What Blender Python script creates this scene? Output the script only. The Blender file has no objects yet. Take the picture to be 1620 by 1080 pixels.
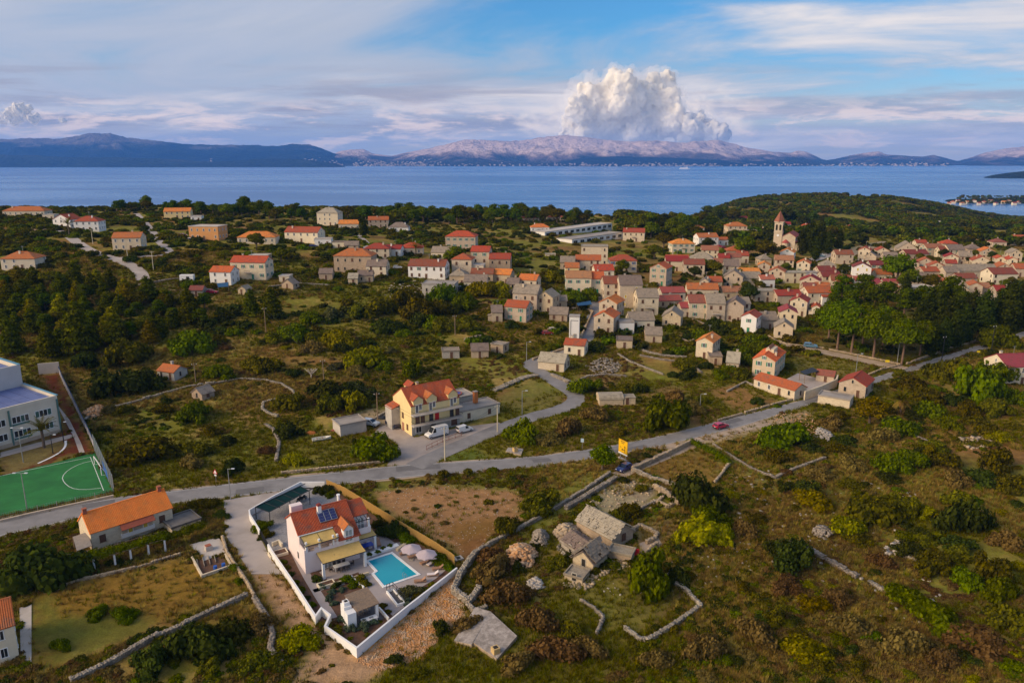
import bpy, bmesh, math, random
import numpy as np
from mathutils import Vector, Matrix, noise as mn
R = math.radians
rnd = random.Random(7)
SC = bpy.context.scene
COL = SC.collection
# ---------------------------------------------------------------- camera
F, PITCH, EYE = 1180.0, math.atan(290 / 1180.0), 65.0
cam = bpy.data.cameras.new('camera')
cam.sensor_width = 36.0
cam.lens = 36.0 * F / 1620.0
cam.clip_start, cam.clip_end = 1.0, 90000.0
camo = bpy.data.objects.new('camera', cam)
camo.location = (0, 0, EYE)
camo.rotation_euler = (math.pi / 2 - PITCH, 0, 0)
COL.objects.link(camo)
SC.camera = camo
# ---------------------------------------------------------------- light and sky
SUN_EL, SUN_AZ = R(27), R(246)          # azimuth clockwise from +Y: the sun stands behind and to the left
SC.view_settings.view_transform = 'Standard'
SC.view_settings.look = 'None'
SC.view_settings.exposure = 0.56
SC.view_settings.gamma = 1.0
SC.render.engine = 'CYCLES'
SC.cycles.use_denoising = True
SC.cycles.max_bounces = 8
SC.cycles.diffuse_bounces = 3
SC.cycles.glossy_bounces = 3
SC.cycles.transparent_max_bounces = 8
SC.cycles.volume_bounces = 4
SC.cycles.volume_max_steps = 64
SC.cycles.caustics_reflective = False
SC.cycles.caustics_refractive = False

class NT:
    """small node-tree writer"""
    def __init__(s, tree):
        s.t = tree; tree.nodes.clear()
    def n(s, typ, ins=None, **kw):
        nd = s.t.nodes.new(typ)
        for k, v in kw.items(): setattr(nd, k, v)
        for k, v in (ins or {}).items():
            sk = nd.inputs[k]
            if isinstance(v, bpy.types.NodeSocket): s.t.links.new(v, sk)
            elif isinstance(v, bpy.types.Node): s.t.links.new(v.outputs[0], sk)
            else: sk.default_value = v
        return nd
    def math(s, op, a, b=0.0, c=None, clamp=False):
        i = {0: a, 1: b}
        if c is not None: i[2] = c
        return s.n('ShaderNodeMath', i, operation=op, use_clamp=clamp).outputs[0]
    def vmath(s, op, a, b=None):
        i = {0: a}
        if b is not None: i[1] = b
        return s.n('ShaderNodeVectorMath', i, operation=op).outputs[0]
    def mix(s, f, a, b, mode='MIX'):
        nd = s.n('ShaderNodeMix', data_type='RGBA', blend_type=mode)
        for k, v in ((0, f), (6, a), (7, b)):
            sk = nd.inputs[k]
            if isinstance(v, bpy.types.NodeSocket): s.t.links.new(v, sk)
            elif isinstance(v, bpy.types.Node): s.t.links.new(v.outputs[0], sk)
            else: sk.default_value = (tuple(v) + (1,))[:4] if k else v
        return nd.outputs[2]
    def noise(s, vec, scale, detail=4, rough=.55, dist=0.0, out=0):
        return s.n('ShaderNodeTexNoise', {'Vector': vec, 'Scale': scale, 'Detail': detail, 'Roughness': rough, 'Distortion': dist}).outputs[out]
    def ramp(s, f, stops, interp='LINEAR'):
        nd = s.n('ShaderNodeValToRGB', {0: f}); cr = nd.color_ramp; cr.interpolation = interp
        while len(cr.elements) < len(stops): cr.elements.new(.5)
        for e, (p, c) in zip(cr.elements, stops):
            e.position = p; e.color = (tuple(c) + (1,))[:4] if hasattr(c, '__len__') else (c, c, c, 1)
        return nd.outputs[0]
    def sm(s, v, a, b):
        return s.n('ShaderNodeMapRange', {0: v, 1: a, 2: b, 3: 0.0, 4: 1.0}, interpolation_type='SMOOTHSTEP').outputs[0]

world = bpy.data.worlds.new('World'); SC.world = world; world.use_nodes = True
def build_world():
    w = NT(world.node_tree)
    sky = w.n('ShaderNodeTexSky', sky_type='NISHITA', sun_disc=False, sun_elevation=SUN_EL, sun_rotation=SUN_AZ,
              altitude=130, air_density=1.0, dust_density=1.1, ozone_density=2.0)
    d = w.n('ShaderNodeTexCoord').outputs['Generated']
    xyz = w.n('ShaderNodeSeparateXYZ', {0: d})
    X, Y, Z = xyz.outputs
    zc = w.math('MAXIMUM', Z, 0.0)
    k = w.math('ADD', zc, .10)
    px, py = w.math('DIVIDE', X, k), w.math('DIVIDE', Y, k)
    # high thin cloud, drawn out in slanting streaks
    v1 = w.n('ShaderNodeCombineXYZ', {0: w.math('ADD', w.math('MULTIPLY', px, .42), w.math('MULTIPLY', py, -.10)), 1: w.math('ADD', w.math('MULTIPLY', py, .62), w.math('MULTIPLY', px, .26)), 2: 3.7})
    n1 = w.noise(v1, 1.15, 7, .56, .55)
    n2 = w.noise(v1, .45, 3, .5, .3)
    az = w.math('ARCTAN2', X, Y)
    left = w.sm(az, .45, -.35)                                   # the veil is thicker towards the west
    thr = w.math('MULTIPLY_ADD', left, -.15, .37)
    thr = w.math('ADD', thr, w.math('MULTIPLY_ADD', n2, -.5, .25))
    cir = w.sm(n1, thr, w.math('ADD', thr, .24))
    cir = w.math('MULTIPLY', cir, .92)
    # low layered cloud near the horizon
    v2 = w.n('ShaderNodeCombineXYZ', {0: w.math('MULTIPLY', az, 3.4), 1: w.math('MULTIPLY', zc, 40.0), 2: 2.9})
    n3 = w.noise(v2, 1.0, 6, .6, .35)
    band = w.math('MULTIPLY', w.sm(zc, .020, .042), w.sm(zc, .120, .07))
    st = w.math('MULTIPLY', w.sm(n3, .44, .60), w.math('MULTIPLY', band, w.math('MULTIPLY_ADD', left, .30, .55)))
    v3 = w.n('ShaderNodeCombineXYZ', {0: w.math('MULTIPLY', az, 11.0), 1: w.math('MULTIPLY', zc, 52.0), 2: 8.1})
    n4 = w.noise(v3, 1.0, 7, .62, .3)
    lowb = w.math('MULTIPLY', w.sm(zc, .0, .02), w.sm(zc, .080, .04))
    lit = w.math('MULTIPLY', w.sm(n4, .47, .62), w.math('MULTIPLY', lowb, .75))
    # clear sky between the clouds
    base = w.mix(1.0, sky.outputs[0], (.24, .54, .74), 'MULTIPLY')
    hz = w.sm(zc, .13, .0)
    col = w.mix(w.math('MULTIPLY', hz, .75), base, (4.9, 4.15, 3.5))
    veil = w.mix(w.sm(n1, .42, .72), (2.7, 2.85, 3.25), (5.6, 4.9, 4.35))
    veil = w.mix(w.math('MULTIPLY', left, w.sm(n2, .62, .38)), veil, (2.55, 2.8, 3.4))
    col = w.mix(cir, col, veil)
    col = w.mix(st, col, (2.1, 2.0, 2.25))
    col = w.mix(lit, col, (6.6, 5.1, 4.1))
    # soft bank of cloud in which the tall cumulus stands
    dx = w.math('DIVIDE', w.math('SUBTRACT', az, .155), .15); dz = w.math('DIVIDE', w.math('SUBTRACT', zc, .040), .052)
    dd = w.math('SQRT', w.math('ADD', w.math('MULTIPLY', dx, dx), w.math('MULTIPLY', dz, dz)))
    v4 = w.n('ShaderNodeCombineXYZ', {0: w.math('MULTIPLY', az, 16.0), 1: w.math('MULTIPLY', zc, 30.0), 2: 4.4})
    n5 = w.noise(v4, 1.0, 7, .6, .25)
    bank = w.sm(w.math('SUBTRACT', w.math('MULTIPLY', n5, 1.5), dd), -.28, .22)
    col = w.mix(w.math('MULTIPLY', bank, .85), col, w.mix(w.sm(n5, .35, .65), (3.7, 3.5, 3.6), (6.2, 5.2, 4.2)))
    bg = w.n('ShaderNodeBackground', {0: col, 1: .135})
    w.n('ShaderNodeOutputWorld', {0: bg})
build_world()
world.cycles.sampling_method = 'MANUAL'
world.cycles.sample_map_resolution = 256
sun = bpy.data.lights.new('sun', 'SUN')
sun.energy, sun.angle, sun.color = 2.7, R(38), (1.0, .76, .50)
suno = bpy.data.objects.new('sun', sun)
sdir = Vector((math.sin(SUN_AZ) * math.cos(SUN_EL), math.cos(SUN_AZ) * math.cos(SUN_EL), math.sin(SUN_EL)))
suno.rotation_euler = (-sdir).to_track_quat('-Z', 'Y').to_euler()
suno.location = (-300, -300, 400)
COL.objects.link(suno)

# ---------------------------------------------------------------- terrain shape and pixel -> ground
SEA = -66.0
def sm(a, b, x):
    t = np.clip((np.asarray(x, float) - a) / (b - a), 0, 1)
    return t * t * (3 - 2 * t)
def H(x, y):
    x = np.asarray(x, float); y = np.asarray(y, float)
    yy = np.maximum(y, 60.0)
    t = np.clip(x / yy, -1.3, 1.3)
    A = 7 + 21 * sm(.5, -.62, t)
    z = A * sm(160, 380, y)
    yr = 560 + 130 * sm(-.6, -.05, t)
    zl = z + (-78 - z) * sm(0, 540, y - yr)
    top = -75 + 73 * np.exp(-np.abs((t - .42) / np.where(t < .42, .32, .24)) ** 2.3)
    zr = z + (-10 - z) * sm(520, 820, y)
    zr = zr + (top - zr) * sm(820, 1280, y)
    zr = zr + (-78 - zr) * sm(1350, 1950, y)
    w = sm(.14, .33, t)
    z = zl + (zr - zl) * w
    return z + 1.1 * np.sin(x / 31 + 1) * np.sin(y / 37) * sm(190, 330, y)
CP, SP = math.cos(PITCH), math.sin(PITCH)
def ray(px, py):
    u, v = (px - 810) / F, (540 - py) / F
    return np.array([u, CP + v * SP, -SP + v * CP])
_T = np.geomspace(50, 4500, 360)
def P(px, py, dz=0.0):
    """where the sight line through a photograph pixel meets the ground"""
    d = ray(px, py)
    q = EYE + d[2] * _T - H(d[0] * _T, d[1] * _T)
    i = int(np.argmax(q < 0))
    if q[i] >= 0: i = len(_T) - 1
    a, b = _T[max(i - 1, 0)], _T[i]
    for _ in range(3):
        tt = np.linspace(a, b, 9)
        q = EYE + d[2] * tt - H(d[0] * tt, d[1] * tt)
        j = int(np.argmax(q < 0)) or 8
        a, b = tt[j - 1], tt[j]
    t = (a + b) / 2
    x, y = d[0] * t, d[1] * t
    return Vector((x, y, float(H(x, y)) + dz))
def PX(pts): return [P(*p) for p in pts]
def hz(x, y): return float(H(x, y))
def AT(px, py, depth):
    """point on a sight line at a known distance along Y"""
    d = ray(px, py); t = depth / d[1]
    return Vector((d[0] * t, depth, EYE + d[2] * t))
def ppm(p): return F / (p[1] * CP + (EYE - p[2]) * SP)      # photograph pixels per metre at p
# ---------------------------------------------------------------- materials
MATS = {}
def mat(name, color=(.5, .5, .5), rough=.85, var=.18, scale=1.2, bump=0.0, bscale=None, spec=.3, metal=0.0, col2=None, mixw=.5, coord='Object', detail=5, trans=0.0, rndv=0.0):
    """plain surface: base colour broken up by noise, optional second colour in patches"""
    if name in MATS: return MATS[name]
    m = bpy.data.materials.new(name); m.use_nodes = True
    w = NT(m.node_tree)
    tc = w.n('ShaderNodeTexCoord')
    geo = w.n('ShaderNodeNewGeometry')
    v = geo.outputs['Position'] if coord == 'World' else tc.outputs['Object']
    n = w.noise(v, scale, detail, .6)
    c = tuple(color) + (1,)
    col = w.mix(w.ramp(n, [(.3, 0), (.7, 1)]), [max(0, x * (1 - var)) for x in color], [min(1, x * (1 + var)) for x in color])
    if col2 is not None:
        n2 = w.noise(v, scale * .37, 6, .62)
        col = w.mix(w.ramp(n2, [(mixw - .08, 0), (mixw + .08, 1)]), col, col2)
    if rndv:
        oi = w.n('ShaderNodeObjectInfo')
        hsv = w.n('ShaderNodeHueSaturation', {'Hue': w.math('MULTIPLY_ADD', oi.outputs['Random'], rndv * .12, .5 - rndv * .06), 'Value': w.math('MULTIPLY_ADD', oi.outputs['Random'], rndv * 2, 1 - rndv), 'Color': col})
        col = hsv.outputs[0]
    ins = {'Base Color': col, 'Roughness': rough, 'Specular IOR Level': spec, 'Metallic': metal}
    if bump:
        b = w.n('ShaderNodeBump', {'Strength': min(1, bump), 'Distance': .1 * max(1, bump), 'Height': w.noise(v, bscale or scale * 4, 4, .6)})
        ins['Normal'] = b.outputs[0]
    bs = w.n('ShaderNodeBsdfPrincipled', ins)
    w.n('ShaderNodeOutputMaterial', {0: bs})
    MATS[name] = m
    return m
def leafmat(name, color, var=.45, tip=None, rndv=.22):
    """foliage: light and dark leaves by patch and by leaf, thin leaves let some light through"""
    if name in MATS: return MATS[name]
    m = bpy.data.materials.new(name); m.use_nodes = True
    w = NT(m.node_tree)
    geo = w.n('ShaderNodeNewGeometry'); oi = w.n('ShaderNodeObjectInfo')
    n = w.noise(geo.outputs['Position'], .9, 3, .6)
    isl = geo.outputs['Random Per Island']
    f = w.math('ADD', w.math('MULTIPLY', n, .55), w.math('MULTIPLY', isl, .5))
    tip = tip or [min(1, color[0] * 1.9 + .008), min(1, color[1] * 1.75), color[2] * 1.3]
    col = w.mix(w.ramp(f, [(.25, 0), (.8, 1)]), [x * (1 - var) for x in color], tip)
    hsv = w.n('ShaderNodeHueSaturation', {'Hue': w.math('MULTIPLY_ADD', oi.outputs['Random'], .05, .475), 'Value': w.math('MULTIPLY_ADD', oi.outputs['Random'], rndv * 2, 1 - rndv), 'Saturation': 1.26, 'Color': col})
    df = w.n('ShaderNodeBsdfDiffuse', {0: hsv.outputs[0]})
    tr = w.n('ShaderNodeBsdfTranslucent', {0: hsv.outputs[0]})
    mx = w.n('ShaderNodeMixShader', {0: .22, 1: df.outputs[0], 2: tr.outputs[0]})
    w.n('ShaderNodeOutputMaterial', {0: mx})
    MATS[name] = m
    return m
def roofmat(name, c, c2, rows=True, slab=False, soil=.55, vmin=.68):
    """roof tiles: courses and columns as relief, tile-to-tile colour, lichen patches. UV in metres (u along the eave, v up the slope)"""
    if name in MATS: return MATS[name]
    m = bpy.data.materials.new(name); m.use_nodes = True
    w = NT(m.node_tree)
    uv = w.n('ShaderNodeTexCoord').outputs['UV']
    pos = w.n('ShaderNodeNewGeometry').outputs['Position']
    oi = w.n('ShaderNodeObjectInfo').outputs['Random']
    br = w.n('ShaderNodeTexBrick', {'Vector': uv, 'Color1': (0, 0, 0, 1), 'Color2': (1, 1, 1, 1), 'Mortar': (.5, .5, .5, 1), 'Scale': 1.0, 'Mortar Size': .012 if not slab else .02,
             'Brick Width': .24 if not slab else .7, 'Row Height': .36 if not slab else .45}, offset=.0 if not slab else .5)
    n1 = w.noise(pos, .8, 5, .65); n2 = w.noise(pos, 3.5, 4, .6)
    col = w.mix(w.math('MULTIPLY_ADD', br.outputs[0], .55, w.math('MULTIPLY_ADD', n2, .9, -.25)), c, c2)
    dirt = (.16, .12, .095) if not slab else (.13, .115, .10)
    col = w.mix(w.math('MULTIPLY', w.sm(n1, .47, .68), soil), col, dirt)
    dk = w.math('MULTIPLY_ADD', br.outputs['Fac'], -.35, 1.0)
    hsv = w.n('ShaderNodeHueSaturation', {'Hue': w.math('MULTIPLY_ADD', oi, .04, .475), 'Value': w.math('MULTIPLY', dk, w.math('MULTIPLY_ADD', oi, (1.13 - vmin), vmin)), 'Color': col})
    sep = w.n('ShaderNodeSeparateXYZ', {0: uv})
    if slab:
        hgt = w.math('MULTIPLY_ADD', br.outputs['Fac'], -1.0, n2)
    else:
        wv = w.math('SINE', w.math('MULTIPLY', sep.outputs[0], 2 * math.pi / .24))
        hgt = w.math('MULTIPLY_ADD', wv, .5, w.math('FRACT', w.math('DIVIDE', sep.outputs[1], -.36)))
    b = w.n('ShaderNodeBump', {'Strength': .6, 'Distance': .05, 'Height': hgt})
    bs = w.n('ShaderNodeBsdfPrincipled', {'Base Color': hsv.outputs[0], 'Roughness': .85, 'Specular IOR Level': .2, 'Normal': b.outputs[0]})
    w.n('ShaderNodeOutputMaterial', {0: bs})
    MATS[name] = m
    return m
def stonemat(name, c, c2, mortar, sx=.5, sy=.26, strength=.7):
    """coursed rubble masonry. UV in metres"""
    if name in MATS: return MATS[name]
    m = bpy.data.materials.new(name); m.use_nodes = True
    w = NT(m.node_tree)
    uv = w.n('ShaderNodeTexCoord').outputs['UV']
    pos = w.n('ShaderNodeNewGeometry').outputs['Position']
    oi = w.n('ShaderNodeObjectInfo').outputs['Random']
    wob = w.n('ShaderNodeTexNoise', {'Vector': uv, 'Scale': 2.3, 'Detail': 2.0}).outputs[1]
    v = w.vmath('ADD', uv, w.vmath('SCALE', w.vmath('SUBTRACT', wob, (.5, .5, .5))))
    v.node.inputs[1].links[0].from_node.inputs['Scale'].default_value = .16
    br = w.n('ShaderNodeTexBrick', {'Vector': v, 'Color1': (0, 0, 0, 1), 'Color2': (1, 1, 1, 1), 'Mortar': (.5, .5, .5, 1), 'Scale': 1.0, 'Mortar Size': .022, 'Mortar Smooth': .4, 'Brick Width': sx, 'Row Height': sy}, offset=.43)
    n1 = w.noise(pos, .5, 5, .6); n2 = w.noise(pos, 5, 4, .6)
    col = w.mix(w.math('MULTIPLY_ADD', br.outputs[0], .7, w.math('MULTIPLY_ADD', n2, .7, -.2)), c, c2)
    col = w.mix(br.outputs['Fac'], col, mortar)
    col = w.mix(w.math('MULTIPLY', w.sm(n1, .52, .75), .45), col, [x * .55 for x in c])
    hsv = w.n('ShaderNodeHueSaturation', {'Hue': w.math('MULTIPLY_ADD', oi, .02, .49), 'Value': w.math('MULTIPLY_ADD', oi, .36, .82), 'Color': col})
    b = w.n('ShaderNodeBump', {'Strength': strength, 'Distance': .04, 'Height': w.math('MULTIPLY_ADD', br.outputs['Fac'], -1.0, w.math('MULTIPLY', n2, .6))})
    bs = w.n('ShaderNodeBsdfPrincipled', {'Base Color': hsv.outputs[0], 'Roughness': .92, 'Specular IOR Level': .15, 'Normal': b.outputs[0]})
    w.n('ShaderNodeOutputMaterial', {0: bs})
    MATS[name] = m
    return m

TILE_ORANGE = roofmat('tile_orange', (.64, .160, .034), (.74, .235, .06))
TILE_RED = roofmat('tile_red', (.40, .080, .030), (.50, .135, .052))
TILE_DARK = roofmat('tile_dark_red', (.22, .05, .032), (.30, .085, .05))
TILE_PINK = roofmat('tile_pink_red', (.38, .07, .06), (.46, .12, .09))
TILE_OLD = roofmat('tile_old_brown', (.34, .12, .06), (.44, .20, .11))
SLAB = roofmat('stone_slab_roof', (.27, .215, .16), (.38, .305, .23), slab=True)
SLAB_TAN = roofmat('stone_slab_roof_tan', (.34, .285, .21), (.44, .375, .29), slab=True)
STONE = stonemat('stone_wall', (.44, .33, .215), (.60, .47, .32), (.47, .37, .26))
STONE_PALE = stonemat('stone_wall_pale', (.54, .43, .30), (.70, .58, .43), (.57, .47, .35))
STONE_GREY = stonemat('stone_wall_grey', (.40, .35, .28), (.55, .49, .41), (.30, .26, .21))
RENDER_CREAM = mat('render_cream', (.70, .60, .44), .9, .08, .6, .15, col2=(.58, .49, .35), mixw=.66, rndv=.1)
RENDER_WHITE = mat('render_white', (.78, .75, .70), .9, .05, .6, .12, col2=(.62, .58, .52), mixw=.68)
RENDER_PINK = mat('render_pink_white', (.80, .68, .65), .9, .035, .5, .1, col2=(.70, .60, .57), mixw=.7)
RENDER_YELLOW = mat('render_yellow', (.80, .62, .30), .9, .06, .5, .12, col2=(.72, .55, .27), mixw=.68)
RENDER_GREY = mat('render_grey', (.46, .43, .38), .92, .12, .8, .25, col2=(.33, .31, .28), mixw=.6)
RENDER_BEIGE = mat('render_beige', (.66, .53, .36), .9, .08, .6, .15, col2=(.5, .4, .28), mixw=.66, rndv=.1)
RENDER_ORANGE = mat('render_orange', (.62, .30, .11), .9, .07, .6, .12)
WHITE = mat('white_paint', (.80, .79, .77), .6, .04, 2)
CONCRETE = mat('concrete', (.34, .30, .26), .92, .12, .5, .3, 9, col2=(.24, .21, .18), mixw=.58)
CONCRETE_PALE = mat('concrete_pale', (.52, .46, .40), .92, .10, .4, .25, 9, col2=(.40, .345, .29), mixw=.58)
GLASS = mat('window_glass', (.025, .03, .035), .12, .3, 1.5, spec=.6)
GLASS_BLUE = mat('car_glass', (.02, .025, .03), .08, .2, 1.5, spec=.7)
DARKHOLE = mat('dark_interior', (.03, .026, .022), .95, .3, 1)
GREEN_PAINT = mat('green_shutter_paint', (.02, .20, .12), .6, .12, 3)
BROWN_PAINT = mat('brown_shutter_paint', (.13, .065, .04), .65, .15, 3)
YEL_PAINT = mat('yellow_shutter_paint', (.55, .40, .04), .65, .12, 3)
BLUE_PAINT = mat('blue_shutter_paint', (.03, .10, .35), .6, .12, 3)
RED_PAINT = mat('red_paint', (.55, .02, .025), .5, .08, 3)
WOOD = mat('weathered_wood', (.26, .18, .11), .85, .25, 4, .2)
BLACKMETAL = mat('black_metal', (.02, .022, .025), .5, .2, 4)
STEEL = mat('galvanised_steel', (.42, .43, .43), .45, .08, 3, metal=.6)
LIMESTONE = mat('dry_limestone', (.33, .28, .22), .95, .35, 1.7, .5, 6, col2=(.22, .185, .145), mixw=.53, rndv=.12, coord='World')
LIMESTONE_WARM = mat('warm_limestone', (.46, .35, .225), .95, .25, 1.5, .5, 6, col2=(.32, .25, .18), mixw=.54, coord='World')
BARK = mat('bark', (.13, .095, .07), .95, .3, 6, .6, 12)
BARK_PINE = mat('pine_bark', (.20, .125, .085), .95, .3, 6, .6, 12)
RUBBER = mat('rubber', (.018, .018, .019), .8, .2, 4)
# ---------------------------------------------------------------- mesh writer and scene tree
class MB:
    """collects faces (with UV in metres) for ONE mesh object"""
    def __init__(s): s.v = []; s.f = []; s.uv = []; s.mi = []; s.ms = []
    def m(s, material):
        if material not in s.ms: s.ms.append(material)
        return s.ms.index(material)
    def face(s, pts, material=None, uv=None):
        k = len(s.v); pts = [Vector(p) for p in pts]
        s.v += pts; s.f.append(list(range(k, k + len(pts))))
        s.mi.append(s.m(material) if material else 0)
        if uv is None:
            a = pts[0]; e = pts[1] - a
            e = e.normalized() if e.length > 1e-9 else Vector((1, 0, 0))
            nn = Vector((0, 0, 0))
            for i in range(1, len(pts) - 1): nn += (pts[i] - a).cross(pts[i + 1] - a)
            g = nn.normalized().cross(e) if nn.length > 1e-12 else Vector((0, 0, 1))
            uv = [((p - a).dot(e) + a.x * .31, (p - a).dot(g) + a.y * .0) for p in pts]
        s.uv += uv
    def box(s, c, d, rz=0.0, material=None, taper=1.0, M=None):
        """c = centre of the base"""
        hx, hy, hh = d[0] / 2, d[1] / 2, d[2]
        q = [(-hx, -hy, 0), (hx, -hy, 0), (hx, hy, 0), (-hx, hy, 0)] + [(x * taper, y * taper, hh) for x, y in ((-hx, -hy), (hx, -hy), (hx, hy), (-hx, hy))]
        T = Matrix.Translation(Vector(c)) @ Matrix.Rotation(rz, 4, 'Z')
        if M is not None: T = M @ T
        q = [T @ Vector(p) for p in q]
        for f in ((0, 1, 5, 4), (1, 2, 6, 5), (2, 3, 7, 6), (3, 0, 4, 7), (4, 5, 6, 7), (3, 2, 1, 0)):
            s.face([q[i] for i in f], material)
    def bar(s, a, b, w, h=None, material=None):
        a, b = Vector(a), Vector(b); h = h or w
        d = (b - a); L = d.length
        if L < 1e-6: return
        d.normalize()
        u = d.cross(Vector((0, 0, 1)))
        u = u.normalized() if u.length > 1e-4 else Vector((1, 0, 0))
        n = u.cross(d)
        q = [a + u * x * w / 2 + n * y * h / 2 for x, y in ((-1, -1), (1, -1), (1, 1), (-1, 1))]
        q += [p + d * L for p in q]
        for f in ((0, 1, 5, 4), (1, 2, 6, 5), (2, 3, 7, 6), (3, 0, 4, 7), (4, 5, 6, 7), (3, 2, 1, 0)):
            s.face([q[i] for i in f], material)
    def tube(s, pts, rs, seg=8, material=None, cap=True):
        pts = [Vector(p) for p in pts]; rings = []
        for i, p in enumerate(pts):
            d = (pts[min(i + 1, len(pts) - 1)] - pts[max(i - 1, 0)]).normalized()
            u = d.cross(Vector((0, 1, 0)))
            if u.length < 1e-3: u = d.cross(Vector((1, 0, 0)))
            u.normalize(); n = u.cross(d)
            r = rs[i] if hasattr(rs, '__len__') else rs
            rings.append([p + (u * math.cos(k * 2 * math.pi / seg) + n * math.sin(k * 2 * math.pi / seg)) * r for k in range(seg)])
        for a, b in zip(rings, rings[1:]):
            for k in range(seg): s.face([a[k], a[(k + 1) % seg], b[(k + 1) % seg], b[k]], material)
        if cap:
            s.face(rings[0][::-1], material); s.face(rings[-1], material)
    def prism(s, poly, z0, z1, material=None, top=None):
        """vertical prism over a polygon of (x,y) or Vectors, CCW"""
        a = sum(p[0] * q[1] - q[0] * p[1] for p, q in zip(poly, list(poly[1:]) + [poly[0]]))
        if a < 0: poly = list(poly)[::-1]
        lo = [Vector((p[0], p[1], z0)) for p in poly]; hi = [Vector((p[0], p[1], z1)) for p in poly]
        n = len(poly)
        for i in range(n): s.face([lo[i], lo[(i + 1) % n], hi[(i + 1) % n], hi[i]], material)
        s.face(hi, top or material); s.face(lo[::-1], material)
    def build(s, name, material=None, parent=None, smooth=False, weld=False):
        me = bpy.data.meshes.new(name)
        me.from_pydata([tuple(p) for p in s.v], [], s.f)
        for mm in (s.ms or [material]): me.materials.append(mm)
        if s.ms and len(s.ms) > 1: me.polygons.foreach_set('material_index', s.mi)
        ul = me.uv_layers.new(name='UVMap')
        ul.data.foreach_set('uv', np.array(s.uv, dtype=np.float32).ravel())
        if weld:
            bm = bmesh.new(); bm.from_mesh(me); bmesh.ops.remove_doubles(bm, verts=bm.verts, dist=.001); bm.to_mesh(me); bm.free()
        if smooth: me.polygons.foreach_set('use_smooth', [True] * len(me.polygons))
        me.update()
        return link(name, me, parent)
def link(name, data, parent=None):
    o = bpy.data.objects.new(name, data); COL.objects.link(o)
    if parent is not None: o.parent = parent
    return o
def np_mesh(name, verts, faces, material, smooth=False):
    """fast mesh from numpy arrays; faces all of one size"""
    me = bpy.data.meshes.new(name)
    verts = np.asarray(verts, np.float32); faces = np.asarray(faces, np.int32)
    n, k = faces.shape
    me.vertices.add(len(verts)); me.vertices.foreach_set('co', verts.ravel())
    me.loops.add(n * k); me.loops.foreach_set('vertex_index', faces.ravel())
    me.polygons.add(n); me.polygons.foreach_set('loop_start', np.arange(0, n * k, k, dtype=np.int32)); me.polygons.foreach_set('loop_total', np.full(n, k, np.int32))
    if smooth: me.polygons.foreach_set('use_smooth', np.ones(n, bool))
    me.materials.append(material); me.update(); me.validate()
    return me
def tag(o, label=None, cat=None, group=None, kind=None):
    if label: o['label'] = label
    if cat: o['category'] = cat
    if group: o['group'] = group
    if kind: o['kind'] = kind
    return o
def thing(name, label, cat, loc=(0, 0, 0), rz=0.0, group=None):
    o = bpy.data.objects.new(name, None); COL.objects.link(o)
    o.location = loc; o.rotation_euler = (0, 0, rz); o.empty_display_size = .5
    return tag(o, label, cat, group)
def copy_tree(o, parent=None, loc=None, rz=None, scale=None, label=None):
    c = o.copy(); COL.objects.link(c)
    if parent is not None: c.parent = parent
    for ch in o.children: copy_tree(ch, c)
    if loc is not None: c.location = loc
    if rz is not None: c.rotation_euler = (0, 0, rz)
    if scale is not None: c.scale = (scale,) * 3 if not hasattr(scale, '__len__') else scale
    if label: c['label'] = label
    return c
def inpoly(x, y, poly):
    r = np.zeros(np.shape(x), bool); n = len(poly)
    for i in range(n):
        x0, y0 = poly[i][0], poly[i][1]; x1, y1 = poly[(i + 1) % n][0], poly[(i + 1) % n][1]
        if y0 == y1: continue
        c = ((y0 > y) != (y1 > y)) & (x < (x1 - x0) * (y - y0) / (y1 - y0) + x0)
        r ^= c
    return r
EXCL = []          # ground polygons (world xy) where nothing wild grows
def keep_out(poly): EXCL.append([(p[0], p[1]) for p in poly])
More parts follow.
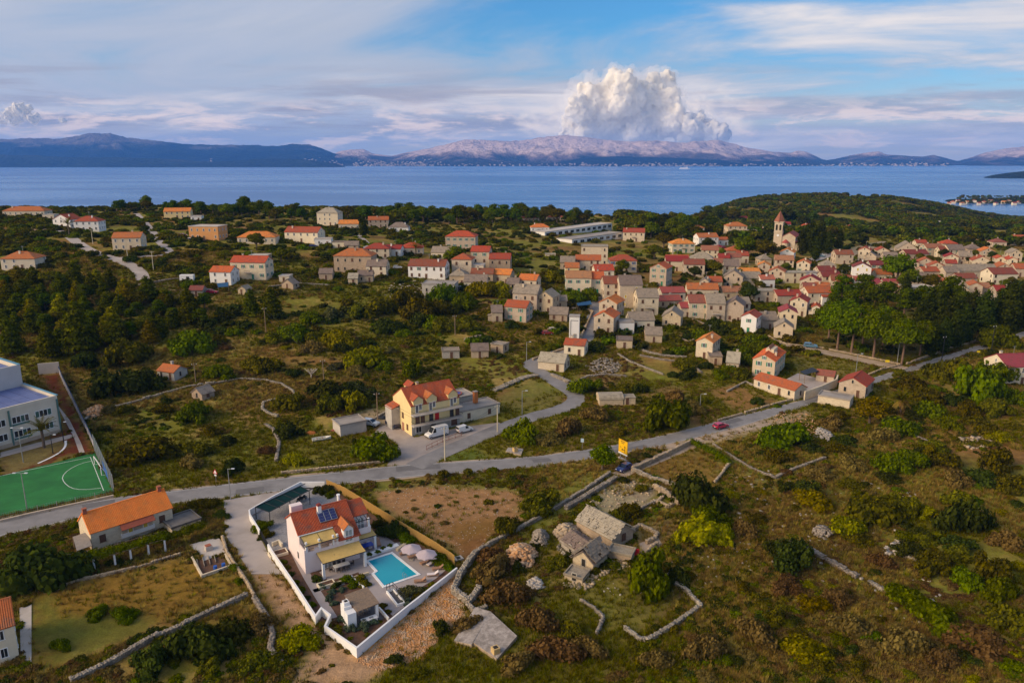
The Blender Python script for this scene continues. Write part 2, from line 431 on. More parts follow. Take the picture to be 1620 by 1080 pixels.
# ---------------------------------------------------------------- ground sheet
PAINT = [  # photograph polygon on the ground, base colour, how much wild growth stays (0..1)
    ([(583,772),(650,770),(700,765),(760,768),(815,772),(832,795),(826,830),(790,835),(765,862),(738,892),(700,860),(650,826),(600,803)], (.30,.175,.098), .08),
    ([(700,830),(750,820),(800,822),(770,862),(738,890)], (.20,.10,.05), .25),
    ([(588,762),(700,752),(810,748),(860,755),(830,775),(700,768),(600,776)], (.13,.14,.04), .5),
    ([(724,905),(728,930),(735,975),(700,1005),(655,1045),(600,1062),(560,1080),(500,1090),(545,1040),(565,1032),(640,975)], (.50,.26,.11), .03),
    ([(352,838),(400,860),(432,905),(515,1005),(560,1036),(620,1040),(600,1085),(455,1085),(475,1040),(455,1000),(420,950),(385,890)], (.36,.235,.15), .06),
    ([(48,940),(135,915),(290,878),(335,905),(388,908),(388,938),(330,957),(240,992),(130,1040),(60,1068),(40,1050)], (.205,.125,.04), .2),
    ([(60,990),(110,975),(240,975),(238,995),(150,1035),(70,1060)], (.125,.13,.032), .3),
    ([(50,945),(90,935),(85,1000),(55,1030)], (.115,.115,.03), .3),
    ([(60,590),(95,590),(150,714),(100,724),(0,780),(0,705),(98,684),(88,628)], (.115,.042,.026), .0),
    ([(0,705),(98,690),(106,706),(60,735),(0,752)], (.16,.125,.06), .2),
    ([(290,700),(365,640),(430,655),(425,700),(340,740)], (.13,.12,.04), .7),
    ([(330,635),(400,612),(430,632),(420,660),(360,668)], (.13,.115,.04), .6),
    ([(375,655),(405,640),(425,660),(415,690),(385,690)], (.20,.13,.06), .6),
    ([(785,632),(835,598),(880,612),(898,630),(870,650),(822,660)], (.125,.125,.04), .35),
    ([(500,700),(560,700),(625,690),(610,735),(500,745)], (.135,.125,.04), .5),
    ([(1008,738),(1090,708),(1152,737),(1130,764),(1076,772)], (.19,.115,.045), .3),
    ([(1120,618),(1158,606),(1236,636),(1165,652)], (.22,.125,.06), .15),
    ([(1005,625),(1065,608),(1090,620),(1050,635)], (.2,.125,.06), .25),
    ([(1240,555),(1380,578),(1340,600),(1262,590)], (.15,.12,.045), .35),
    ([(1055,520),(1092,538),(1075,545),(1045,535)], (.10,.13,.03), .15),
    ([(1010,545),(1080,560),(1070,572),(1030,560)], (.2,.12,.05), .3),
    ([(900,578),(960,570),(1010,600),(960,620),(915,605)], (.15,.115,.05), .5),
    ([(900,492),(935,495),(920,518),(900,512)], (.22,.13,.065), .2),
    ([(150,460),(250,440),(330,455),(330,470),(220,462)], (.20,.16,.11), .5),
    ([(330,470),(460,440),(540,455),(500,462),(400,470)], (.19,.15,.08), .5),
    ([(1035,700),(1165,668),(1240,655),(1300,650),(1270,665),(1180,690),(1110,710),(1060,712)], (.38,.29,.20), .18),
    ([(930,790),(985,752),(1050,772),(1030,800),(960,820)], (.33,.27,.20), .35),
    ([(1000,835),(1060,820),(1080,850),(1010,880)], (.24,.16,.09), .4),
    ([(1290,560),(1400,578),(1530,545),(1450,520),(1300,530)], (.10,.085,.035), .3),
    ([(245,590),(275,580),(300,602),(275,612)], (.22,.14,.075), .2),
    ([(325,584),(350,578),(360,592),(330,596)], (.26,.15,.075), .1),
    ([(560,650),(640,640),(640,690),(580,670)], (.30,.23,.16), .2),
    ([(30,350),(90,352),(100,362),(20,372)], (.36,.26,.18), .3),
    ([(120,345),(240,350),(230,356),(150,354)], (.36,.26,.18), .4),
    ([(1340,395),(1400,380),(1420,400),(1350,412)], (.34,.28,.22), .3),
    ([(835,800),(890,770),(930,752),(960,740),(985,745),(930,790),(870,835),(830,850)], (.15,.15,.04), .4),
    ([(880,910),(960,905),(1085,945),(1015,1005),(960,985),(905,950)], (.145,.145,.04), .45),
    ([(1090,700),(1125,705),(1245,765),(1290,775),(1230,780),(1150,738)], (.13,.155,.035), .45),
    ([(690,718),(750,705),(790,730),(730,735)], (.10,.14,.035), .3),
    ([(560,630),(600,600),(700,580),(800,585),(820,600),(760,640),(600,650)], (.15,.115,.055), .8),
]
_VN = np.random.RandomState(5).rand(256, 256)
def vnoise(x, y):
    """smooth value noise in 0..1"""
    xi = np.floor(x).astype(int); yi = np.floor(y).astype(int); fx = x - xi; fy = y - yi
    fx = fx * fx * (3 - 2 * fx); fy = fy * fy * (3 - 2 * fy)
    g = lambda i, j: _VN[(xi + i) % 256, (yi + j) % 256]
    return (g(0, 0) * (1 - fx) + g(1, 0) * fx) * (1 - fy) + (g(0, 1) * (1 - fx) + g(1, 1) * fx) * fy
def fbm(x, y, o=4):
    return sum(vnoise(x * 2 ** i + 17 * i, y * 2 ** i + 5 * i) * .5 ** i for i in range(o)) / sum(.5 ** i for i in range(o))
def paint_ground(x, y):
    """per-point base colour and wildness"""
    n = len(x); c = np.zeros((n, 3), np.float32); wld = np.ones(n, np.float32)
    c[:] = (.12, .095, .045)
    jx = x + 4.0 * (fbm(x * .25, y * .25) - .5); jy = y + 4.0 * (fbm(x * .25 + 40, y * .25 + 90) - .5)
    rs = np.random.RandomState(3)
    for pts, col, wv in PAINT:
        q = PX(pts)
        xs = [p.x for p in q]; ys = [p.y for p in q]
        s = np.where((x > min(xs) - 3) & (x < max(xs) + 3) & (y > min(ys) - 3) & (y < max(ys) + 3))[0]
        if not len(s): continue
        cov = np.zeros(len(s))
        for k in range(8):
            cov += inpoly(jx[s] + rs.normal(0, .8, len(s)), jy[s] + rs.normal(0, .8, len(s)), q) / 8
        cov = cov[:, None].astype(np.float32)
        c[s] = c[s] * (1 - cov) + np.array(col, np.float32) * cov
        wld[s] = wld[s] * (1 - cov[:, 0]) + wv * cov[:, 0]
    return c, wld
def build_ground():
    t = np.linspace(-1.25, 1.25, 380); yy = np.geomspace(38, 2700, 520)
    T, Y = np.meshgrid(t, yy); X = T * Y
    Z = H(X, Y)
    rough = sm(60, 110, Y) * (.12 * np.sin(X * .61 + 1.7 * np.sin(Y * .43)) * np.sin(Y * .57 + X * .21) )
    x, y = X.ravel(), Y.ravel()
    nr, nc = X.shape
    i = np.arange(nr * nc).reshape(nr, nc)
    f = np.stack([i[:-1, :-1], i[:-1, 1:], i[1:, 1:], i[1:, :-1]], -1).reshape(-1, 4)
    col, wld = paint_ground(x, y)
    m = bpy.data.materials.new('scrub_ground'); m.use_nodes = True
    w = NT(m.node_tree)
    pos = w.n('ShaderNodeNewGeometry').outputs['Position']
    a = w.n('ShaderNodeAttribute', attribute_name='gcol'); b = w.n('ShaderNodeAttribute', attribute_name='wild')
    flat = w.vmath('MULTIPLY', pos, (1, 1, .2))
    n1 = w.noise(flat, .021, 7, .62, .6); n2 = w.noise(flat, .075, 6, .62, .4); n3 = w.noise(flat, .6, 5, .65); n4 = w.noise(flat, 4.0, 4, .6)
    c = w.mix(w.sm(n1, .36, .56), (.21, .122, .055), (.165, .152, .038))          # brown bramble and olive grass
    c = w.mix(w.math('MULTIPLY', w.sm(n2, .52, .66), .8), c, (.33, .235, .095))       # straw
    c = w.mix(w.math('MULTIPLY', w.sm(n2, .46, .34), .8), c, (.12, .078, .036))        # dark dead scrub
    c = w.mix(w.math('MULTIPLY', w.sm(w.noise(flat, .11, 5, .6), .60, .70), .7), c, (.125, .165, .028))
    c = w.mix(w.math('MULTIPLY', w.sm(n3, .62, .72), .3), c, (.30, .24, .165))
    wm = w.math('MULTIPLY', b.outputs['Fac'], 1.0)
    c = w.mix(wm, a.outputs['Color'], c)
    grain = w.math('ADD', w.math('MULTIPLY', n3, .8), w.math('MULTIPLY', n4, .75))
    c = w.mix(1.0, c, w.ramp(grain, [(.45, .50), (1.05, 1.5)]), 'MULTIPLY')
    c = w.n('ShaderNodeHueSaturation', {'Saturation': 1.14, 'Value': 1.06, 'Color': c}).outputs[0]
    bp = w.n('ShaderNodeBump', {'Strength': .8, 'Distance': .35, 'Height': w.math('ADD', n3, w.math('MULTIPLY', n4, .3))})
    w.n('ShaderNodeOutputMaterial', {0: w.n('ShaderNodeBsdfPrincipled', {'Base Color': c, 'Roughness': 1.0, 'Specular IOR Level': .05, 'Normal': bp.outputs[0]})})
    me = np_mesh('ground', np.stack([x, y, (Z + 0 * rough).ravel()], -1), f, m, True)
    at = me.color_attributes.new('gcol', 'FLOAT_COLOR', 'POINT')
    at.data.foreach_set('color', np.concatenate([col, np.ones((len(x), 1), np.float32)], 1).ravel())
    at = me.attributes.new('wild', 'FLOAT', 'POINT'); at.data.foreach_set('value', wld)
    tag(link('ground', me), 'dry brown and olive scrubland ground', kind='structure')
build_ground()

# ---------------------------------------------------------------- sea
def build_sea():
    m = bpy.data.materials.new('sea_water'); m.use_nodes = True
    w = NT(m.node_tree)
    pos = w.n('ShaderNodeNewGeometry').outputs['Position']
    st = w.vmath('MULTIPLY', pos, (.00035, .0011, 0))
    n1 = w.noise(st, 1.0, 6, .6, 1.2)
    st2 = w.vmath('MULTIPLY', pos, (.004, .012, 0)); n2 = w.noise(st2, 1.0, 5, .6)
    rough = w.math('MULTIPLY_ADD', w.sm(n1, .40, .66), -.10, .30)
    c = w.mix(w.sm(n1, .38, .66), (.012, .125, .37), (.045, .215, .50))
    bp = w.n('ShaderNodeBump', {'Strength': .30, 'Distance': 1.0, 'Height': n2})
    b = w.n('ShaderNodeBsdfPrincipled', {'Base Color': c, 'Roughness': rough, 'IOR': 1.33, 'Specular IOR Level': .42, 'Normal': bp.outputs[0]})
    w.n('ShaderNodeOutputMaterial', {0: b})
    mb = MB()
    ys = list(np.geomspace(500, 22500, 24))
    xs = list(np.linspace(-19500, 19500, 24))
    for a, bq in zip(ys, ys[1:]):
        for c0, d0 in zip(xs, xs[1:]):
            mb.face([(c0, a, SEA), (d0, a, SEA), (d0, bq, SEA), (c0, bq, SEA)], m)
    o = mb.build('sea', m, weld=True)
    tag(o, 'calm blue sea channel between the island and the mainland', kind='structure')
build_sea()

# ---------------------------------------------------------------- mainland mountains
def mountain_mat(name, low, mid, rock, zlo, zhi):
    m = bpy.data.materials.new(name); m.use_nodes = True
    w = NT(m.node_tree)
    geo = w.n('ShaderNodeNewGeometry'); pos = geo.outputs['Position']
    z = w.n('ShaderNodeSeparateXYZ', {0: pos}).outputs[2]
    n1 = w.noise(pos, .0011, 7, .6, .4); n2 = w.noise(pos, .006, 6, .65)
    f = w.math('ADD', w.sm(z, zlo, zhi), w.math('MULTIPLY_ADD', n1, 2.2, -1.1))
    c = w.ramp(f, [(.12, low), (.42, mid), (.75, rock)])
    c = w.mix(w.math('MULTIPLY', w.sm(n2, .5, .68), .55), c, [x * .5 for x in mid])
    bp = w.n('ShaderNodeBump', {'Strength': 1.0, 'Distance': 160.0, 'Height': n2})
    w.n('ShaderNodeOutputMaterial', {0: w.n('ShaderNodeBsdfDiffuse', {0: c, 'Normal': bp.outputs[0]})})
    return m
def mountain(name, ridge, depth, front, material, rows=34, seed=0, rough=.30, step=3, label=None):
    px = np.arange(ridge[0][0], ridge[-1][0] + 1, step)
    py = np.interp(px, [r[0] for r in ridge], [r[1] for r in ridge])
    V = []; nb = 8
    for a, b in zip(px, py):
        top = AT(a, b, depth); u = top.x / depth
        hgt = top.z - SEA
        for j in range(rows + nb):
            if j < rows:
                s = j / (rows - 1); y = front + (depth - front) * s
                prof = .10 * s + .90 * s ** 1.6
            else:
                s = (j - rows + 1) / nb; y = depth + (depth - front) * .6 * s; prof = 1 - s * 1.05
            x = u * y
            q = Vector((x * .0006, y * .0005, seed))
            rg = mn.ridged_multi_fractal(q, 1.0, 2.1, 6, 1.0, 2.0) - 1.1
            env = min(1, 4 * prof * (1.02 - prof)) if j < rows else max(0, prof) * .5
            z = SEA - 3 + (hgt + 3) * prof + rg * rough * hgt * env
            if j == rows - 1: z += hgt * (.03 * mn.noise(q * 9) + .03 * mn.noise(q * 27) - .01)
            if j < rows - 1: z = min(z, EYE + (top.z - EYE) * y / depth * (.93 + .06 * s) - 4 + 6 * rg)
            V.append((x, y, max(z, SEA - 6)))
    n = rows + nb
    i = np.arange(len(px) * n).reshape(len(px), n)
    f = np.stack([i[:-1, :-1], i[1:, :-1], i[1:, 1:], i[:-1, 1:]], -1).reshape(-1, 4)
    me = np_mesh(name, V, f, material, True)
    tag(link(name, me), label, kind='structure')
ROCKM = mountain_mat('karst_mountain', (.035, .045, .032), (.24, .175, .145), (.82, .62, .52), -60, 300)
DARKM = mountain_mat('wooded_mountain', (.018, .028, .022), (.04, .05, .038), (.24, .20, .17), 80, 560)
ISLM = mountain_mat('wooded_island', (.030, .042, .025), (.042, .055, .032), (.08, .075, .055), -66, 260)
mountain('mountain_west', [(-260,236),(-120,226),(-40,222),(0,220),(50,219),(90,219),(120,214),(150,211),(175,211),(200,217),(240,222),(290,228),(340,229),(400,230),(440,231),(470,227),(490,228),(510,235),(530,243),(560,249),(600,258)], 16500, 12800, DARKM, seed=3.1, rough=.40, label='long blue mountain range on the far shore')
mountain('mountain_centre', [(520,247),(540,239),(560,236),(577,236),(590,243),(620,247),(640,242),(680,235),(715,226),(740,221),(770,222),(820,222),(855,216),(900,214),(930,217),(960,221),(1000,224),(1040,222),(1080,225),(1110,221),(1140,221),(1180,233),(1220,240),(1250,242),(1262,238),(1276,240),(1300,252),(1330,258)], 18500, 12600, ROCKM, rows=44, seed=7.7, rough=.55, label='pale pinkish limestone massif on the far shore')
mountain('mountain_east', [(1240,262),(1300,254),(1320,252),(1345,246),(1380,240),(1391,239),(1400,244),(1440,247),(1460,248),(1477,245),(1500,251),(1515,255),(1530,251),(1560,241),(1590,235),(1620,231),(1700,228),(1800,236),(1880,240)], 17500, 13000, ROCKM, seed=11.3, rough=.55, label='jagged pale mountains on the far shore in the east')
mountain('foothills', [(640,263),(700,257),(760,258),(820,260),(880,258),(920,250),(980,247),(1060,250),(1140,253),(1200,255),(1260,258),(1310,264)], 14000, 12300, DARKM, rows=20, seed=5.2, rough=.5, label='dark wooded foothills under the pale massif')
mountain('island_hills', [(-260,244),(-120,243),(0,245),(60,246),(120,249),(200,249),(280,252),(330,256),(345,256),(400,252),(440,251),(480,252),(500,254),(530,258),(548,264)], 11900, 11000, ISLM, rows=18, seed=9.9, rough=.3, label='low dark wooded island before the western mountains')
mountain('islet', [(1554,281),(1570,277),(1590,274),(1620,271),(1680,268),(1760,272),(1800,281)], 5300, 4950, ISLM, rows=14, seed=2.2, rough=.06, step=4, label='dark wooded headland in the sea')
mountain('headland', [(1468,325),(1490,318),(1510,315),(1560,314),(1600,312),(1650,312),(1720,322)], 2400, 2130, ISLM, rows=10, seed=1.2, rough=.04, step=6, label='low wooded headland across the small inlet')
def far_town():
    """pale specks of the coast towns under the mountains"""
    rs = np.random.RandomState(8); C, S = [], []
    for a, b, n, hi in ((560, 700, 200, 4.0), (700, 900, 60, 2.0), (900, 1140, 150, 2.0), (1140, 1320, 40, 2.0), (1320, 1500, 90, 2.5), (330, 360, 40, 3.0), (470, 545, 80, 5.0)):
        for i in range(n):
            px = rs.uniform(a, b); py = 263.5 - abs(rs.normal(0, hi)); d = 12250 + (263.5 - py) * 170; p = AT(px, 263.5, d)
            z = SEA + (263.5 - py) / 1180 * d * .8; w = rs.uniform(14, 38); C.append((p.x, d, z + 6)); S.append((w, 30, rs.uniform(8, 20)))
    n = len(C); c = np.array(C); sz = np.array(S); B = np.array([[x, y, z] for z in (-.5, .5) for x, y in ((-.5, -.5), (.5, -.5), (.5, .5), (-.5, .5))])
    v = (B[None] * sz[:, None] + c[:, None]).reshape(-1, 3); f = np.array([[0, 1, 5, 4], [1, 2, 6, 5], [2, 3, 7, 6], [3, 0, 4, 7], [4, 5, 6, 7]])
    me = np_mesh('far_town', v, (f[None] + (np.arange(n) * 8)[:, None, None]).reshape(-1, 4), mat('far_plaster', (.36, .30, .27), .9, .5, .002, coord='World'))
    tag(link('far_town', me), 'pale specks of coast towns along the far shore', kind='stuff')
far_town()
# ---------------------------------------------------------------- roads and paved sheets
ASPHALT = mat('worn_asphalt', (.235, .222, .215), .9, .16, .35, .15, 12, col2=(.175, .165, .16), mixw=.58, coord='World')
LANE = mat('pale_lane', (.42, .36, .32), .95, .08, .3, .2, 8, col2=(.34, .29, .25), mixw=.57, coord='World')
PALEDIRT = mat('pale_dirt', (.43, .33, .24), .97, .14, .5, .3, 6, col2=(.33, .24, .16), mixw=.55, coord='World')
LINE = mat('road_paint', (.55, .54, .52), .8, .15, 2, coord='World')
def resample(pts, step):
    out = [pts[0]]
    for a, b in zip(pts, pts[1:]):
        n = max(1, int((b - a).length / step))
        out += [a.lerp(b, (i + 1) / n) for i in range(n)]
    return out
def smooth_line(pts, it=2):
    for _ in range(it):
        q = [pts[0]]
        for a, b in zip(pts, pts[1:]): q += [a.lerp(b, .25), a.lerp(b, .75)]
        pts = q + [pts[-1]]
    return pts
def ribbon(name, lefts, rights, material, dz, kind='structure', label=None, parent=None, cross=4, keep=True):
    mb = MB(); rows = []
    for a, b in zip(lefts, rights):
        r = []
        for k in range(cross + 1):
            q = a.lerp(b, k / cross); r.append(Vector((q.x, q.y, hz(q.x, q.y) + dz)))
        rows.append(r)
    for r, s in zip(rows, rows[1:]):
        for k in range(cross): mb.face([r[k], r[k + 1], s[k + 1], s[k]], material)
    o = mb.build(name, material, parent, weld=True)
    if keep: keep_out([*lefts, *rights[::-1]])
    if parent is None: tag(o, label, kind=kind)
    elif kind: o['kind'] = kind
    return o
def path_strip(name, px, width, material, dz=.07, label=None, keep=True, sm_it=2, step=3, parent=None, off=0.0):
    c = smooth_line(PX(px), sm_it); c = resample(c, step)
    L, Rr = [], []
    for i, p in enumerate(c):
        d = c[min(i + 1, len(c) - 1)] - c[max(i - 1, 0)]; d.z = 0; d.normalize(); n = Vector((-d.y, d.x, 0))
        L.append(p + n * (width / 2 + off)); Rr.append(p - n * (width / 2 - off))
    return ribbon(name, L, Rr, material, dz, label=label, keep=keep, cross=3 if width > 1 else 1, parent=parent)
def drape(name, px, material, dz, label=None, kind='structure', cuts=0, keep=True, parent=None):
    q = PX(px) if not isinstance(px[0], Vector) else px
    me = bpy.data.meshes.new(name); bm = bmesh.new()
    f = bm.faces.new([bm.verts.new(p) for p in q])
    bm.normal_update()
    if f.normal.z < 0: f.normal_flip()
    bmesh.ops.triangulate(bm, faces=bm.faces[:])
    if cuts: bmesh.ops.subdivide_edges(bm, edges=bm.edges[:], cuts=cuts, use_grid_fill=True)
    for v in bm.verts: v.co.z = hz(v.co.x, v.co.y) + dz
    bm.to_mesh(me); bm.free(); me.materials.append(material)
    o = link(name, me, parent)
    if keep: keep_out(q)
    return tag(o, label, kind=kind)
MAIN = [(-60,838,866),(0,822,848),(60,811,835),(120,798,820),(190,786,806),(270,777,796),(365,765,786),(450,756,776),(540,746,765),(640,735,755),(700,732,750),(800,726,742),(860,721,736),(900,715,730),(937,711,725),(1018,696,711),(1107,675,691),(1172,658,675),(1241,641,652),(1300,624,634),(1350,608,617),(1400,592,601),(1460,573,582),(1540,549,559),(1600,531,540),(1660,512,520)]
_t = resample(smooth_line([P(x, a) for x, a, b in MAIN], 2), 2.5)
_b = smooth_line([P(x, b) for x, a, b in MAIN], 2)
def near_on(line, p):
    best = None
    for a, b in zip(line, line[1:]):
        d = b - a; t = max(0, min(1, (p - a).dot(d) / max(d.length_squared, 1e-9))); q = a + d * t
        if best is None or (q - p).length < best[0]: best = ((q - p).length, q)
    return best[1]
_r = [near_on(_b, p) for p in _t]
road = ribbon('road', _t, _r, ASPHALT, .06, label='grey asphalt main road crossing the valley')
_k = [mn.noise(Vector((i * .21, 0, 4))) for i in range(len(_t))]
ribbon('verge', [a.lerp(b, -.10 - .12 * max(-.5, k)) for a, b, k in zip(_t, _r, _k)], [a.lerp(b, 1.10 + .16 * max(-.5, k)) for a, b, k in zip(_t, _r, _k[::-1])], PALEDIRT, .03, label='dusty gravel verge along the main road', keep=False)
# thin worn edge lines
def edge_line(k, i0, i1):
    L = [a.lerp(b, k) for a, b in zip(_t, _r)][i0:i1]; M = [a.lerp(b, k + .02) for a, b in zip(_t, _r)][i0:i1]
    return ribbon('edge_line', L, M, LINE, .068, kind=None, parent=road, cross=1, keep=False)
PATCH = mat('asphalt_patch', (.15, .142, .138), .92, .12, .6, coord='World')
for _i, (_f, _n, _k0, _k1) in enumerate(((.12, 3, .1, .45), (.22, 2, .5, .92), (.31, 4, .08, .5), (.40, 2, .3, .7), (.47, 5, .52, .9), (.56, 2, .1, .5), (.63, 3, .5, .9), (.72, 3, .1, .48))):
    _a = int(_f * len(_t)); ribbon('repair_patch', [a.lerp(b, _k0) for a, b in zip(_t, _r)][_a:_a + _n + 1], [a.lerp(b, _k1) for a, b in zip(_t, _r)][_a:_a + _n + 1], PATCH, .064, kind=None, parent=road, cross=1, keep=False)
edge_line(.05, 0, len(_t)); edge_line(.93, 0, len(_t))
path_strip('village_road', [(655,738),(700,716),(745,697),(790,678),(845,658),(879,650),(903,641),(914,631),(907,621),(887,609),(865,595),(845,583),(838,577),(846,571),(870,563),(895,554),(918,544),(928,535),(931,526),(938,507),(943,487),(946,474),(948,466)], 5.0, ASPHALT, .07, 'narrow asphalt road winding up into the village', step=2)
drape('lane', [(354,791),(398,784),(482,772),(470,778),(440,793),(402,814),(394,823),(414,855),(428,882),(446,908),(398,908),(374,872),(356,845)], LANE, .045, 'pale gravel lane beside the walled villa')
drape('forecourt', [(586,690),(600,676),(628,666),(655,692),(728,676),(790,668),(800,678),(742,698),(700,714),(650,736),(612,736),(628,714),(628,702),(604,688)], mat('forecourt_concrete', (.38, .32, .28), .95, .12, .4, .2, 8, col2=(.30, .25, .215), mixw=.55, coord='World'), .05, 'worn concrete forecourt of the yellow house', cuts=1)
path_strip('hillside_road', [(226,443),(224,432),(208,420),(186,411),(150,401),(128,389),(108,373),(98,365)], 5.0, LANE, .12, 'pale road climbing the wooded slope')
path_strip('hillside_track', [(186,409),(225,406),(266,403)], 3.0, LANE, .13, 'pale track joining the hillside road')
path_strip('hillside_track', [(272,403),(260,390),(248,379),(244,369),(232,356),(216,338)], 4.0, LANE, .12, 'pale track up to the ridge')
path_strip('hamlet_track', [(590,396),(575,380),(562,370)], 3.5, LANE, .12, 'pale track between the hamlet houses')
path_strip('hamlet_track', [(540,400),(575,394),(590,388)], 4, LANE, .12, 'pale track below the hamlet houses')
path_strip('pine_lane', [(1222,540),(1250,547),(1300,556),(1350,567),(1395,576),(1432,584)], 5.5, PALEDIRT, .08, 'pale lane along the umbrella pines')
path_strip('church_lane', [(1262,420),(1290,410),(1312,402),(1330,398)], 7, LANE, .12, 'pale yard and lane below the church cypresses')
path_strip('field_track', [(978,752),(1000,742),(1035,728),(1070,713),(1095,703)], 3.4, PALEDIRT, .05, 'dirt track beside the walled garden')
path_strip('verge', [(1040,708),(1100,696),(1160,682),(1215,668)], 3.0, PALEDIRT, .04, 'gravel verge below the road', keep=False)
drape('patio', [(1010,860),(1040,848),(1048,862),(1016,880)], PALEDIRT, .05, 'bare earth patio before the stone barn')
# ---------------------------------------------------------------- houses
WIN = {}
def window_mesh(kind, w=.9, h=1.25):
    """one window: frame proud of the wall, recessed pane, shutters where the kind has them. Origin: wall plane, bottom centre, facing -Y"""
    k = (kind, w, h)
    if k in WIN: return WIN[k]
    mb = MB(); fr = {'green': WHITE, 'stone': STONE_PALE, 'brown': BROWN_PAINT, 'yellow': WHITE, 'blue': WHITE, 'white': WHITE, 'closed': BROWN_PAINT, 'closed_green': GREEN_PAINT, 'red': RED_PAINT, 'hole': STONE_GREY}.get(kind, WHITE)
    sh = {'green': GREEN_PAINT, 'yellow': YEL_PAINT, 'blue': BLUE_PAINT}.get(kind)
    t = .10
    for x in (-w / 2 + t / 2, w / 2 - t / 2): mb.box((x, 0, 0), (t, .12, h), 0, fr)
    mb.box((0, 0, -.08), (w + .14, .2, .08), 0, fr); mb.box((0, 0, h), (w, .12, .1), 0, fr)
    pane = {'closed': BROWN_PAINT, 'closed_green': GREEN_PAINT, 'red': RED_PAINT, 'hole': DARKHOLE, 'yellow': YEL_PAINT}.get(kind, GLASS)
    mb.box((0, .01, 0), (w - 2 * t, .06, h), 0, pane)
    if kind in ('white', 'green', 'blue'): mb.box((0, 0, 0), (.05, .1, h), 0, fr)
    if sh and kind != 'yellow':
        for s in (-1, 1): mb.box((s * (w / 2 + w / 4 - .04), -.03, 0), (w / 2 - .06, .06, h), 0, sh)
    o = mb.build('window', None); me = o.data; bpy.data.objects.remove(o)
    WIN[k] = me
    return me
def door_mesh(m, w=1.0, h=2.1):
    k = ('door', m.name, w, h)
    if k in WIN: return WIN[k]
    mb = MB()
    for x in (-w / 2, w / 2): mb.box((x, 0, 0), (.12, .14, h), 0, STONE_PALE)
    mb.box((0, 0, h), (w + .12, .14, .12), 0, STONE_PALE)
    mb.box((0, .0, .02), (w - .1, .08, h - .02), 0, m)
    mb.box((w * .32, -.06, h * .47), (.06, .05, .12), 0, STEEL)
    o = mb.build('door', None); me = o.data; bpy.data.objects.remove(o)
    WIN[k] = me
    return me
def put(name, me, parent, x, y, z, rz):
    o = link(name, me, parent); o.location = (x, y, z); o.rotation_euler = (0, 0, rz); return o
def slab_pts(mb, quad, t, m):
    """roof pane: quad listed eave-left, eave-right, ridge-right, ridge-left, thickness t downward"""
    q = [Vector(p) for p in quad]
    n = (q[1] - q[0]).cross(q[-1] - q[0]).normalized()
    if n.z < 0: n = -n
    lo = [p - n * t for p in q]
    mb.face(q, m)
    mb.face(lo[::-1], m)
    k = len(q)
    for i in range(k): mb.face([lo[i], lo[(i + 1) % k], q[(i + 1) % k], q[i]], m)
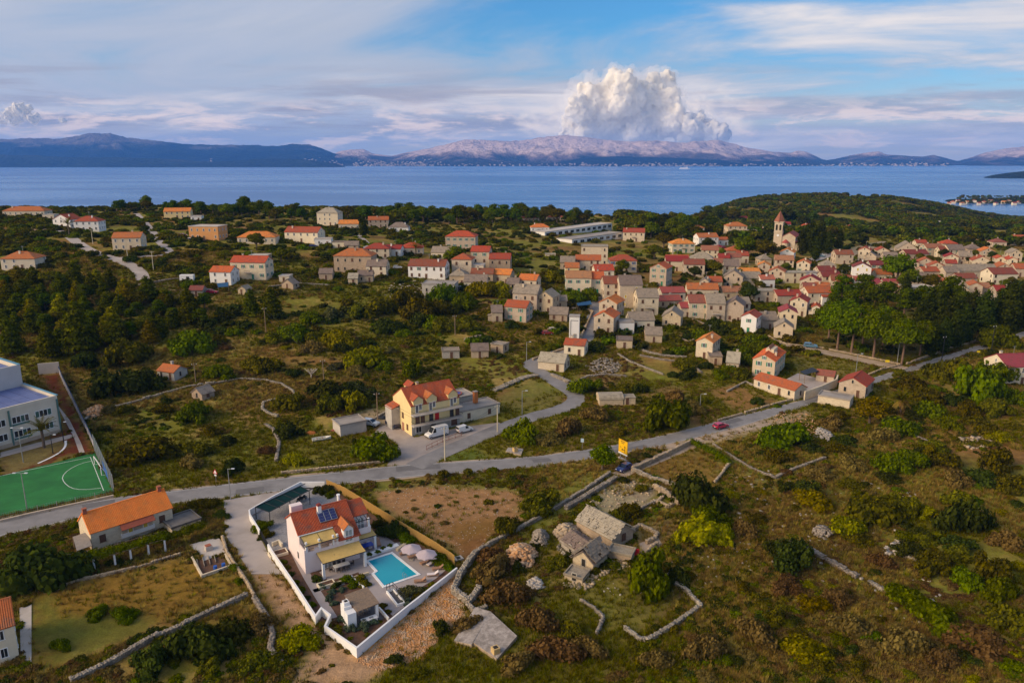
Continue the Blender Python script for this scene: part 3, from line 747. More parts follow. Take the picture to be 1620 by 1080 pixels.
def roof_mesh(L, D, h, typ, rm, pitch, over=.35, t=.16, corr=0.0):
    """origin: middle of the front wall at ground; body reaches +Y. returns MB, ridge height, fn(y or x)->height"""
    mb = MB(); tp = math.tan(pitch)
    def pane(a, b, c, d):
        """eave a-b, ridge d-c; corrugated when corr is set"""
        a, b, c, d = map(Vector, (a, b, c, d))
        slab_pts(mb, [a, b, c, d], t, rm)
        if corr:
            n = (b - a).cross(d - a).normalized(); n = n if n.z > 0 else -n
            L_ = max((b - a).length, (c - d).length); k = max(2, int(L_ / .26))
            for i in range(k):
                f0, f1, f2 = i / k, (i + .5) / k, (i + .8) / k
                e = [a.lerp(b, f) + n * .012 for f in (f0, f1, f2)]; r = [d.lerp(c, f) + n * .012 for f in (f0, f1, f2)]
                e[1] += n * corr; r[1] += n * corr
                vl = (r[0] - e[0]).length
                for j in (0, 1): mb.face([e[j], e[j + 1], r[j + 1], r[j]], rm, uv=[((f0 * L_ + j * .12), 0), (f0 * L_ + j * .12 + .12, 0), (f0 * L_ + j * .12 + .12, vl), (f0 * L_ + j * .12, vl)])
    if typ == 'p':
        hx = L / 2 + over * .6; rz = h + D / 2 * tp; ez = h - over * tp
        pane((-hx, -over, ez + t), (hx, -over, ez + t), (hx, D / 2, rz + t), (-hx, D / 2, rz + t))
        pane((hx, D + over, ez + t), (-hx, D + over, ez + t), (-hx, D / 2, rz + t), (hx, D / 2, rz + t))
        mb.bar((-hx, D / 2, rz + t), (hx, D / 2, rz + t), .24, .12, rm)
        return mb, rz
    if typ == 'g':
        y0, y1 = -over * .6, D + over * .6; rz = h + L / 2 * tp; ez = h - over * tp; hx = L / 2 + over
        pane((-hx, y1, ez + t), (-hx, y0, ez + t), (0, y0, rz + t), (0, y1, rz + t))
        pane((hx, y0, ez + t), (hx, y1, ez + t), (0, y1, rz + t), (0, y0, rz + t))
        mb.bar((0, y0, rz + t), (0, y1, rz + t), .24, .12, rm)
        return mb, rz
    if typ == 'h':
        hx = L / 2 + over; y0, y1 = -over, D + over; ez = h - over * tp + t
        s = min(hx, (D + 2 * over) / 2)
        if L >= D:
            rz = h + (D / 2) * tp + t; k = max(.1, hx - (D / 2 + over)); A = Vector((-k, D / 2, rz)); B = Vector((k, D / 2, rz))
            c = [Vector((-hx, y0, ez)), Vector((hx, y0, ez)), Vector((hx, y1, ez)), Vector((-hx, y1, ez))]
            pane(c[0], c[1], B, A); pane(c[2], c[3], A, B)
            slab_pts(mb, [c[1], c[2], B], t, rm); slab_pts(mb, [c[3], c[0], A], t, rm)
        else:
            rz = h + (L / 2) * tp + t; A = Vector((0, L / 2, rz)); B = Vector((0, D - L / 2, rz))
            c = [Vector((-hx, y0, ez)), Vector((hx, y0, ez)), Vector((hx, y1, ez)), Vector((-hx, y1, ez))]
            slab_pts(mb, [c[0], c[1], A], t, rm); slab_pts(mb, [c[2], c[3], B], t, rm)
            pane(c[1], c[2], B, A); pane(c[3], c[0], A, B)
        for p in c: pass
        mb.bar(A, B, .24, .12, rm)
        return mb, rz
    # flat with parapet
    mb.box((0, D / 2, h - .02), (L + .3, D + .3, .16), 0, rm)
    for (cx, cy, sx, sy) in ((0, -.06, L + .34, .2), (0, D + .06, L + .34, .2), (-L / 2 - .06, D / 2, .2, D - .09), (L / 2 + .06, D / 2, .2, D - .09)):
        mb.box((cx, cy, h + .142), (sx, sy, .22), 0, rm)
    return mb, h + .3
def walls_mesh(L, D, h, typ, wm, pitch, below=1.6):
    mb = MB(); x = L / 2; tp = math.tan(pitch)
    c = [(-x, 0), (x, 0), (x, D), (-x, D)]
    def wall(a, b, apex=None):
        pts = [Vector((*a, -below)), Vector((*b, -below)), Vector((*b, h))]
        if apex: pts.append(Vector(apex))
        pts.append(Vector((*a, h))); mb.face(pts, wm)
    ap = {1: (x, D / 2, h + D / 2 * tp), 3: (-x, D / 2, h + D / 2 * tp)} if typ == 'p' else {0: (0, 0, h + x * tp), 2: (0, D, h + x * tp)} if typ == 'g' else {}
    for i in range(4): wall(c[i], c[(i + 1) % 4], ap.get(i))
    mb.face([Vector((*q, h - .05)) for q in c], wm)
    return mb
HOUSES = []
def px_of(v):
    """photograph pixel of a world point"""
    zc = v[1] * CP + (EYE - v[2]) * SP
    yc = -v[1] * SP * -1 + (v[2] - EYE) * CP if False else (v[2] - EYE) * CP + v[1] * SP
    return 810 + F * v[0] / zc, 540 - F * yc / zc
def house(x0, x1, y, yaw, D, h, typ='p', rm=TILE_RED, wm=STONE, win='stone', L=None, name='stone_house', label=None, cat='house', group=None, chim=1, pitch=None, base=None, rz=None, corr=0.0, nwin=True, door=True, over=.35, cols=None, sides=True, z=None):
    r = R(yaw) if rz is None else rz
    p = P((x0 + x1) / 2, y) if base is None else base
    if L is None:
        a = px_of(p - Vector((math.cos(r), math.sin(r), 0)) * .5); b = px_of(p + Vector((math.cos(r), math.sin(r), 0)) * .5)
        L = max(3.0, (x1 - x0) / max(.2, abs(b[0] - a[0])))
    if pitch is None: pitch = R(34) if rm in (SLAB, SLAB_TAN) else R(27)
    bx = [p + Matrix.Rotation(r, 3, 'Z') @ Vector((sx * L / 2, sy, 0)) for sx in (-1, 1) for sy in (0, D)]
    keep_out([bx[0], bx[2], bx[3], bx[1]])
    z = z if z is not None else min(p.z, min(hz(q.x, q.y) for q in bx) + .8)
    o = thing(name, label or '', cat, (p.x, p.y, z), r, group)
    walls_mesh(L, D, h, typ, wm, pitch).build('wall', wm, o)
    rb, top = roof_mesh(L, D, h, typ, rm, pitch, over, corr=corr)
    roof = rb.build('roof', rm, o)
    rr = random.Random(int(x0 * 31 + y * 17))
    for k in range(chim):
        mb = MB(); cx = rr.uniform(-.35, .35) * L; cy = D * rr.choice((.35, .62)); 
        zz = h + (D / 2 - abs(cy - D / 2)) * math.tan(pitch) if typ == 'p' else (h + (L / 2 - abs(cx)) * math.tan(pitch) if typ == 'g' else h)
        if typ == 'h': zz = h + min(cy, D - cy, L / 2 - abs(cx)) * math.tan(pitch)
        mb.box((cx, cy, zz - .3), (.6, .6, 1.5), 0, wm); mb.box((cx, cy, zz + 1.2), (.8, .8, .12), 0, CONCRETE)
        mb.build('chimney', None, roof)
    if nwin:
        ns = max(1, int(round(h / 3.0))); st = h / ns
        dm = {'green': GREEN_PAINT, 'closed_green': GREEN_PAINT}.get(win, BROWN_PAINT)
        kinds = [win] if win in ('green', 'white', 'blue', 'yellow') else ([win, win, 'closed'] if win == 'hole' or wm in (STONE, STONE_GREY) else [win, rr.choice(('green', 'brown', 'closed', 'white')), 'closed'])
        def row(x_, y_, rz_, length, withdoor, gable):
            n = cols or max(1, int(length / 3.0))
            for s in range(ns):
                for i in range(n):
                    u = (i + .5) / n * length - length / 2 + rr.uniform(-.2, .2)
                    if withdoor and s == 0 and i == n // 2:
                        put('door', door_mesh(dm), o, x_ + math.cos(rz_) * u, y_ + math.sin(rz_) * u, .0, rz_); continue
                    if rr.random() < .12 and n > 1: continue
                    put('window', window_mesh(rr.choice(kinds)), o, x_ + math.cos(rz_) * u, y_ + math.sin(rz_) * u, s * st + st * .34, rz_)
            if gable: put('window', window_mesh(kinds[0], .7, .9), o, x_, y_, h + .25, rz_)
        row(0, -.01, 0, L, door, typ == 'g' and L > 5.5)
        if sides:
            row(L / 2 + .01, D / 2, math.pi / 2, D, False, typ == 'p' and D > 6)
            row(-L / 2 - .01, D / 2, -math.pi / 2, D, False, typ == 'p' and D > 6)
    HOUSES.append((o, p, rm, wm, typ, h, L * D, label))
    return o
RM = {'o': TILE_ORANGE, 'r': TILE_RED, 'd': TILE_DARK, 'k': TILE_PINK, 'b': TILE_OLD, 's': SLAB, 't': SLAB_TAN, 'c': CONCRETE, 'w': CONCRETE_PALE}
WM = {'S': STONE, 'P': STONE_PALE, 'G': STONE_GREY, 'C': RENDER_CREAM, 'W': RENDER_WHITE, 'B': RENDER_BEIGE, 'Y': RENDER_YELLOW, 'O': RENDER_ORANGE, 'K': RENDER_GREY}
WK = {'g': 'green', 's': 'stone', 'w': 'white', 'y': 'yellow', 'b': 'blue', 'c': 'closed', 'h': 'hole'}
TABLE = """
5 71 342 4 10 3.4 h r C w|68 86 348 4 6 3 f w C w|85 112 361 -10 9 4.6 g r W w|118 157 366 6 9 5.2 h r W w|179 224 396 8 8 5.6 p r B w|260 302 346 12 8 4.6 p o Y w|302 319 350 8 6 3 f w W w|3 57 427 5 9 4.6 h r C w|300 346 380 -6 10 6.6 f w O w
376 436 386 4 9 3.3 h o C w|451 503 384 -10 9 5.2 p r C w|498 524 389 4 6 3.3 f w W w|526 545 393 3 5 3 f s C s|545 567 396 3 5 2.5 p s S s|502 535 357 -8 9 8.2 h t C w|536 569 364 5 8 3.8 p o C w|583 614 360 8 8 5 p r P s|366 421 442 -6 8 7 p o P g|333 366 450 -8 7 5 p o W w|395 424 417 0 6 3.4 f w C w|529 588 432 -4 10 7.4 h r S s|580 611 438 -4 7 4.6 p s C s|577 616 409 2 8 4.6 h r P s
505 526 443 3 5 2.8 p s S h|442 458 447 0 5 2.5 f w C h|446 464 457 -20 4 2 g s S h|566 590 447 3 5 3 p s S s|551 566 450 3 5 2.6 p t S h|377 389 466 -15 4 2.1 g s S h|300 321 469 5 5 2.4 p b G h
600 615 357 6 7 4 p r P s|615 646 367 0 8 3 h s W w|705 752 393 -6 10 6.6 h o P g|610 634 405 -8 6 3.4 p r W w|634 669 403 3 8 3.4 h o C w|598 612 409 0 7 3 p o C w|682 721 411 -12 7 3.5 p s C s|646 704 441 -8 9 5.4 p d W s|715 746 437 -8 8 7.4 h r P s|746 765 438 -6 6 5 f w C s|745 774 428 -8 8 8.6 p o P s|774 807 433 -5 8 6.6 p r S s|668 719 467 -6 9 4.3 f c K h|711 738 451 -6 7 4 h s S s|745 780 448 -4 7 4 p d S s|781 807 449 -15 7 4 p o S s|734 770 459 -4 7 3.5 p s C s
822 853 351 4 8 3.2 h o P s|866 892 349 3 8 3 p r C s|900 926 350 -2 8 3.4 h o P s|840 869 367 3 8 3.2 h o W w|863 879 410 0 5 2.4 f t B h
801 820 467 -10 6 4.5 p s S s|820 848 466 -18 7 6 p o P s|811 849 493 -18 8 7 p s P s|849 874 495 -22 8 6 g s S s|798 832 508 -22 7 5.2 p r P g|778 795 509 5 6 3.5 p s S s|876 897 488 3 5 3 p s S s|869 897 508 -12 6 2.6 p s S h
919 961 420 -6 10 9.4 f t P s|965 1007 430 -2 9 5.4 h r P b|886 909 428 -6 7 4 p s S s|894 916 441 -2 7 5 p r Y w|910 950 428 -6 8 5 p r P s|895 935 464 -2 9 6.4 p b C g|935 955 465 -2 9 6.4 p o C g|941 971 449 4 8 6 p o C s|955 980 480 2 9 8 p d P s|980 1015 488 2 9 9.4 p s P y|1008 1041 498 3 8 6.8 p s P s|947 975 505 -26 9 6.2 g o P s|939 970 527 -22 9 5.8 g o P s|980 1003 528 2 6 4 f c W g|996 1035 521 4 7 3.4 p s C s
1027 1053 452 -28 9 8 g o P g|1053 1088 429 -6 8 5 p r P s|1081 1102 437 -6 7 6 p d P s|1047 1084 477 8 7 3.8 p k C s|1042 1078 487 10 6 3 p k S s|1047 1076 519 -18 9 4.4 g s S s|1077 1096 502 3 6 3.8 p k P s|892 924 562 -18 5.5 3.4 p r C h|851 892 586 -20 6 2.7 p t P h|975 1000 551 -8 6 2.6 f s S h|1021 1047 542 -5 6 2.8 p s S h|1100 1126 567 -30 9 5.6 g o P s
1063 1099 400 4 9 5.4 h o C g|1105 1136 390 10 9 6 p r W w|1136 1152 388 4 6 3.6 p r W w|1123 1148 369 3 7 3.8 f w W w|1106 1128 363 0 6 3 f w W w|1151 1181 375 2 10 8 h r B s|1180 1197 376 2 8 5 f t B s|1170 1195 351 -8 8 4.6 p r C s|1116 1135 353 0 7 3.4 f t P s|1095 1114 371 4 8 5 h o C s|1198 1215 373 0 8 4.2 h o C w|1235 1251 362 -6 9 5 p r C s|1270 1290 363 3 8 4 h o W w|1292 1307 365 0 6 3 f w W w|985 1019 382 -12 9 6 p r P s|1233 1255 413 -26 10 5 g o W g
1054 1090 427 -4 8 5 p r P s|1081 1114 438 -8 8 6 p d P s|1090 1128 424 -14 9 4.6 h s C s|1109 1136 410 -10 8 5 p b P s|1136 1154 420 -10 7 4 p r P s|1149 1178 408 -6 9 4 h s S s|1152 1172 420 -6 7 4.4 p b P s|1166 1184 416 -4 7 4 p r P s|1124 1146 427 -6 7 3.6 p b P s|1144 1168 437 -12 8 5 p s P s|1172 1203 442 4 7 3.2 p o P s|1198 1217 434 -20 7 4.6 g o P s|1202 1220 422 3 7 4 h s S s|1225 1255 425 -14 8 4.5 p b P s|1215 1240 446 -24 8 5 g s P s|1240 1274 448 3 7 4.8 f t B s|1259 1280 432 -26 8 5 g o C s|1273 1296 445 3 6 4 f c W s|1144 1174 456 -20 8 5.4 g s P s|1175 1203 454 -3 7 4.2 p s P s|1203 1225 457 3 6 4.4 p k W s|1107 1120 461 -22 6 4.6 g t P h|1119 1142 458 -6 7 3.6 p s S h|1144 1176 474 3 7 3.4 p s S h|1194 1233 478 4 7 4.6 f t P h|1264 1296 463 -24 8 5.4 g r P s|1229 1268 482 6 7 4 p r P s|1277 1316 483 5 8 5.4 p r C s|1295 1322 443 2 7 4.6 p d P s
1089 1126 504 -4 9 6.2 p b P g|1117 1146 508 -3 9 6.8 p s P s|1146 1175 510 -20 9 6.6 g s P s|1174 1186 500 3 6 5 p s C s|1087 1136 471 -6 8 3.6 p r P s|1171 1195 527 -30 8 6 g r W g|1206 1230 521 3 7 3.6 p s G s|1231 1259 521 -16 9 6.4 g k B s|1224 1253 537 -18 7 4.4 g t B s|1248 1275 500 -28 9 6 g r P s|1283 1296 503 -20 7 4.4 g o C s
1320 1342 371 3 8 3 h o C s|1334 1352 368 -22 8 4.6 g o C s|1352 1377 369 3 9 3.2 h o W w|1481 1495 358 0 8 3.4 h w W w|1606 1624 388 0 8 4.6 p r C s|1570 1592 391 -6 8 3.4 h s P s|1418 1450 408 -18 11 5.6 g s P s|1449 1466 394 -6 7 4 p r P s|1465 1492 405 4 8 5 p s P g|1486 1504 408 -4 7 4.6 p d P s|1500 1525 408 3 8 4.8 p s P s|1490 1514 396 -6 8 4.4 h s P s|1356 1375 416 -30 9 7.4 g r P s|1321 1349 418 -4 8 5.6 p d P s|1367 1385 417 -26 8 4.4 g s P s|1347 1376 448 -20 9 7.6 g d W y|1376 1408 433 -4 7 4.6 p d P g|1374 1393 443 -8 6 3.6 p r P s|1300 1329 453 -4 8 4.6 p d P s|1314 1347 459 -14 8 4.4 p d P s|1300 1322 432 -6 8 4 h s C s|1416 1453 429 -20 9 4.6 g r P s|1433 1468 413 4 8 4.2 p d P s|1451 1476 427 -22 8 4.4 g r P s|1466 1495 435 -22 8 4.4 g r P s|1493 1515 421 -22 8 5 g r P s|1495 1513 427 -16 6 3.6 p r P s|1516 1537 420 -16 8 5 p s P s|1537 1567 424 -20 9 4 g r P s|1550 1573 410 -16 8 4.6 g s P s|1574 1589 423 -20 8 4.8 g s P s|1592 1608 425 -18 8 4.8 g s P s|1596 1616 414 -14 8 4.8 g s P s|1511 1577 441 3 8 4 p s P s|1569 1608 450 3 9 5 p d C s|1515 1545 452 3 7 3.6 p d P s|1460 1485 441 3 7 3.8 p r P s|1480 1494 455 -16 7 4 g r P s|1495 1517 443 3 7 4 p s P y|1504 1531 480 -22 9 5.8 g s P y|1531 1552 473 -22 9 5.8 g r P s|1486 1505 464 -28 8 5 g o C s|1477 1505 474 -10 8 3.4 f t C s|1436 1476 471 4 8 4.4 f w B s|1399 1422 467 3 7 3.6 p b P s|1373 1393 461 -4 7 3.6 p k C s|1399 1420 459 3 6 3.2 p k P s|1352 1374 455 3 6 3.4 p k W s|1300 1316 484 5 7 4 p r W s|1326 1347 462 3 6 3.6 p o P s|1575 1600 478 -8 8 4.4 p r P s|1602 1624 479 -3 8 4.2 p k P s|1540 1566 470 -10 7 4 p s P s|1590 1640 608 4 10 5.4 p k C w
1386 1406 408 -14 8 4.4 g s P s|1398 1420 420 -10 8 4.4 p s P s|1575 1600 436 -12 8 4.2 g s P s|1605 1622 438 -10 8 4.2 p r P s|1530 1552 404 -8 8 4 h s S s|1386 1410 447 -8 7 4 p s P s|1420 1442 440 -14 7 4 g s P s|1443 1462 453 -8 7 3.8 p s S s|1290 1312 470 -12 7 4.2 p s P s|1270 1290 470 -12 7 4 p s S s
"""
def area_of(px, py):
    if px < 360: return 'on western slope'
    if px < 640: return 'in hillside hamlet'
    if px < 830 and py > 380: return 'below the hamlet'
    if py < 378 and px < 960: return 'near white hall'
    if px < 1012 and py > 378: return 'along village road'
    if py < 416 and px < 1330: return 'around the church'
    if px < 1130 and py > 490: return 'on village terraces'
    if px < 1215: return 'left of church hill'
    if px < 1330: return 'below the church'
    if py > 560: return 'beside main road'
    if py < 400: return 'at forest edge'
    return 'behind umbrella pines'
RNAME = {TILE_ORANGE: 'orange', TILE_RED: 'red', TILE_DARK: 'dark red', TILE_PINK: 'pinkish', TILE_OLD: 'brown', SLAB: 'grey slab', SLAB_TAN: 'tan slab', CONCRETE: 'grey concrete', CONCRETE_PALE: 'pale concrete'}
WNAME = {'S': 'rough stone', 'P': 'pale stone', 'G': 'grey stone', 'C': 'cream', 'W': 'white', 'B': 'beige', 'Y': 'yellow', 'O': 'orange', 'K': 'grey'}
TNAME = {'p': 'side-on', 'g': 'gable-end', 'h': 'hip', 'f': 'flat'}
ORD = 'first second third fourth fifth sixth seventh eighth ninth tenth eleventh twelfth thirteenth fourteenth fifteenth'.split()
def build_table():
    items = {}
    for line in TABLE.strip().splitlines():
        for e in line.split('|'):
            x0, x1, y, yaw, D, h, t, r, w, k = e.split()
            x0, x1, y, yaw, D, h = map(float, (x0, x1, y, yaw, D, h))
            if r == 's' and x0 > 1090 and int(x0 * 3 + y) % 5 < 2: r = 'rbo'[int(x0) % 3]
            small = h < 3 and D < 6.5
            o = house(x0, x1, y, yaw, D, h, t, RM[r], WM[w], WK[k], chim=0 if (small or t == 'f' or int(x0 + y) % 3 == 0) else 1, name='stone_hut' if small else 'village_house', cat='hut' if small else 'house', group='small stone huts' if small else 'village houses', door=not small or True, nwin=True)
            rq = random.Random(int(x0 * 7 + y * 13)); Lh = 2 * max(v.co.x for v in o.children[0].data.vertices)
            if not small and rq.random() < .5 and h > 3.3:      # lean-to against one side
                sd = rq.choice((-1, 1)); wd = rq.uniform(1.8, 3.0); dp = min(D - .6, rq.uniform(3.0, 5.0)); hh = rq.uniform(2.0, 2.7); am = rq.choice((WM[w], STONE, RENDER_GREY)); cx = sd * (Lh / 2 + wd / 2)
                b = MB(); b.box((cx, dp / 2 + .3, -1.5), (wd, dp, hh + 1.5), 0, am); b.build('annex_wall', am, o)
                b = MB(); slab_pts(b, [(sd * (Lh / 2 + wd + .2), .1, hh), (sd * (Lh / 2 + wd + .2), dp + .5, hh), (sd * Lh / 2, dp + .5, hh + .8), (sd * Lh / 2, .1, hh + .8)], .12, rq.choice((RM[r], TILE_OLD, CONCRETE))); b.build('annex_roof', None, o)
            if not small and rq.random() < .35:      # roof aerial
                b = MB(); zt = h + D * .28; b.bar((Lh * .2, D / 2, zt), (Lh * .2, D / 2, zt + 2.2), .06, .06, STEEL); b.bar((Lh * .2 - .6, D / 2, zt + 2.0), (Lh * .2 + .6, D / 2, zt + 2.0), .04, .04, STEEL); b.bar((Lh * .2 - .4, D / 2, zt + 1.7), (Lh * .2 + .4, D / 2, zt + 1.7), .04, .04, STEEL); b.build('aerial', STEEL, o)
            if not small and h > 5.2 and t in 'ph' and rq.random() < .4:      # small balcony
                b = MB(); b.box((0, -.6, 2.75), (2.6, 1.2, .15), 0, CONCRETE_PALE); [b.bar((-1.25 + .25 * k, -1.15, 2.9), (-1.25 + .25 * k, -1.15, 3.8), .03, .03, BLACKMETAL) for k in range(11)]; b.bar((-1.28, -1.15, 3.8), (1.28, -1.15, 3.8), .05, .05, BLACKMETAL); b.build('balcony', None, o)
            storey = '' if small else ('tall ' if h > 7 else 'two-storey ' if h > 4.9 else 'low ')
            nm = 'hut' if small else 'house'
            d = f"{storey}{WNAME[w]} {nm} with {TNAME[t]} {RNAME[RM[r]]} roof, {area_of((x0 + x1) / 2, y)}"
            items.setdefault(d, []).append(((x0 + x1) / 2, y, o))
    for d, L in items.items():
        if len(L) == 1: L[0][2]['label'] = d; continue
        L.sort(key=lambda q: q[0])
        for i, q in enumerate(L):
            head, area = d.rsplit(', ', 1)
            q[2]['label'] = f"{head}, {ORD[i]} from left {area}"
build_table()
for _i, (_x, _y, _w) in enumerate(((1502,321,8),(1508,323,9),(1516,322,7),(1524,324,10),(1532,321,8),(1541,322,9),(1550,320,7),(1558,322,8),(1568,323,10),(1578,321,8),(1588,322,9),(1597,320,8),(1606,322,9),(1613,321,8))):
    _p = AT(_x, _y, 2165 + 35 * (_i % 3)); _p.z = SEA + 1.5 + (_i % 3) * 1.6
    house(_x - _w / 2, _x + _w / 2, _y, 0, 9, 4.6, ('p', 'h')[_i % 2], (TILE_RED, TILE_ORANGE, TILE_OLD)[_i % 3], RENDER_CREAM, 'white', L=_w * .7 / ppm(_p), base=_p, rz=R(-20 + 9 * (_i % 5)), z=_p.z, name='coast_house', label=f'tiny cream coast house on the headland, {ORD[_i]} from the left', group='coast houses', chim=0, nwin=False)
# ---------------------------------------------------------------- the walled villa with the pool
VR = R(33.0); V0 = P(484, 908); VU = Vector((math.cos(VR), math.sin(VR), 0)); VV_ = Vector((-math.sin(VR), math.cos(VR), 0))
def vl(x, y, z=0.0): return V0 + VU * x + VV_ * y + Vector((0, 0, z))
AWN = mat('yellow_awning_cloth', (.56, .39, .13), .9, .08, 2, col2=(.48, .33, .11), mixw=.6)
PAVE = mat('grey_terrace_paving', (.36, .31, .295), .85, .06, 1.2, .1, 8, coord='World')
GRAVEL = mat('grey_gravel', (.30, .285, .28), .95, .35, 3.5, .5, 14, coord='World')
SOIL = mat('dark_garden_soil', (.12, .062, .036), .98, .3, 1.2, .6, 7, coord='World')
TERRA = mat('terracotta_tiles', (.42, .25, .14), .8, .1, 2)
def villa():
    o = thing('villa', 'pale pink two-storey villa with red roof, solar panels and yellow awnings beside the pool', 'villa', V0, VR); o.scale = (.87, 1, 1)
    W = RENDER_PINK
    def part(name, fn, m=None, parent=None):
        mb = MB(); fn(mb); return mb.build(name, m, parent or o)
    # walls: ground floor 10.6 x 9, upper floor set back over a balcony at the left
    def walls(b):
        b.box((5.3, 4.6, -.3), (10.6, 9.2, 3.5), 0, W)
        b.box((5.3, 5.85, 3.2), (10.58, 6.7, 2.75), 0, W)
        b.box((8.6, 1.3, 3.2), (4.0, 2.58, 1.35), 0, W)
        for s in (0.0, 10.56):
            b.face([(s, 2.5, 5.9), (s, 9.2, 5.9), (s, 5.85, 8.0)], W); b.face([(s + .04, 9.2, 5.9), (s + .04, 2.5, 5.9), (s + .04, 5.85, 8.0)], W)
        b.face([(6.62, .02, 4.5), (6.62, 2.5, 4.5), (6.62, 2.5, 5.9)], W)
        b.face([(10.57, .02, 4.5), (10.57, 2.5, 4.5), (10.57, 2.5, 5.9)], W)
        b.box((12.2, 6.3, -.3), (3.3, 5.6, 6.4), 0, W)      # right wing
        b.box((1.8, 8.6, 5.9), (2.2, 1.2, 2.4), 0, W)       # white block behind the ridge
    part('wall', walls, W)
    rf = MB()
    def pane(a, b_, c, d, t=.16):
        a, b_, c, d = map(Vector, (a, b_, c, d)); slab_pts(rf, [a, b_, c, d], t, TILE_RED)
        n = (b_ - a).cross(d - a).normalized(); n = n if n.z > 0 else -n
        L_ = (b_ - a).length; k = int(L_ / .27); vlh = (d - a).length
        for i in range(k):
            e = [a.lerp(b_, (i + q) / k) + n * (.012 + .06 * (q == .5)) for q in (0, .5, .85)]; r = [d.lerp(c, (i + q) / k) + n * (.012 + .06 * (q == .5)) for q in (0, .5, .85)]
            for j in (0, 1):
                u0 = i * .27 + j * .13; rf.face([e[j], e[j + 1], r[j + 1], r[j]], TILE_RED, uv=[(u0, 0), (u0 + .13, 0), (u0 + .13, vlh), (u0, vlh)])
    pane((-.25, 2.2, 5.85), (10.9, 2.2, 5.85), (10.9, 5.85, 8.2), (-.25, 5.85, 8.2))
    pane((10.9, 9.6, 5.8), (-.25, 9.6, 5.8), (-.25, 5.85, 8.2), (10.9, 5.85, 8.2))
    pane((6.5, -.35, 4.35), (10.9, -.35, 4.35), (10.9, 2.2, 5.8), (6.5, 2.2, 5.8))
    pane((10.95, 3.1, 6.1), (14.1, 3.1, 6.1), (14.1, 6.3, 7.7), (10.95, 6.3, 7.7))
    pane((14.1, 9.4, 6.1), (10.95, 9.4, 6.1), (10.95, 6.3, 7.7), (14.1, 6.3, 7.7))
    pane((2.5, 11.3, 4.2), (5.6, 11.3, 4.2), (5.6, 9.3, 5.3), (2.5, 9.3, 5.3)); pane((6.4, 11.3, 4.2), (9.4, 11.3, 4.2), (9.4, 9.3, 5.3), (6.4, 9.3, 5.3))
    rf.bar((-.25, 5.85, 8.24), (10.9, 5.85, 8.24), .24, .12, TILE_RED)
    roof = rf.build('roof', TILE_RED, o)
    def chim(b):
        b.box((5.0, 4.9, 7.2), (.7, .7, 1.7), 0, WHITE); b.box((5.0, 4.9, 8.9), (.85, .85, .1), 0, TILE_RED); b.box((5.0, 4.9, 9.0), (.5, .5, .2), 0, TILE_RED)
    part('chimney', chim, None, roof)
    part('chimney', lambda b: (b.tube([(9.6, 6.6, 7.6), (9.6, 6.6, 9.0)], .28, 10, WHITE), b.tube([(9.6, 6.6, 9.0), (9.6, 6.6, 9.15)], .36, 10, WHITE)), None, roof)
    # solar panels on the front slope
    sl = math.atan2(2.35, 3.65)
    SOL = mat('solar_glass', (.008, .018, .11), .1, .15, 1, spec=.6)
    for i in range(3):
        x = 5.0 + i * 1.16
        b = MB(); M = Matrix.Translation((x, 3.15, 6.62)) @ Matrix.Rotation(sl, 4, 'X')
        b.box((0, 1.05, 0), (1.1, 2.1, .07), 0, SOL, M=M)
        pn = b.build('solar_panel', SOL, roof); f = MB()
        for xx in (-.55, .55): f.box((xx, 1.05, .0), (.05, 2.2, .1), 0, STEEL, M=M)
        for yy in (0, 2.1): f.box((0, yy, .0), (1.04, .05, .1), 0, STEEL, M=M)
        for q in range(1, 4): f.box((0, q * .525, .068), (1.02, .015, .006), 0, STEEL, M=M)
        f.build('panel_frame', STEEL, roof)
    # dormer
    def dormer(b):
        b.box((8.55, .5, 4.3), (1.9, 1.2, 1.7), 0, WHITE)
        b.face([(7.6, -.1, 6.0), (9.5, -.1, 6.0), (8.55, -.1, 6.75)], WHITE)
        slab_pts(b, [(7.4, 2.8, 5.95), (7.4, -.35, 5.95), (8.55, -.35, 6.9), (8.55, 3.2, 6.9)], .1, TILE_RED)
        slab_pts(b, [(9.7, -.35, 5.95), (9.7, 2.8, 5.95), (8.55, 3.2, 6.9), (8.55, -.35, 6.9)], .1, TILE_RED)
    dm = part('dormer', dormer)
    part('wall', lambda b: b.box((8.55, .3, 3.3), (1.9, .75, 1.3), 0, WHITE), None)
    def win(b, x, y, z, w, h, n=2):
        for i in range(n + 1): b.box((x - w / 2 + i * w / n, y, z), (.09, .1, h), 0, WHITE)
        for zz in (0, .5, 1): b.box((x, y, z + zz * h - .04), (w, .09, .08), 0, WHITE)
        b.box((x, y + .02, z), (w, .04, h), 0, mat('pale_glass', (.30, .32, .31), .15, .2, 2, spec=.6))
    part('window', lambda b: win(b, 8.55, -.16, 3.75, 1.35, 2.0), None)
    part('window', lambda b: win(b, 3.6, 2.46, 3.4, 1.7, 2.1), None)
    part('window', lambda b: win(b, 1.5, 2.46, 3.4, 1.1, 2.1), None)
    part('window', lambda b: (b.box((-.02, 3.4, 1.2), (.08, .8, 1.3), 0, WHITE), b.box((-.05, 3.4, 1.28), (.08, .6, 1.14), 0, GLASS)), None)
    part('sliding_door', lambda b: win(b, 5.0, -.06, .1, 3.2, 2.2, 4), None)
    part('sliding_door', lambda b: win(b, 12.2, 3.44, 3.3, 2.0, 2.1, 3), None)
    # balcony
    def balc(b):
        b.box((3.3, .1, 3.2), (6.6, .2, .55), 0, W)
        for x, w in ((.35, .7), (2.55, 1.3), (5.0, .5), (6.2, .9)): b.box((x, .1, 3.75), (w, .21, .45), 0, W)
        b.box((.1, 1.3, 3.2), (.2, 2.2, 1.0), 0, W)
    part('balcony_parapet', balc, W)
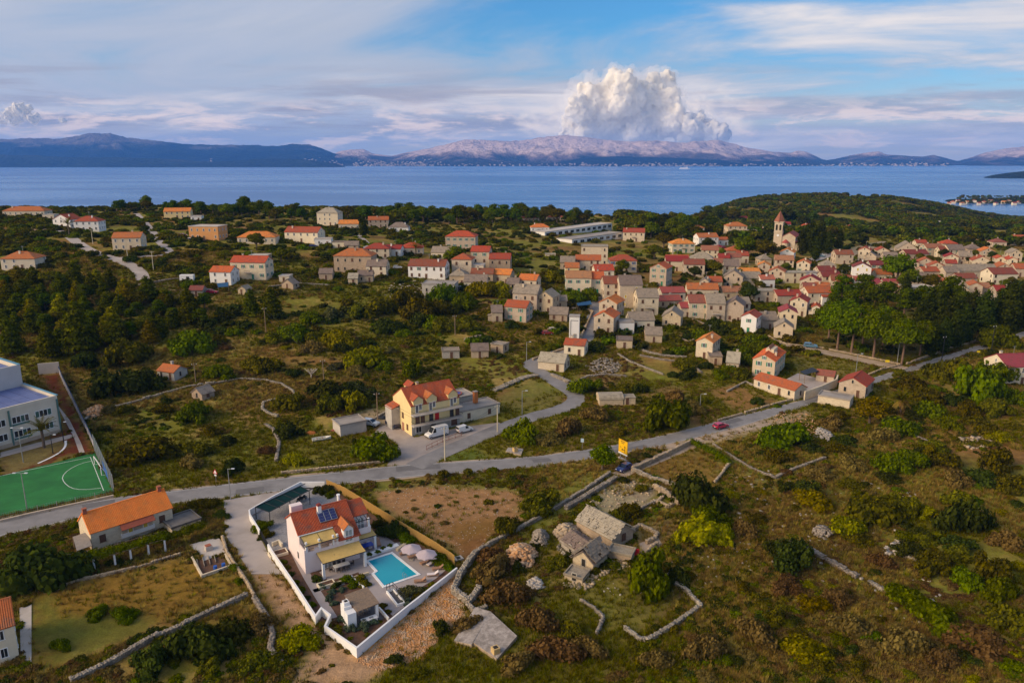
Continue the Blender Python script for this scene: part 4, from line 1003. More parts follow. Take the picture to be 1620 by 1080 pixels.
    for x in (.45, 2.9, 5.6, 6.4): part('balcony_post', lambda b: b.box((x, .14, 3.7), (.34, .34, 1.75), 0, WHITE))
    def rail(b):
        for x0_, x1_ in ((1.0, 1.85), (3.3, 4.7)):
            for k in range(8): b.bar((x0_ + k * (x1_ - x0_) / 7, .1, 3.72), (x0_ + k * (x1_ - x0_) / 7, .1, 4.2), .03, .03, BLACKMETAL)
            b.bar((x0_, .1, 4.2), (x1_, .1, 4.2), .05, .05, BLACKMETAL)
    part('balcony_rail', rail)
    def awn(b, a, c, d, e):
        a, c, d, e = map(Vector, (a, c, d, e)); k = 12
        for i in range(k):
            for j in range(4):
                def pt(u, v): 
                    q = a.lerp(c, u).lerp(e.lerp(d, u), v); q.z -= .10 * math.sin(v * math.pi * 1.0) * (.6 + .4 * math.sin(u * 9)); return q
                b.face([pt(i / k, j / 4), pt((i + 1) / k, j / 4), pt((i + 1) / k, (j + 1) / 4), pt(i / k, (j + 1) / 4)], AWN)
    a1 = part('awning', lambda b: awn(b, (.2, -.35, 5.0), (6.5, -.35, 5.0), (6.5, 2.3, 5.62), (.2, 2.3, 5.62)), AWN)
    part('awning_bar', lambda b: (b.bar((.1, -.38, 5.0), (6.6, -.38, 5.0), .1, .1, BLACKMETAL), [b.bar((x, -.38, 5.0), (x, 2.4, 5.6), .06, .06, BLACKMETAL) for x in (.2, 3.3, 6.4)]), BLACKMETAL, a1)
    a2 = part('awning', lambda b: awn(b, (2.2, -3.1, 2.75), (10.5, -3.1, 2.75), (10.5, 0, 3.25), (2.2, 0, 3.25)), AWN)
    part('awning_bar', lambda b: (b.bar((2.1, -3.12, 2.75), (10.6, -3.12, 2.75), .1, .1, BLACKMETAL), [b.bar((x, -3.1, 2.66), (x, 0, 3.16), .06, .06, BLACKMETAL) for x in (2.2, 5.0, 7.8, 10.5)]), BLACKMETAL, a2)
    for x in (2.3, 10.3): part('pillar', lambda b: b.box((x, -2.9, 0), (.46, .42, 2.7), 0, WHITE))
    a3 = part('awning', lambda b: awn(b, (11.2, 1.0, 2.75), (14.6, 1.0, 2.75), (14.6, 3.6, 3.2), (11.2, 3.6, 3.2)), AWN)
    part('awning_bar', lambda b: b.bar((11.1, .98, 2.75), (14.7, .98, 2.75), .1, .1, BLACKMETAL), BLACKMETAL, a3)
    part('pillar', lambda b: b.box((14.3, 1.2, 0), (.42, .42, 2.75), 0, WHITE))
    # upper terrace with bare pergola on the right wing
    part('balcony_parapet', lambda b: (b.box((12.4, 2.2, 3.2), (3.2, .2, .9), 0, W), b.box((14.0, 2.9, 3.2), (.2, 1.2, .9), 0, W), b.box((12.3, 2.8, 3.0), (3.3, 1.3, .2), 0, W)), W)
    part('balcony_post', lambda b: (b.box((13.7, 2.35, 3.9), (.34, .34, 1.7), 0, WHITE)))
    part('pergola', lambda b: ([b.bar((10.9 + k * .8, 2.1, 5.5), (10.9 + k * .8, 3.6, 5.75), .08, .1, BLACKMETAL) for k in range(5)], b.bar((10.8, 2.15, 5.5), (14.2, 2.15, 5.5), .1, .12, BLACKMETAL)), BLACKMETAL)
    part('gutter', lambda b: (b.bar((-.2, 2.1, 5.78), (6.4, 2.1, 5.78), .12, .12, WHITE), b.bar((.08, 2.35, .2), (.08, 2.35, 5.7), .08, .08, WHITE)), WHITE)
    return o
villa()
def sheet(name, px, m, dz, label): return drape(name, px, m, dz, label)
comp = [(393,819),(432,882),(500,984),(525,982),(565,1036),(722,904),(719,895),(582,808),(541,782),(514,771),(476,770)]
keep_out(PX(comp))
drape('garden_bed', comp, SOIL, .03, 'dark soil garden beds inside the villa wall')
drape('gravel_court', [(397,818),(474,772),(520,776),(540,790),(490,830),(462,868),(432,876)], GRAVEL, .06, 'grey gravel court beside the villa')
drape('terrace', [(512,912),(520,919),(556,909),(567,905),(581,931),(600,955),(621,974),(643,957),(668,928),(690,915),(705,902),(690,886),(637,857),(613,860),(596,842),(575,850),(560,880),(540,890),(505,905)], PAVE, .07, 'grey paved terrace round the pool')
drape('terrace', [vl(10.8, -1.05), vl(16.5, -1.05), vl(15.6, 5.5), vl(10.8, 5.5)], PAVE, .065, 'grey paved terrace beside the right wing of the villa')
path_strip('garden_path', [(464,868),(482,905),(503,940),(527,978)], 1.3, PAVE, .075, 'grey garden path along the villa wall', keep=False, sm_it=1)
path_strip('garden_path', [(496,935),(515,929),(545,922)], 1.0, PAVE, .075, 'short grey path to the terrace steps', keep=False, sm_it=1)
# pool ------------------------------------------------------------------
def pool():
    q = [P(583, 888), P(620, 875), P(660, 909), P(608, 927), P(592, 908), P(598, 904)]
    a = q[1] - q[0]; ux = (q[2] - q[1]).normalized(); uy = Vector((ux.y, -ux.x, 0))
    O = q[1]
    Lp, Wp = 9.0, 6.4
    c = [O, O + ux * Lp, O + ux * Lp + uy * Wp, O + ux * 4.6 + uy * Wp, O + ux * 4.6 + uy * (Wp - 1.1) , O + uy * (Wp - 1.1)]
    c = [O + uy * .2 + ux * .2, q[2], q[3], q[4], q[5], q[0]]
    o = thing('swimming_pool', 'turquoise swimming pool with white rim on the villa terrace', 'pool', (0, 0, 0))
    WATER = bpy.data.materials.new('pool_water'); WATER.use_nodes = True; w = NT(WATER.node_tree)
    pos = w.n('ShaderNodeNewGeometry').outputs['Position']
    bp = w.n('ShaderNodeBump', {'Strength': .06, 'Distance': .1, 'Height': w.noise(pos, 2.0, 3)})
    w.n('ShaderNodeOutputMaterial', {0: w.n('ShaderNodeBsdfPrincipled', {'Base Color': w.mix(w.noise(pos, .3, 2), (.012, .30, .42), (.02, .36, .47)), 'Roughness': .05, 'IOR': 1.33, 'Specular IOR Level': .4, 'Normal': bp.outputs[0]})})
    mb = MB(); mb.prism(c, -.3, .10, WATER); mb.build('water', WATER, o)
    rim = MB(); cen = sum(c, Vector()) / 6
    n = len(c)
    ar = sum(p.x * r.y - r.x * p.y for p, r in zip(c, c[1:] + c[:1])); s = 1 if ar > 0 else -1
    def off(i, d):
        p0, p1, p2 = c[i - 1], c[i], c[(i + 1) % n]
        d1, d2 = (p1 - p0).normalized(), (p2 - p1).normalized()
        n1, n2 = Vector((d1.y, -d1.x, 0)) * s, Vector((d2.y, -d2.x, 0)) * s
        b = (n1 + n2); b = b / max(.3, b.dot(n1)); return p1 + b * d
    for i in range(n):
        A, B = c[i], c[(i + 1) % n]; A2, B2 = off(i, .42), off((i + 1) % n, .42)
        up = Vector((0, 0, .17))
        rim.face([A + up, A2 + up, B2 + up, B + up] if s < 0 else [A + up, A2 + up, B2 + up, B + up][::-1], WHITE); rim.face([A2, A2 + up, B2 + up, B2], WHITE); rim.face([A, B, B + up, A + up], WHITE)
    rim.build('rim', WHITE, o)
    lad = MB(); e = P(637, 914, .15); d = ux.cross(Vector((0, 0, 1)))
    for k in (0, .5):
        b = e + ux * k; lad.tube([b, b + Vector((0, 0, .7)), b + Vector((0, 0, .8)) - d * .25, b - d * .5 + Vector((0, 0, .5)), b - d * .5], .03, 6, STEEL)
    lad.build('ladder', STEEL, o)
    # raised white planter ledge with four clipped box balls along the head of the pool
    lg = MB(); A, B = P(578, 884), P(632, 866); d2 = (B - A).normalized(); nn = Vector((-d2.y, d2.x, 0))
    lg.prism([A, B, B + nn * 1.0, A + nn * 1.0], 0, .45, WHITE); lg.build('planter_ledge', WHITE, o)
    return A, B, nn
_A, _B, _nn = pool()
# boundary wall -----------------------------------------------------------
def wall_line(b, pts, w, h, m, z0=-.2):
    """mitred wall along a polyline"""
    n = len(pts); L, Rr = [], []
    for i, p in enumerate(pts):
        d1 = (pts[i] - pts[i - 1]).normalized() if i else (pts[1] - pts[0]).normalized()
        d2 = (pts[i + 1] - pts[i]).normalized() if i < n - 1 else d1
        n1, n2 = Vector((-d1.y, d1.x, 0)), Vector((-d2.y, d2.x, 0)); q = n1 + n2; q = q / max(.25, q.dot(n1))
        L.append(p + q * w / 2); Rr.append(p - q * w / 2)
    hh = h if hasattr(h, '__len__') else [h] * n
    for i in range(n - 1):
        a, c, d, e = L[i], L[i + 1], Rr[i + 1], Rr[i]
        u0, u1 = Vector((0, 0, hh[i])), Vector((0, 0, hh[i + 1])); dn = Vector((0, 0, z0))
        b.face([a + dn, c + dn, c + u1, a + u0][::-1], m); b.face([e + dn, d + dn, d + u1, e + u0], m)
        b.face([e + u0, d + u1, c + u1, a + u0], m)
    for i, sgn in ((0, 1), (n - 1, -1)):
        f = [Rr[i] + Vector((0, 0, z0)), Rr[i] + Vector((0, 0, hh[i])), L[i] + Vector((0, 0, hh[i])), L[i] + Vector((0, 0, z0))]
        b.face(f if sgn > 0 else f[::-1], m)
def line_wall(name, px, w, h, m, label, cat='wall', group=None, cap=None):
    q = PX(px) if not isinstance(px[0], Vector) else px
    o = thing(name, label, cat, (q[0].x, q[0].y, q[0].z), 0, group)
    b = MB(); wall_line(b, [p - q[0] for p in q], w, h, m); b.build('wall_body', m, o)
    if cap:
        b = MB(); wall_line(b, [p - q[0] + Vector((0, 0, h if not hasattr(h, '__len__') else h[0])) for p in q], w + .1, .07, cap, 0.0); b.build('coping', cap, o)
    return o
line_wall('boundary_wall', [(514,771),(476,771),(434,793),(395,816),(396,823),(412,849)], .25, 1.3, WHITE, 'white boundary wall of the villa behind the shade canopy')
line_wall('boundary_wall', [(425,871),(432,883),(466,933),(500,986),(509,973),(523,983),(515,1001),(565,1039),(640,974),(723,906)], .28, [1.3] * 5 + [1.2] * 2 + [1.5, 1.3, 1.0], WHITE, 'long white boundary wall of the villa around garden and pool')
def gate():
    o = thing('gate', 'black metal gate of the villa in the white wall', 'gate', P(412, 849)); a = Vector((0, 0, 0)); b_ = P(425, 871) - P(412, 849)
    m = MB(); m.bar(a + Vector((0, 0, .2)), b_ + Vector((0, 0, .2)), .06, .06, BLACKMETAL); m.bar(a + Vector((0, 0, 1.4)), b_ + Vector((0, 0, 1.4)), .06, .06, BLACKMETAL); m.build('gate_frame', BLACKMETAL, o)
    for i in range(22):
        q = a.lerp(b_, (i + .5) / 22); m = MB(); m.bar(q + Vector((0, 0, .1)), q + Vector((0, 0, 1.5)), .1, .03, BLACKMETAL); m.build('bar', BLACKMETAL, o)
gate()
# bamboo fence
def bamboo():
    q = resample(PX([(517,771),(541,781),(582,806),(640,842),(690,872),(719,893)]), .16)
    o = thing('bamboo_fence', 'yellow bamboo cane fence along the villa pool terrace', 'fence', q[0])
    m = mat('bamboo', (.60, .36, .10), .8, .25, 6); b = MB()
    r2 = random.Random(2)
    for a, c in zip(q, q[1:]):
        h = 1.75 + r2.uniform(-.06, .06); b.bar((a + c) / 2 - q[0], (a + c) / 2 - q[0] + Vector((0, 0, h)), .15, .05, m)
    k = b.build('canes', m, o); k['kind'] = 'stuff'
    for z in (.4, 1.3):
        b = MB(); 
        for a, c in zip(q[::6], q[6::6]): b.bar(a - q[0] + Vector((.06, .06, z)), c - q[0] + Vector((.06, .06, z)), .05, .05, WOOD)
        b.build('rail', WOOD, o)
bamboo()
# shade canopy over the gravel court
def canopy():
    T = [AT(404, 802, 126), AT(475, 769, 137)]
    Z = 2.7
    def at_z(px, py, z):
        d = ray(px, py); t = (z - EYE) / d[2]; return Vector((d[0] * t, d[1] * t, z))
    a, b_, c, d = at_z(404, 802, 2.4), at_z(475, 769, 2.4), at_z(489, 776, 2.9), at_z(426, 810, 2.9)
    o = thing('shade_canopy', 'dark green net canopy on black posts over the gravel court', 'canopy', (a.x, a.y, 0))
    base = Vector((a.x, a.y, 0)); net = mat('green_shade_net', (.003, .024, .026), .95, .25, 1.5, spec=.1)
    m = MB()
    for i in range(10):
        for j in range(4):
            def pt(u, v):
                q = a.lerp(b_, u).lerp(d.lerp(c, u), v) - base; q.z -= .16 * math.sin(u * 5 * math.pi) ** 2 * math.sin(v * math.pi); return q
            m.face([pt(i / 10, j / 4), pt((i + 1) / 10, j / 4), pt((i + 1) / 10, (j + 1) / 4), pt(i / 10, (j + 1) / 4)], net)
    m.build('net', net, o)
    for i in range(6):
        u = i / 5; m = MB(); m.bar(a.lerp(b_, u) - base + Vector((0, 0, .03)), d.lerp(c, u) - base + Vector((0, 0, .03)), .08, .1, BLACKMETAL); m.build('rafter', BLACKMETAL, o)
    for p, r in ((a, b_), (d, c)): m = MB(); m.bar(p - base + Vector((0, 0, .09)), r + (r - p) * .12 - base + Vector((0, 0, .09)), .09, .12, BLACKMETAL); m.build('beam', BLACKMETAL, o)
    for p in (a, a.lerp(b_, .5), b_, d, d.lerp(c, .5), c): m = MB(); q = p - base; m.bar(Vector((q.x, q.y, 0)), q, .12, .12, BLACKMETAL); m.build('post', BLACKMETAL, o)
canopy()
def motorbike(p, rz, label):
    o = thing('motorbike', label, 'motorbike', p, rz, 'motorbikes under the canopy')
    for x in (-.7, .7):
        b = MB(); b.tube([(x, -.07, .32), (x, .07, .32)], .32, 14, RUBBER); w_ = b.build('wheel', RUBBER, o)
        b = MB(); b.tube([(x, -.075, .32), (x, .075, .32)], .18, 10, STEEL); b.build('rim', STEEL, w_)
    b = MB(); b.tube([(-.6, 0, .45), (-.2, 0, .55), (.3, 0, .6), (.55, 0, .85)], [.1, .2, .2, .08], 8, BLACKMETAL); b.build('frame', BLACKMETAL, o)
    b = MB(); b.tube([(-.75, 0, .82), (-.4, 0, .8), (0, 0, .78)], [.1, .17, .14], 8, RUBBER); b.build('seat', RUBBER, o)
    b = MB(); b.tube([(0, 0, .8), (.25, 0, .92), (.48, 0, .85)], [.12, .2, .1], 8, BLACKMETAL); b.build('fuel_tank', BLACKMETAL, o)
    b = MB(); b.bar((.5, -.38, 1.05), (.5, .38, 1.05), .05, .05, STEEL); b.bar((.5, 0, 1.05), (.72, 0, .35), .07, .07, STEEL); b.build('handlebar', STEEL, o)
motorbike(P(474, 793), R(70), 'black motorbike under the green canopy, nearer the villa')
motorbike(P(480, 791), R(60), 'black motorbike under the green canopy, nearer the road')
# planter by the gate
def planter(px, py, rz, L, W_, label, h=.5):
    p = P(px, py); o = thing('planter', label, 'planter', p, rz)
    b = MB(); t = .16
    for c, d in (((0, -W_ / 2, 0), (L, t, h)), ((0, W_ / 2, 0), (L, t, h)), ((-L / 2 + t / 2, 0, 0), (t, W_ - t, h)), ((L / 2 - t / 2, 0, 0), (t, W_ - t, h))): b.box(c, d, 0, RENDER_CREAM)
    b.build('box', RENDER_CREAM, o); b = MB(); b.box((0, 0, 0), (L - 2 * t, W_ - t, h - .08), 0, SOIL); b.build('soil', SOIL, o)
    return o
planter(440, 877, VR, 3.0, 1.6, 'cream walled planter by the villa gate')
planter(516, 926, VR, 2.6, 1.2, 'white walled planter at the corner of the terrace')
line_wall('garden_wall', [(431,864),(441,860),(447,866)], .3, .8, RENDER_CREAM, 'low cream wall behind the planter by the gate')
# terrace steps and dividing walls
line_wall('garden_wall', [vl(2.2, -5.7), vl(8.4, -5.7)], .3, .55, mat('step_stone', (.62, .49, .31), .9, .1, 2), 'cream retaining wall before the dining terrace')
line_wall('garden_wall', [(556,914),(576,932)], .2, .5, WHITE, 'low white wall beside the pool terrace')
line_wall('garden_wall', [(600,965),(615,982)], .2, .6, WHITE, 'low white wall beside the garden kitchen')
line_wall('garden_wall', [(628,872),(642,862)], .5, .5, mat('step_stone', (.62, .49, .31)), 'cream bench wall at the head of the pool')
# tables, chairs, loungers, parasols
def table(p, rz, L, W_, label, m=None):
    m = m or WHITE; o = thing('dining_table', label, 'table', p, rz)
    b = MB(); b.box((0, 0, .68), (L, W_, .06), 0, m); b.build('tabletop', m, o)
    for sx in (-1, 1):
        for sy in (-1, 1): b = MB(); b.box((sx * (L / 2 - .15), sy * (W_ / 2 - .12), 0), (.09, .09, .68), 0, m); b.build('leg', m, o)
    return o
CHAIRM = mat('dark_rattan', (.055, .045, .04), .8, .3, 8); CHAIRG = mat('grey_rattan', (.30, .26, .23), .85, .2, 8)
_ch = {}
def chair(p, rz, label, m=CHAIRM, group='dining chairs'):
    if m not in _ch:
        o = thing('chair', label, 'chair', p, rz, group)
        b = MB(); b.box((0, 0, .40), (.5, .5, .07), 0, m); b.build('seat', m, o)
        b = MB(); b.box((0, .24, .45), (.5, .06, .48), 0, m); b.build('backrest', m, o)
        for sx in (-1, 1):
            for sy in (-1, 1): b = MB(); b.box((sx * .22, sy * .22, 0), (.05, .05, .4), 0, m); b.build('leg', m, o)
        _ch[m] = o
    else: o = copy_tree(_ch[m], None, p, rz, label=label); o['group'] = group
    return o
tp = vl(5.4, -1.6, .08); table(tp, VR, 2.6, 1.05, 'white dining table under the yellow awning')
_side = {-1: 'pool side', 1: 'house side'}
for sx in range(3):
    for sy in (-1, 1):
        chair(tp + VU * (sx - 1) * .8 + VV_ * sy * .85, VR + (0 if sy > 0 else math.pi), f'dark chair at the awning dining table, {["left","middle","right"][sx]} one on the {_side[sy]}')
chair(tp + VU * 1.8, VR - math.pi / 2, 'dark chair at the right end of the awning dining table')
chair(tp - VU * 1.8, VR + math.pi / 2, 'dark chair at the left end of the awning dining table')
LW = mat('lounger_wood', (.36, .20, .12), .8, .15, 5); CUSH = mat('white_cushion', (.70, .62, .60), .9, .12, 5)
_lg = []
def lounger(px, py, rz, label, m=CUSH):
    p = P(px, py, .07)
    if not _lg:
        o = thing('sun_lounger', label, 'sun lounger', p, rz, 'sun loungers round the pool')
        b = MB(); b.box((0, 0, .24), (1.95, .66, .08), 0, LW); b.build('frame', LW, o)
        for sx in (-.8, .75):
            for sy in (-.27, .27): b = MB(); b.box((sx, sy, 0), (.07, .07, .24), 0, LW); b.build('leg', LW, o)
        b = MB(); b.box((-.3, 0, .32), (1.3, .6, .09), 0, CUSH); b.build('mattress', CUSH, o)
        b = MB(); b.box((.36, 0, 0), (.76, .6, .1), 0, CUSH, M=Matrix.Translation((.34, 0, .34)) @ Matrix.Rotation(R(-38), 4, 'Y')); b.build('backrest', CUSH, o)
        _lg.append(o)
    else: o = copy_tree(_lg[0], None, p, rz, label=label)
    for c in o.children:
        if c.name.split('.')[0] in ('mattress', 'backrest'):
            if m is not CUSH:
                c.data = c.data.copy(); c.data.materials[0] = m
    return o
lounger(584, 866, R(115), 'white cushioned sun lounger nearest the yellow awning pillar')
lounger(599, 861, R(110), 'brown sun lounger between awning and parasols', LW)
lounger(641, 877, R(20), 'sun lounger half under the first parasol', LW)
lounger(654, 882, R(25), 'sun lounger between the two parasols', LW)
lounger(673, 891, R(40), 'sun lounger under the second parasol', LW)
lounger(683, 893, R(50), 'white sun lounger just before the second parasol')
lounger(693, 901, R(15), 'brown sun lounger with dark towel at the pool corner', LW)
lounger(685, 911, R(8), 'white sun lounger at the far end of the pool row')
lounger(665, 921, R(10), 'brown sun lounger closest to the palm', LW)
PAR = mat('lilac_parasol_cloth', (.46, .38, .40), .9, .06, 2)
def parasol(px, py, label):
    p = P(px, py, .07); o = thing('parasol', label, 'parasol', p, 0, 'parasols by the pool')
    b = MB(); b.tube([(0, 0, 0), (0, 0, 2.5)], .04, 8, WOOD); b.build('pole', WOOD, o)
    b = MB(); b.box((0, 0, 0), (.7, .7, .12), 0, CONCRETE); b.build('base', CONCRETE, o)
    b = MB(); n = 8; top = Vector((0, 0, 2.75)); rm_ = []
    for i in range(n):
        a = i * 2 * math.pi / n; rm_.append(Vector((1.75 * math.cos(a), 1.75 * math.sin(a), 2.05)))
    for i in range(n):
        A, C = rm_[i], rm_[(i + 1) % n]; mid = (A + C) / 2; mid = mid * .97; mid.z = 2.12
        b.face([top, A, mid], PAR); b.face([top, mid, C], PAR)
        b.face([A, A - Vector((0, 0, .18)), mid - Vector((0, 0, .16)), mid], PAR); b.face([mid, mid - Vector((0, 0, .16)), C - Vector((0, 0, .18)), C], PAR)
    b.build('canopy', PAR, o)
    for i in range(n): b = MB(); b.bar((0, 0, 2.6), rm_[i] - Vector((0, 0, .05)), .03, .03, WOOD); b.build('rib', WOOD, o)
parasol(651, 886, 'lilac parasol nearer the villa')
parasol(675, 895, 'lilac parasol farther from the villa')
# blue table tennis style table and shed below the right awning
table(vl(11.2, 2.2, .08), VR, 2.4, 1.3, 'bright blue table under the small yellow awning', mat('blue_table', (.01, .06, .45), .5, .08, 3))
# garden kitchen with reed roof
def kitchen():
    p = P(563, 985); o = thing('garden_kitchen', 'white outdoor kitchen with brown reed roof in the villa garden', 'pavilion', p, VR)
    REED = mat('reed_thatch', (.26, .185, .125), .98, .22, 7, .6, 20, col2=(.20, .15, .11), mixw=.55)
    def lc(px, py, z):
        d = ray(px, py); t = (z - EYE) / d[2]; g = Vector((d[0] * t, d[1] * t, 0)) - Vector((p.x, p.y, 0)); return Vector((g.dot(VU), g.dot(VV_), z))
    q = [lc(565, 967, 2.55), lc(600, 953, 2.6), lc(581, 928, 3.0), lc(545, 941, 2.95)]
    b = MB(); slab_pts(b, q, .14, REED); b.build('roof', REED, o)
    for i in range(20):
        b = MB(); f = (i + .5) / 20; b.bar(q[0].lerp(q[1], f) + Vector((0, -.08, .03)), q[3].lerp(q[2], f) + Vector((0, 0, .03)), .17, .05, REED); b.build('reed_bundle', REED, o)
    b = MB(); b.box((-.9, -.5, 0), (1.3, 1.2, 2.5), 0, WHITE); b.box((-1.0, .9, 0), (1.1, 1.5, 2.9), 0, WHITE); b.build('hearth', WHITE, o)
    b = MB(); b.box((-1.0, .9, 2.92), (.8, .9, .5), 0, WHITE); b.box((-1.0, .9, 3.43), (.45, .45, .05), 0, DARKHOLE); b.build('chimney', WHITE, o)
    for x, y in ((q[1].x - .3, q[1].y + .35), (q[2].x - .3, q[2].y - .4)): b = MB(); b.box((x, y, 0), (.4, .4, 2.6), 0, WHITE); b.build('pillar', WHITE, o)
    b = MB(); b.box((q[3].x + .3, q[3].y - .3, 0), (.35, .35, 2.6), 0, WHITE); b.build('pillar', WHITE, o)
    b = MB(); b.box(((q[0].x + q[1].x) / 2 + .2, (q[0].y + q[3].y) / 2, 0), (4.0, 4.6, .12), 0, mat('dark_paving', (.10, .095, .10), .8, .2, 2)); b.build('floor_slab', None, o)
    table(p + VU * 1.9 + VV_ * 2.4 + Vector((0, 0, .12)), VR, 1.8, .9, 'dark table under the reed roof', CHAIRM)
    for k in range(3): chair(p + VU * (1.2 + k * .7) + VV_ * 1.5 + Vector((0, 0, .12)), VR + math.pi, f'grey rattan chair under the reed roof, {["left","middle","right"][k]} of three', CHAIRG, 'rattan chairs under the reed roof')
    cp = p + VU * 1.6 - VV_ * 1.2; c = thing('counter', 'white counter block before the reed-roofed garden kitchen', 'counter', cp, VR)
    b = MB(); b.box((0, 0, 0), (2.2, .8, .85), 0, WHITE); b.build('block', WHITE, c); b = MB(); b.box((0, 0, .852), (2.3, .9, .06), 0, WHITE); b.build('worktop', WHITE, c); b = MB(); b.box((.3, 0, .914), (.6, .4, .02), 0, STEEL); b.build('sink', STEEL, c)
kitchen()
# sunken stair with black railing
def stair():
    p = P(613, 938); o = thing('stairwell', 'sunken stairwell with black railing below the pool', 'stairwell', p, 0)
    a, b_, c, d = [q - p for q in (P(612, 938), P(622, 934), P(641, 956), P(629, 960))]
    m = MB()
    wall_line(m, [a, b_, c, d, a], .2, .5, WHITE, 0); m.build('kerb', WHITE, o)
    m = MB(); m.face([q + Vector((0, 0, .09)) for q in (a, d, c, b_)], mat('dark_paving', (.10, .095, .10))); m.build('well', None, o)
    m = MB(); e = [a + Vector((0, 0, 1.5)), b_ + Vector((0, 0, 1.5)), c + Vector((0, 0, 1.5))]
    for q, r in zip(e, e[1:]):
        for z in (0, -.5, -1.0): m.bar(q + Vector((0, 0, z)), r + Vector((0, 0, z)), .05, .05, BLACKMETAL)
    m.build('railing', BLACKMETAL, o)
    for q in (a, a.lerp(b_, .5), b_, b_.lerp(c, .33), b_.lerp(c, .66), c): m = MB(); m.bar(q + Vector((0, 0, .1)), q + Vector((0, 0, 1.55)), .07, .07, BLACKMETAL); m.build('post', BLACKMETAL, o)
stair()
def manhole(px, py, label):
    p = P(px, py); o = thing('manhole', label, 'manhole', p, R(30)); b = MB(); b.box((0, 0, 0), (1.5, 1.2, .25), 0, CONCRETE_PALE); b.build('slab', None, o); b = MB(); b.box((0, 0, .252), (.7, .7, .05), 0, BLACKMETAL); b.build('cover', None, o)
manhole(725, 884, 'small concrete manhole lid outside the villa wall')
# ---------------------------------------------------------------- other buildings seen close
def label_house(*a, **k): return house(*a, **k)
# orange-roofed stone house by the road
_A, _B = P(147, 873), P(275, 830); _rz = math.atan2(_B.y - _A.y, _B.x - _A.x)
oh = house(147, 275, 851, 0, 6.3, 3.5, 'p', roofmat('tile_bright_orange', (.84, .235, .03), (.93, .36, .065), soil=.18, vmin=1.0), STONE_PALE, 'brown', L=(_B - _A).length, base=(_A + _B) / 2, rz=_rz, name='stone_cottage', label='long pale stone cottage with bright orange tiled roof below the main road', chim=0, nwin=False, corr=.06, pitch=R(38), over=.25)
def add(parent, name, fn, m=None):
    b = MB(); fn(b); return b.build(name, m, parent)
_rf = [c for c in oh.children if c.name.startswith('roof')][0]
for x in (-6.4, 6.0): add(_rf, 'chimney', lambda b: (b.box((x, 3.1, 5.4), (.6, .6, 1.4), 0, mat('brick_red', (.35, .11, .06), .9, .2, 4)), b.box((x, 3.1, 6.8), (.75, .75, .1), 0, mat('brick_red', (.35, .11, .06)))))
for x in (-5.0, 4.9): put('window', window_mesh('closed', 1.0, 1.2), oh, x, -.01, 1.3, 0)
put('window', window_mesh('yellow', .9, 1.1), oh, -.6, -.35, 1.6, 0); put('window', window_mesh('yellow', .9, 1.1), oh, 1.9, -.35, 1.6, 0)
add(oh, 'porch', lambda b: (b.box((.6, -.25, .9), (5.6, .5, .7), 0, RENDER_WHITE), b.box((.6, -.15, 1.6), (5.0, .28, 1.2), 0, STONE_PALE)))
add(oh, 'porch_roof', lambda b: slab_pts(b, [(-2.2, -1.3, 2.75), (3.4, -1.3, 2.75), (3.4, .1, 3.55), (-2.2, .1, 3.55)], .1, mat('rusty_sheet', (.33, .085, .045), .7, .15, 3)))
def shelter(name, pts, z, m, label, posts=True):
    q = PX(pts); c = sum(q, Vector()) / len(q); o = thing(name, label, 'shelter', c)
    zz = z if hasattr(z, '__len__') else [z] * len(q)
    add(o, 'roof', lambda b: slab_pts(b, [p - c + Vector((0, 0, k)) for p, k in zip(q, zz)], .1, m))
    for p, k in zip(q, zz): add(o, 'post', lambda b: b.bar(p - c, p - c + Vector((0, 0, k - .05)), .12, .12, WOOD))
shelter('lean_to', [(124,888),(148,882),(142,862),(118,868)], [2.0, 2.3, 2.6, 2.3], mat('grey_sheet', (.24, .21, .185), .85, .15, 2), 'grey lean-to roof at the left end of the orange-roofed cottage')
house(276, 312, 838, 0, 4.6, 1.2, 'f', mat('tar_roof', (.16, .145, .13), .95, .2, 1), STONE_PALE, 'hole', L=5.2, base=P(296, 838), rz=_rz, name='annex', label='low flat grey-roofed annex beside the orange-roofed cottage', cat='annex', chim=0, nwin=False)
# vine pergola on white posts
def vine_pergola():
    q = PX([(120,908),(150,902),(183,896),(208,888),(236,879),(262,872)]); o = thing('pergola', 'vine pergola on white posts before the orange-roofed cottage', 'pergola', q[0])
    d = Vector((-math.sin(_rz), math.cos(_rz), 0)) * 3.2
    for p in q:
        add(o, 'post', lambda b: b.box(p - q[0], (.26, .26, 2.1), _rz, WHITE))
        add(o, 'beam', lambda b: b.bar(p - q[0] + Vector((0, 0, 2.15)), p - q[0] + d + Vector((0, 0, 2.25)), .1, .12, WOOD))
    for k in (0, .5, 1): add(o, 'beam', lambda b: [b.bar(a - q[0] + d * k + Vector((0, 0, 2.26)), c - q[0] + d * k + Vector((0, 0, 2.26)), .08, .08, WOOD) for a, c in zip(q, q[1:])])
    return o, q, d
_vp = vine_pergola()
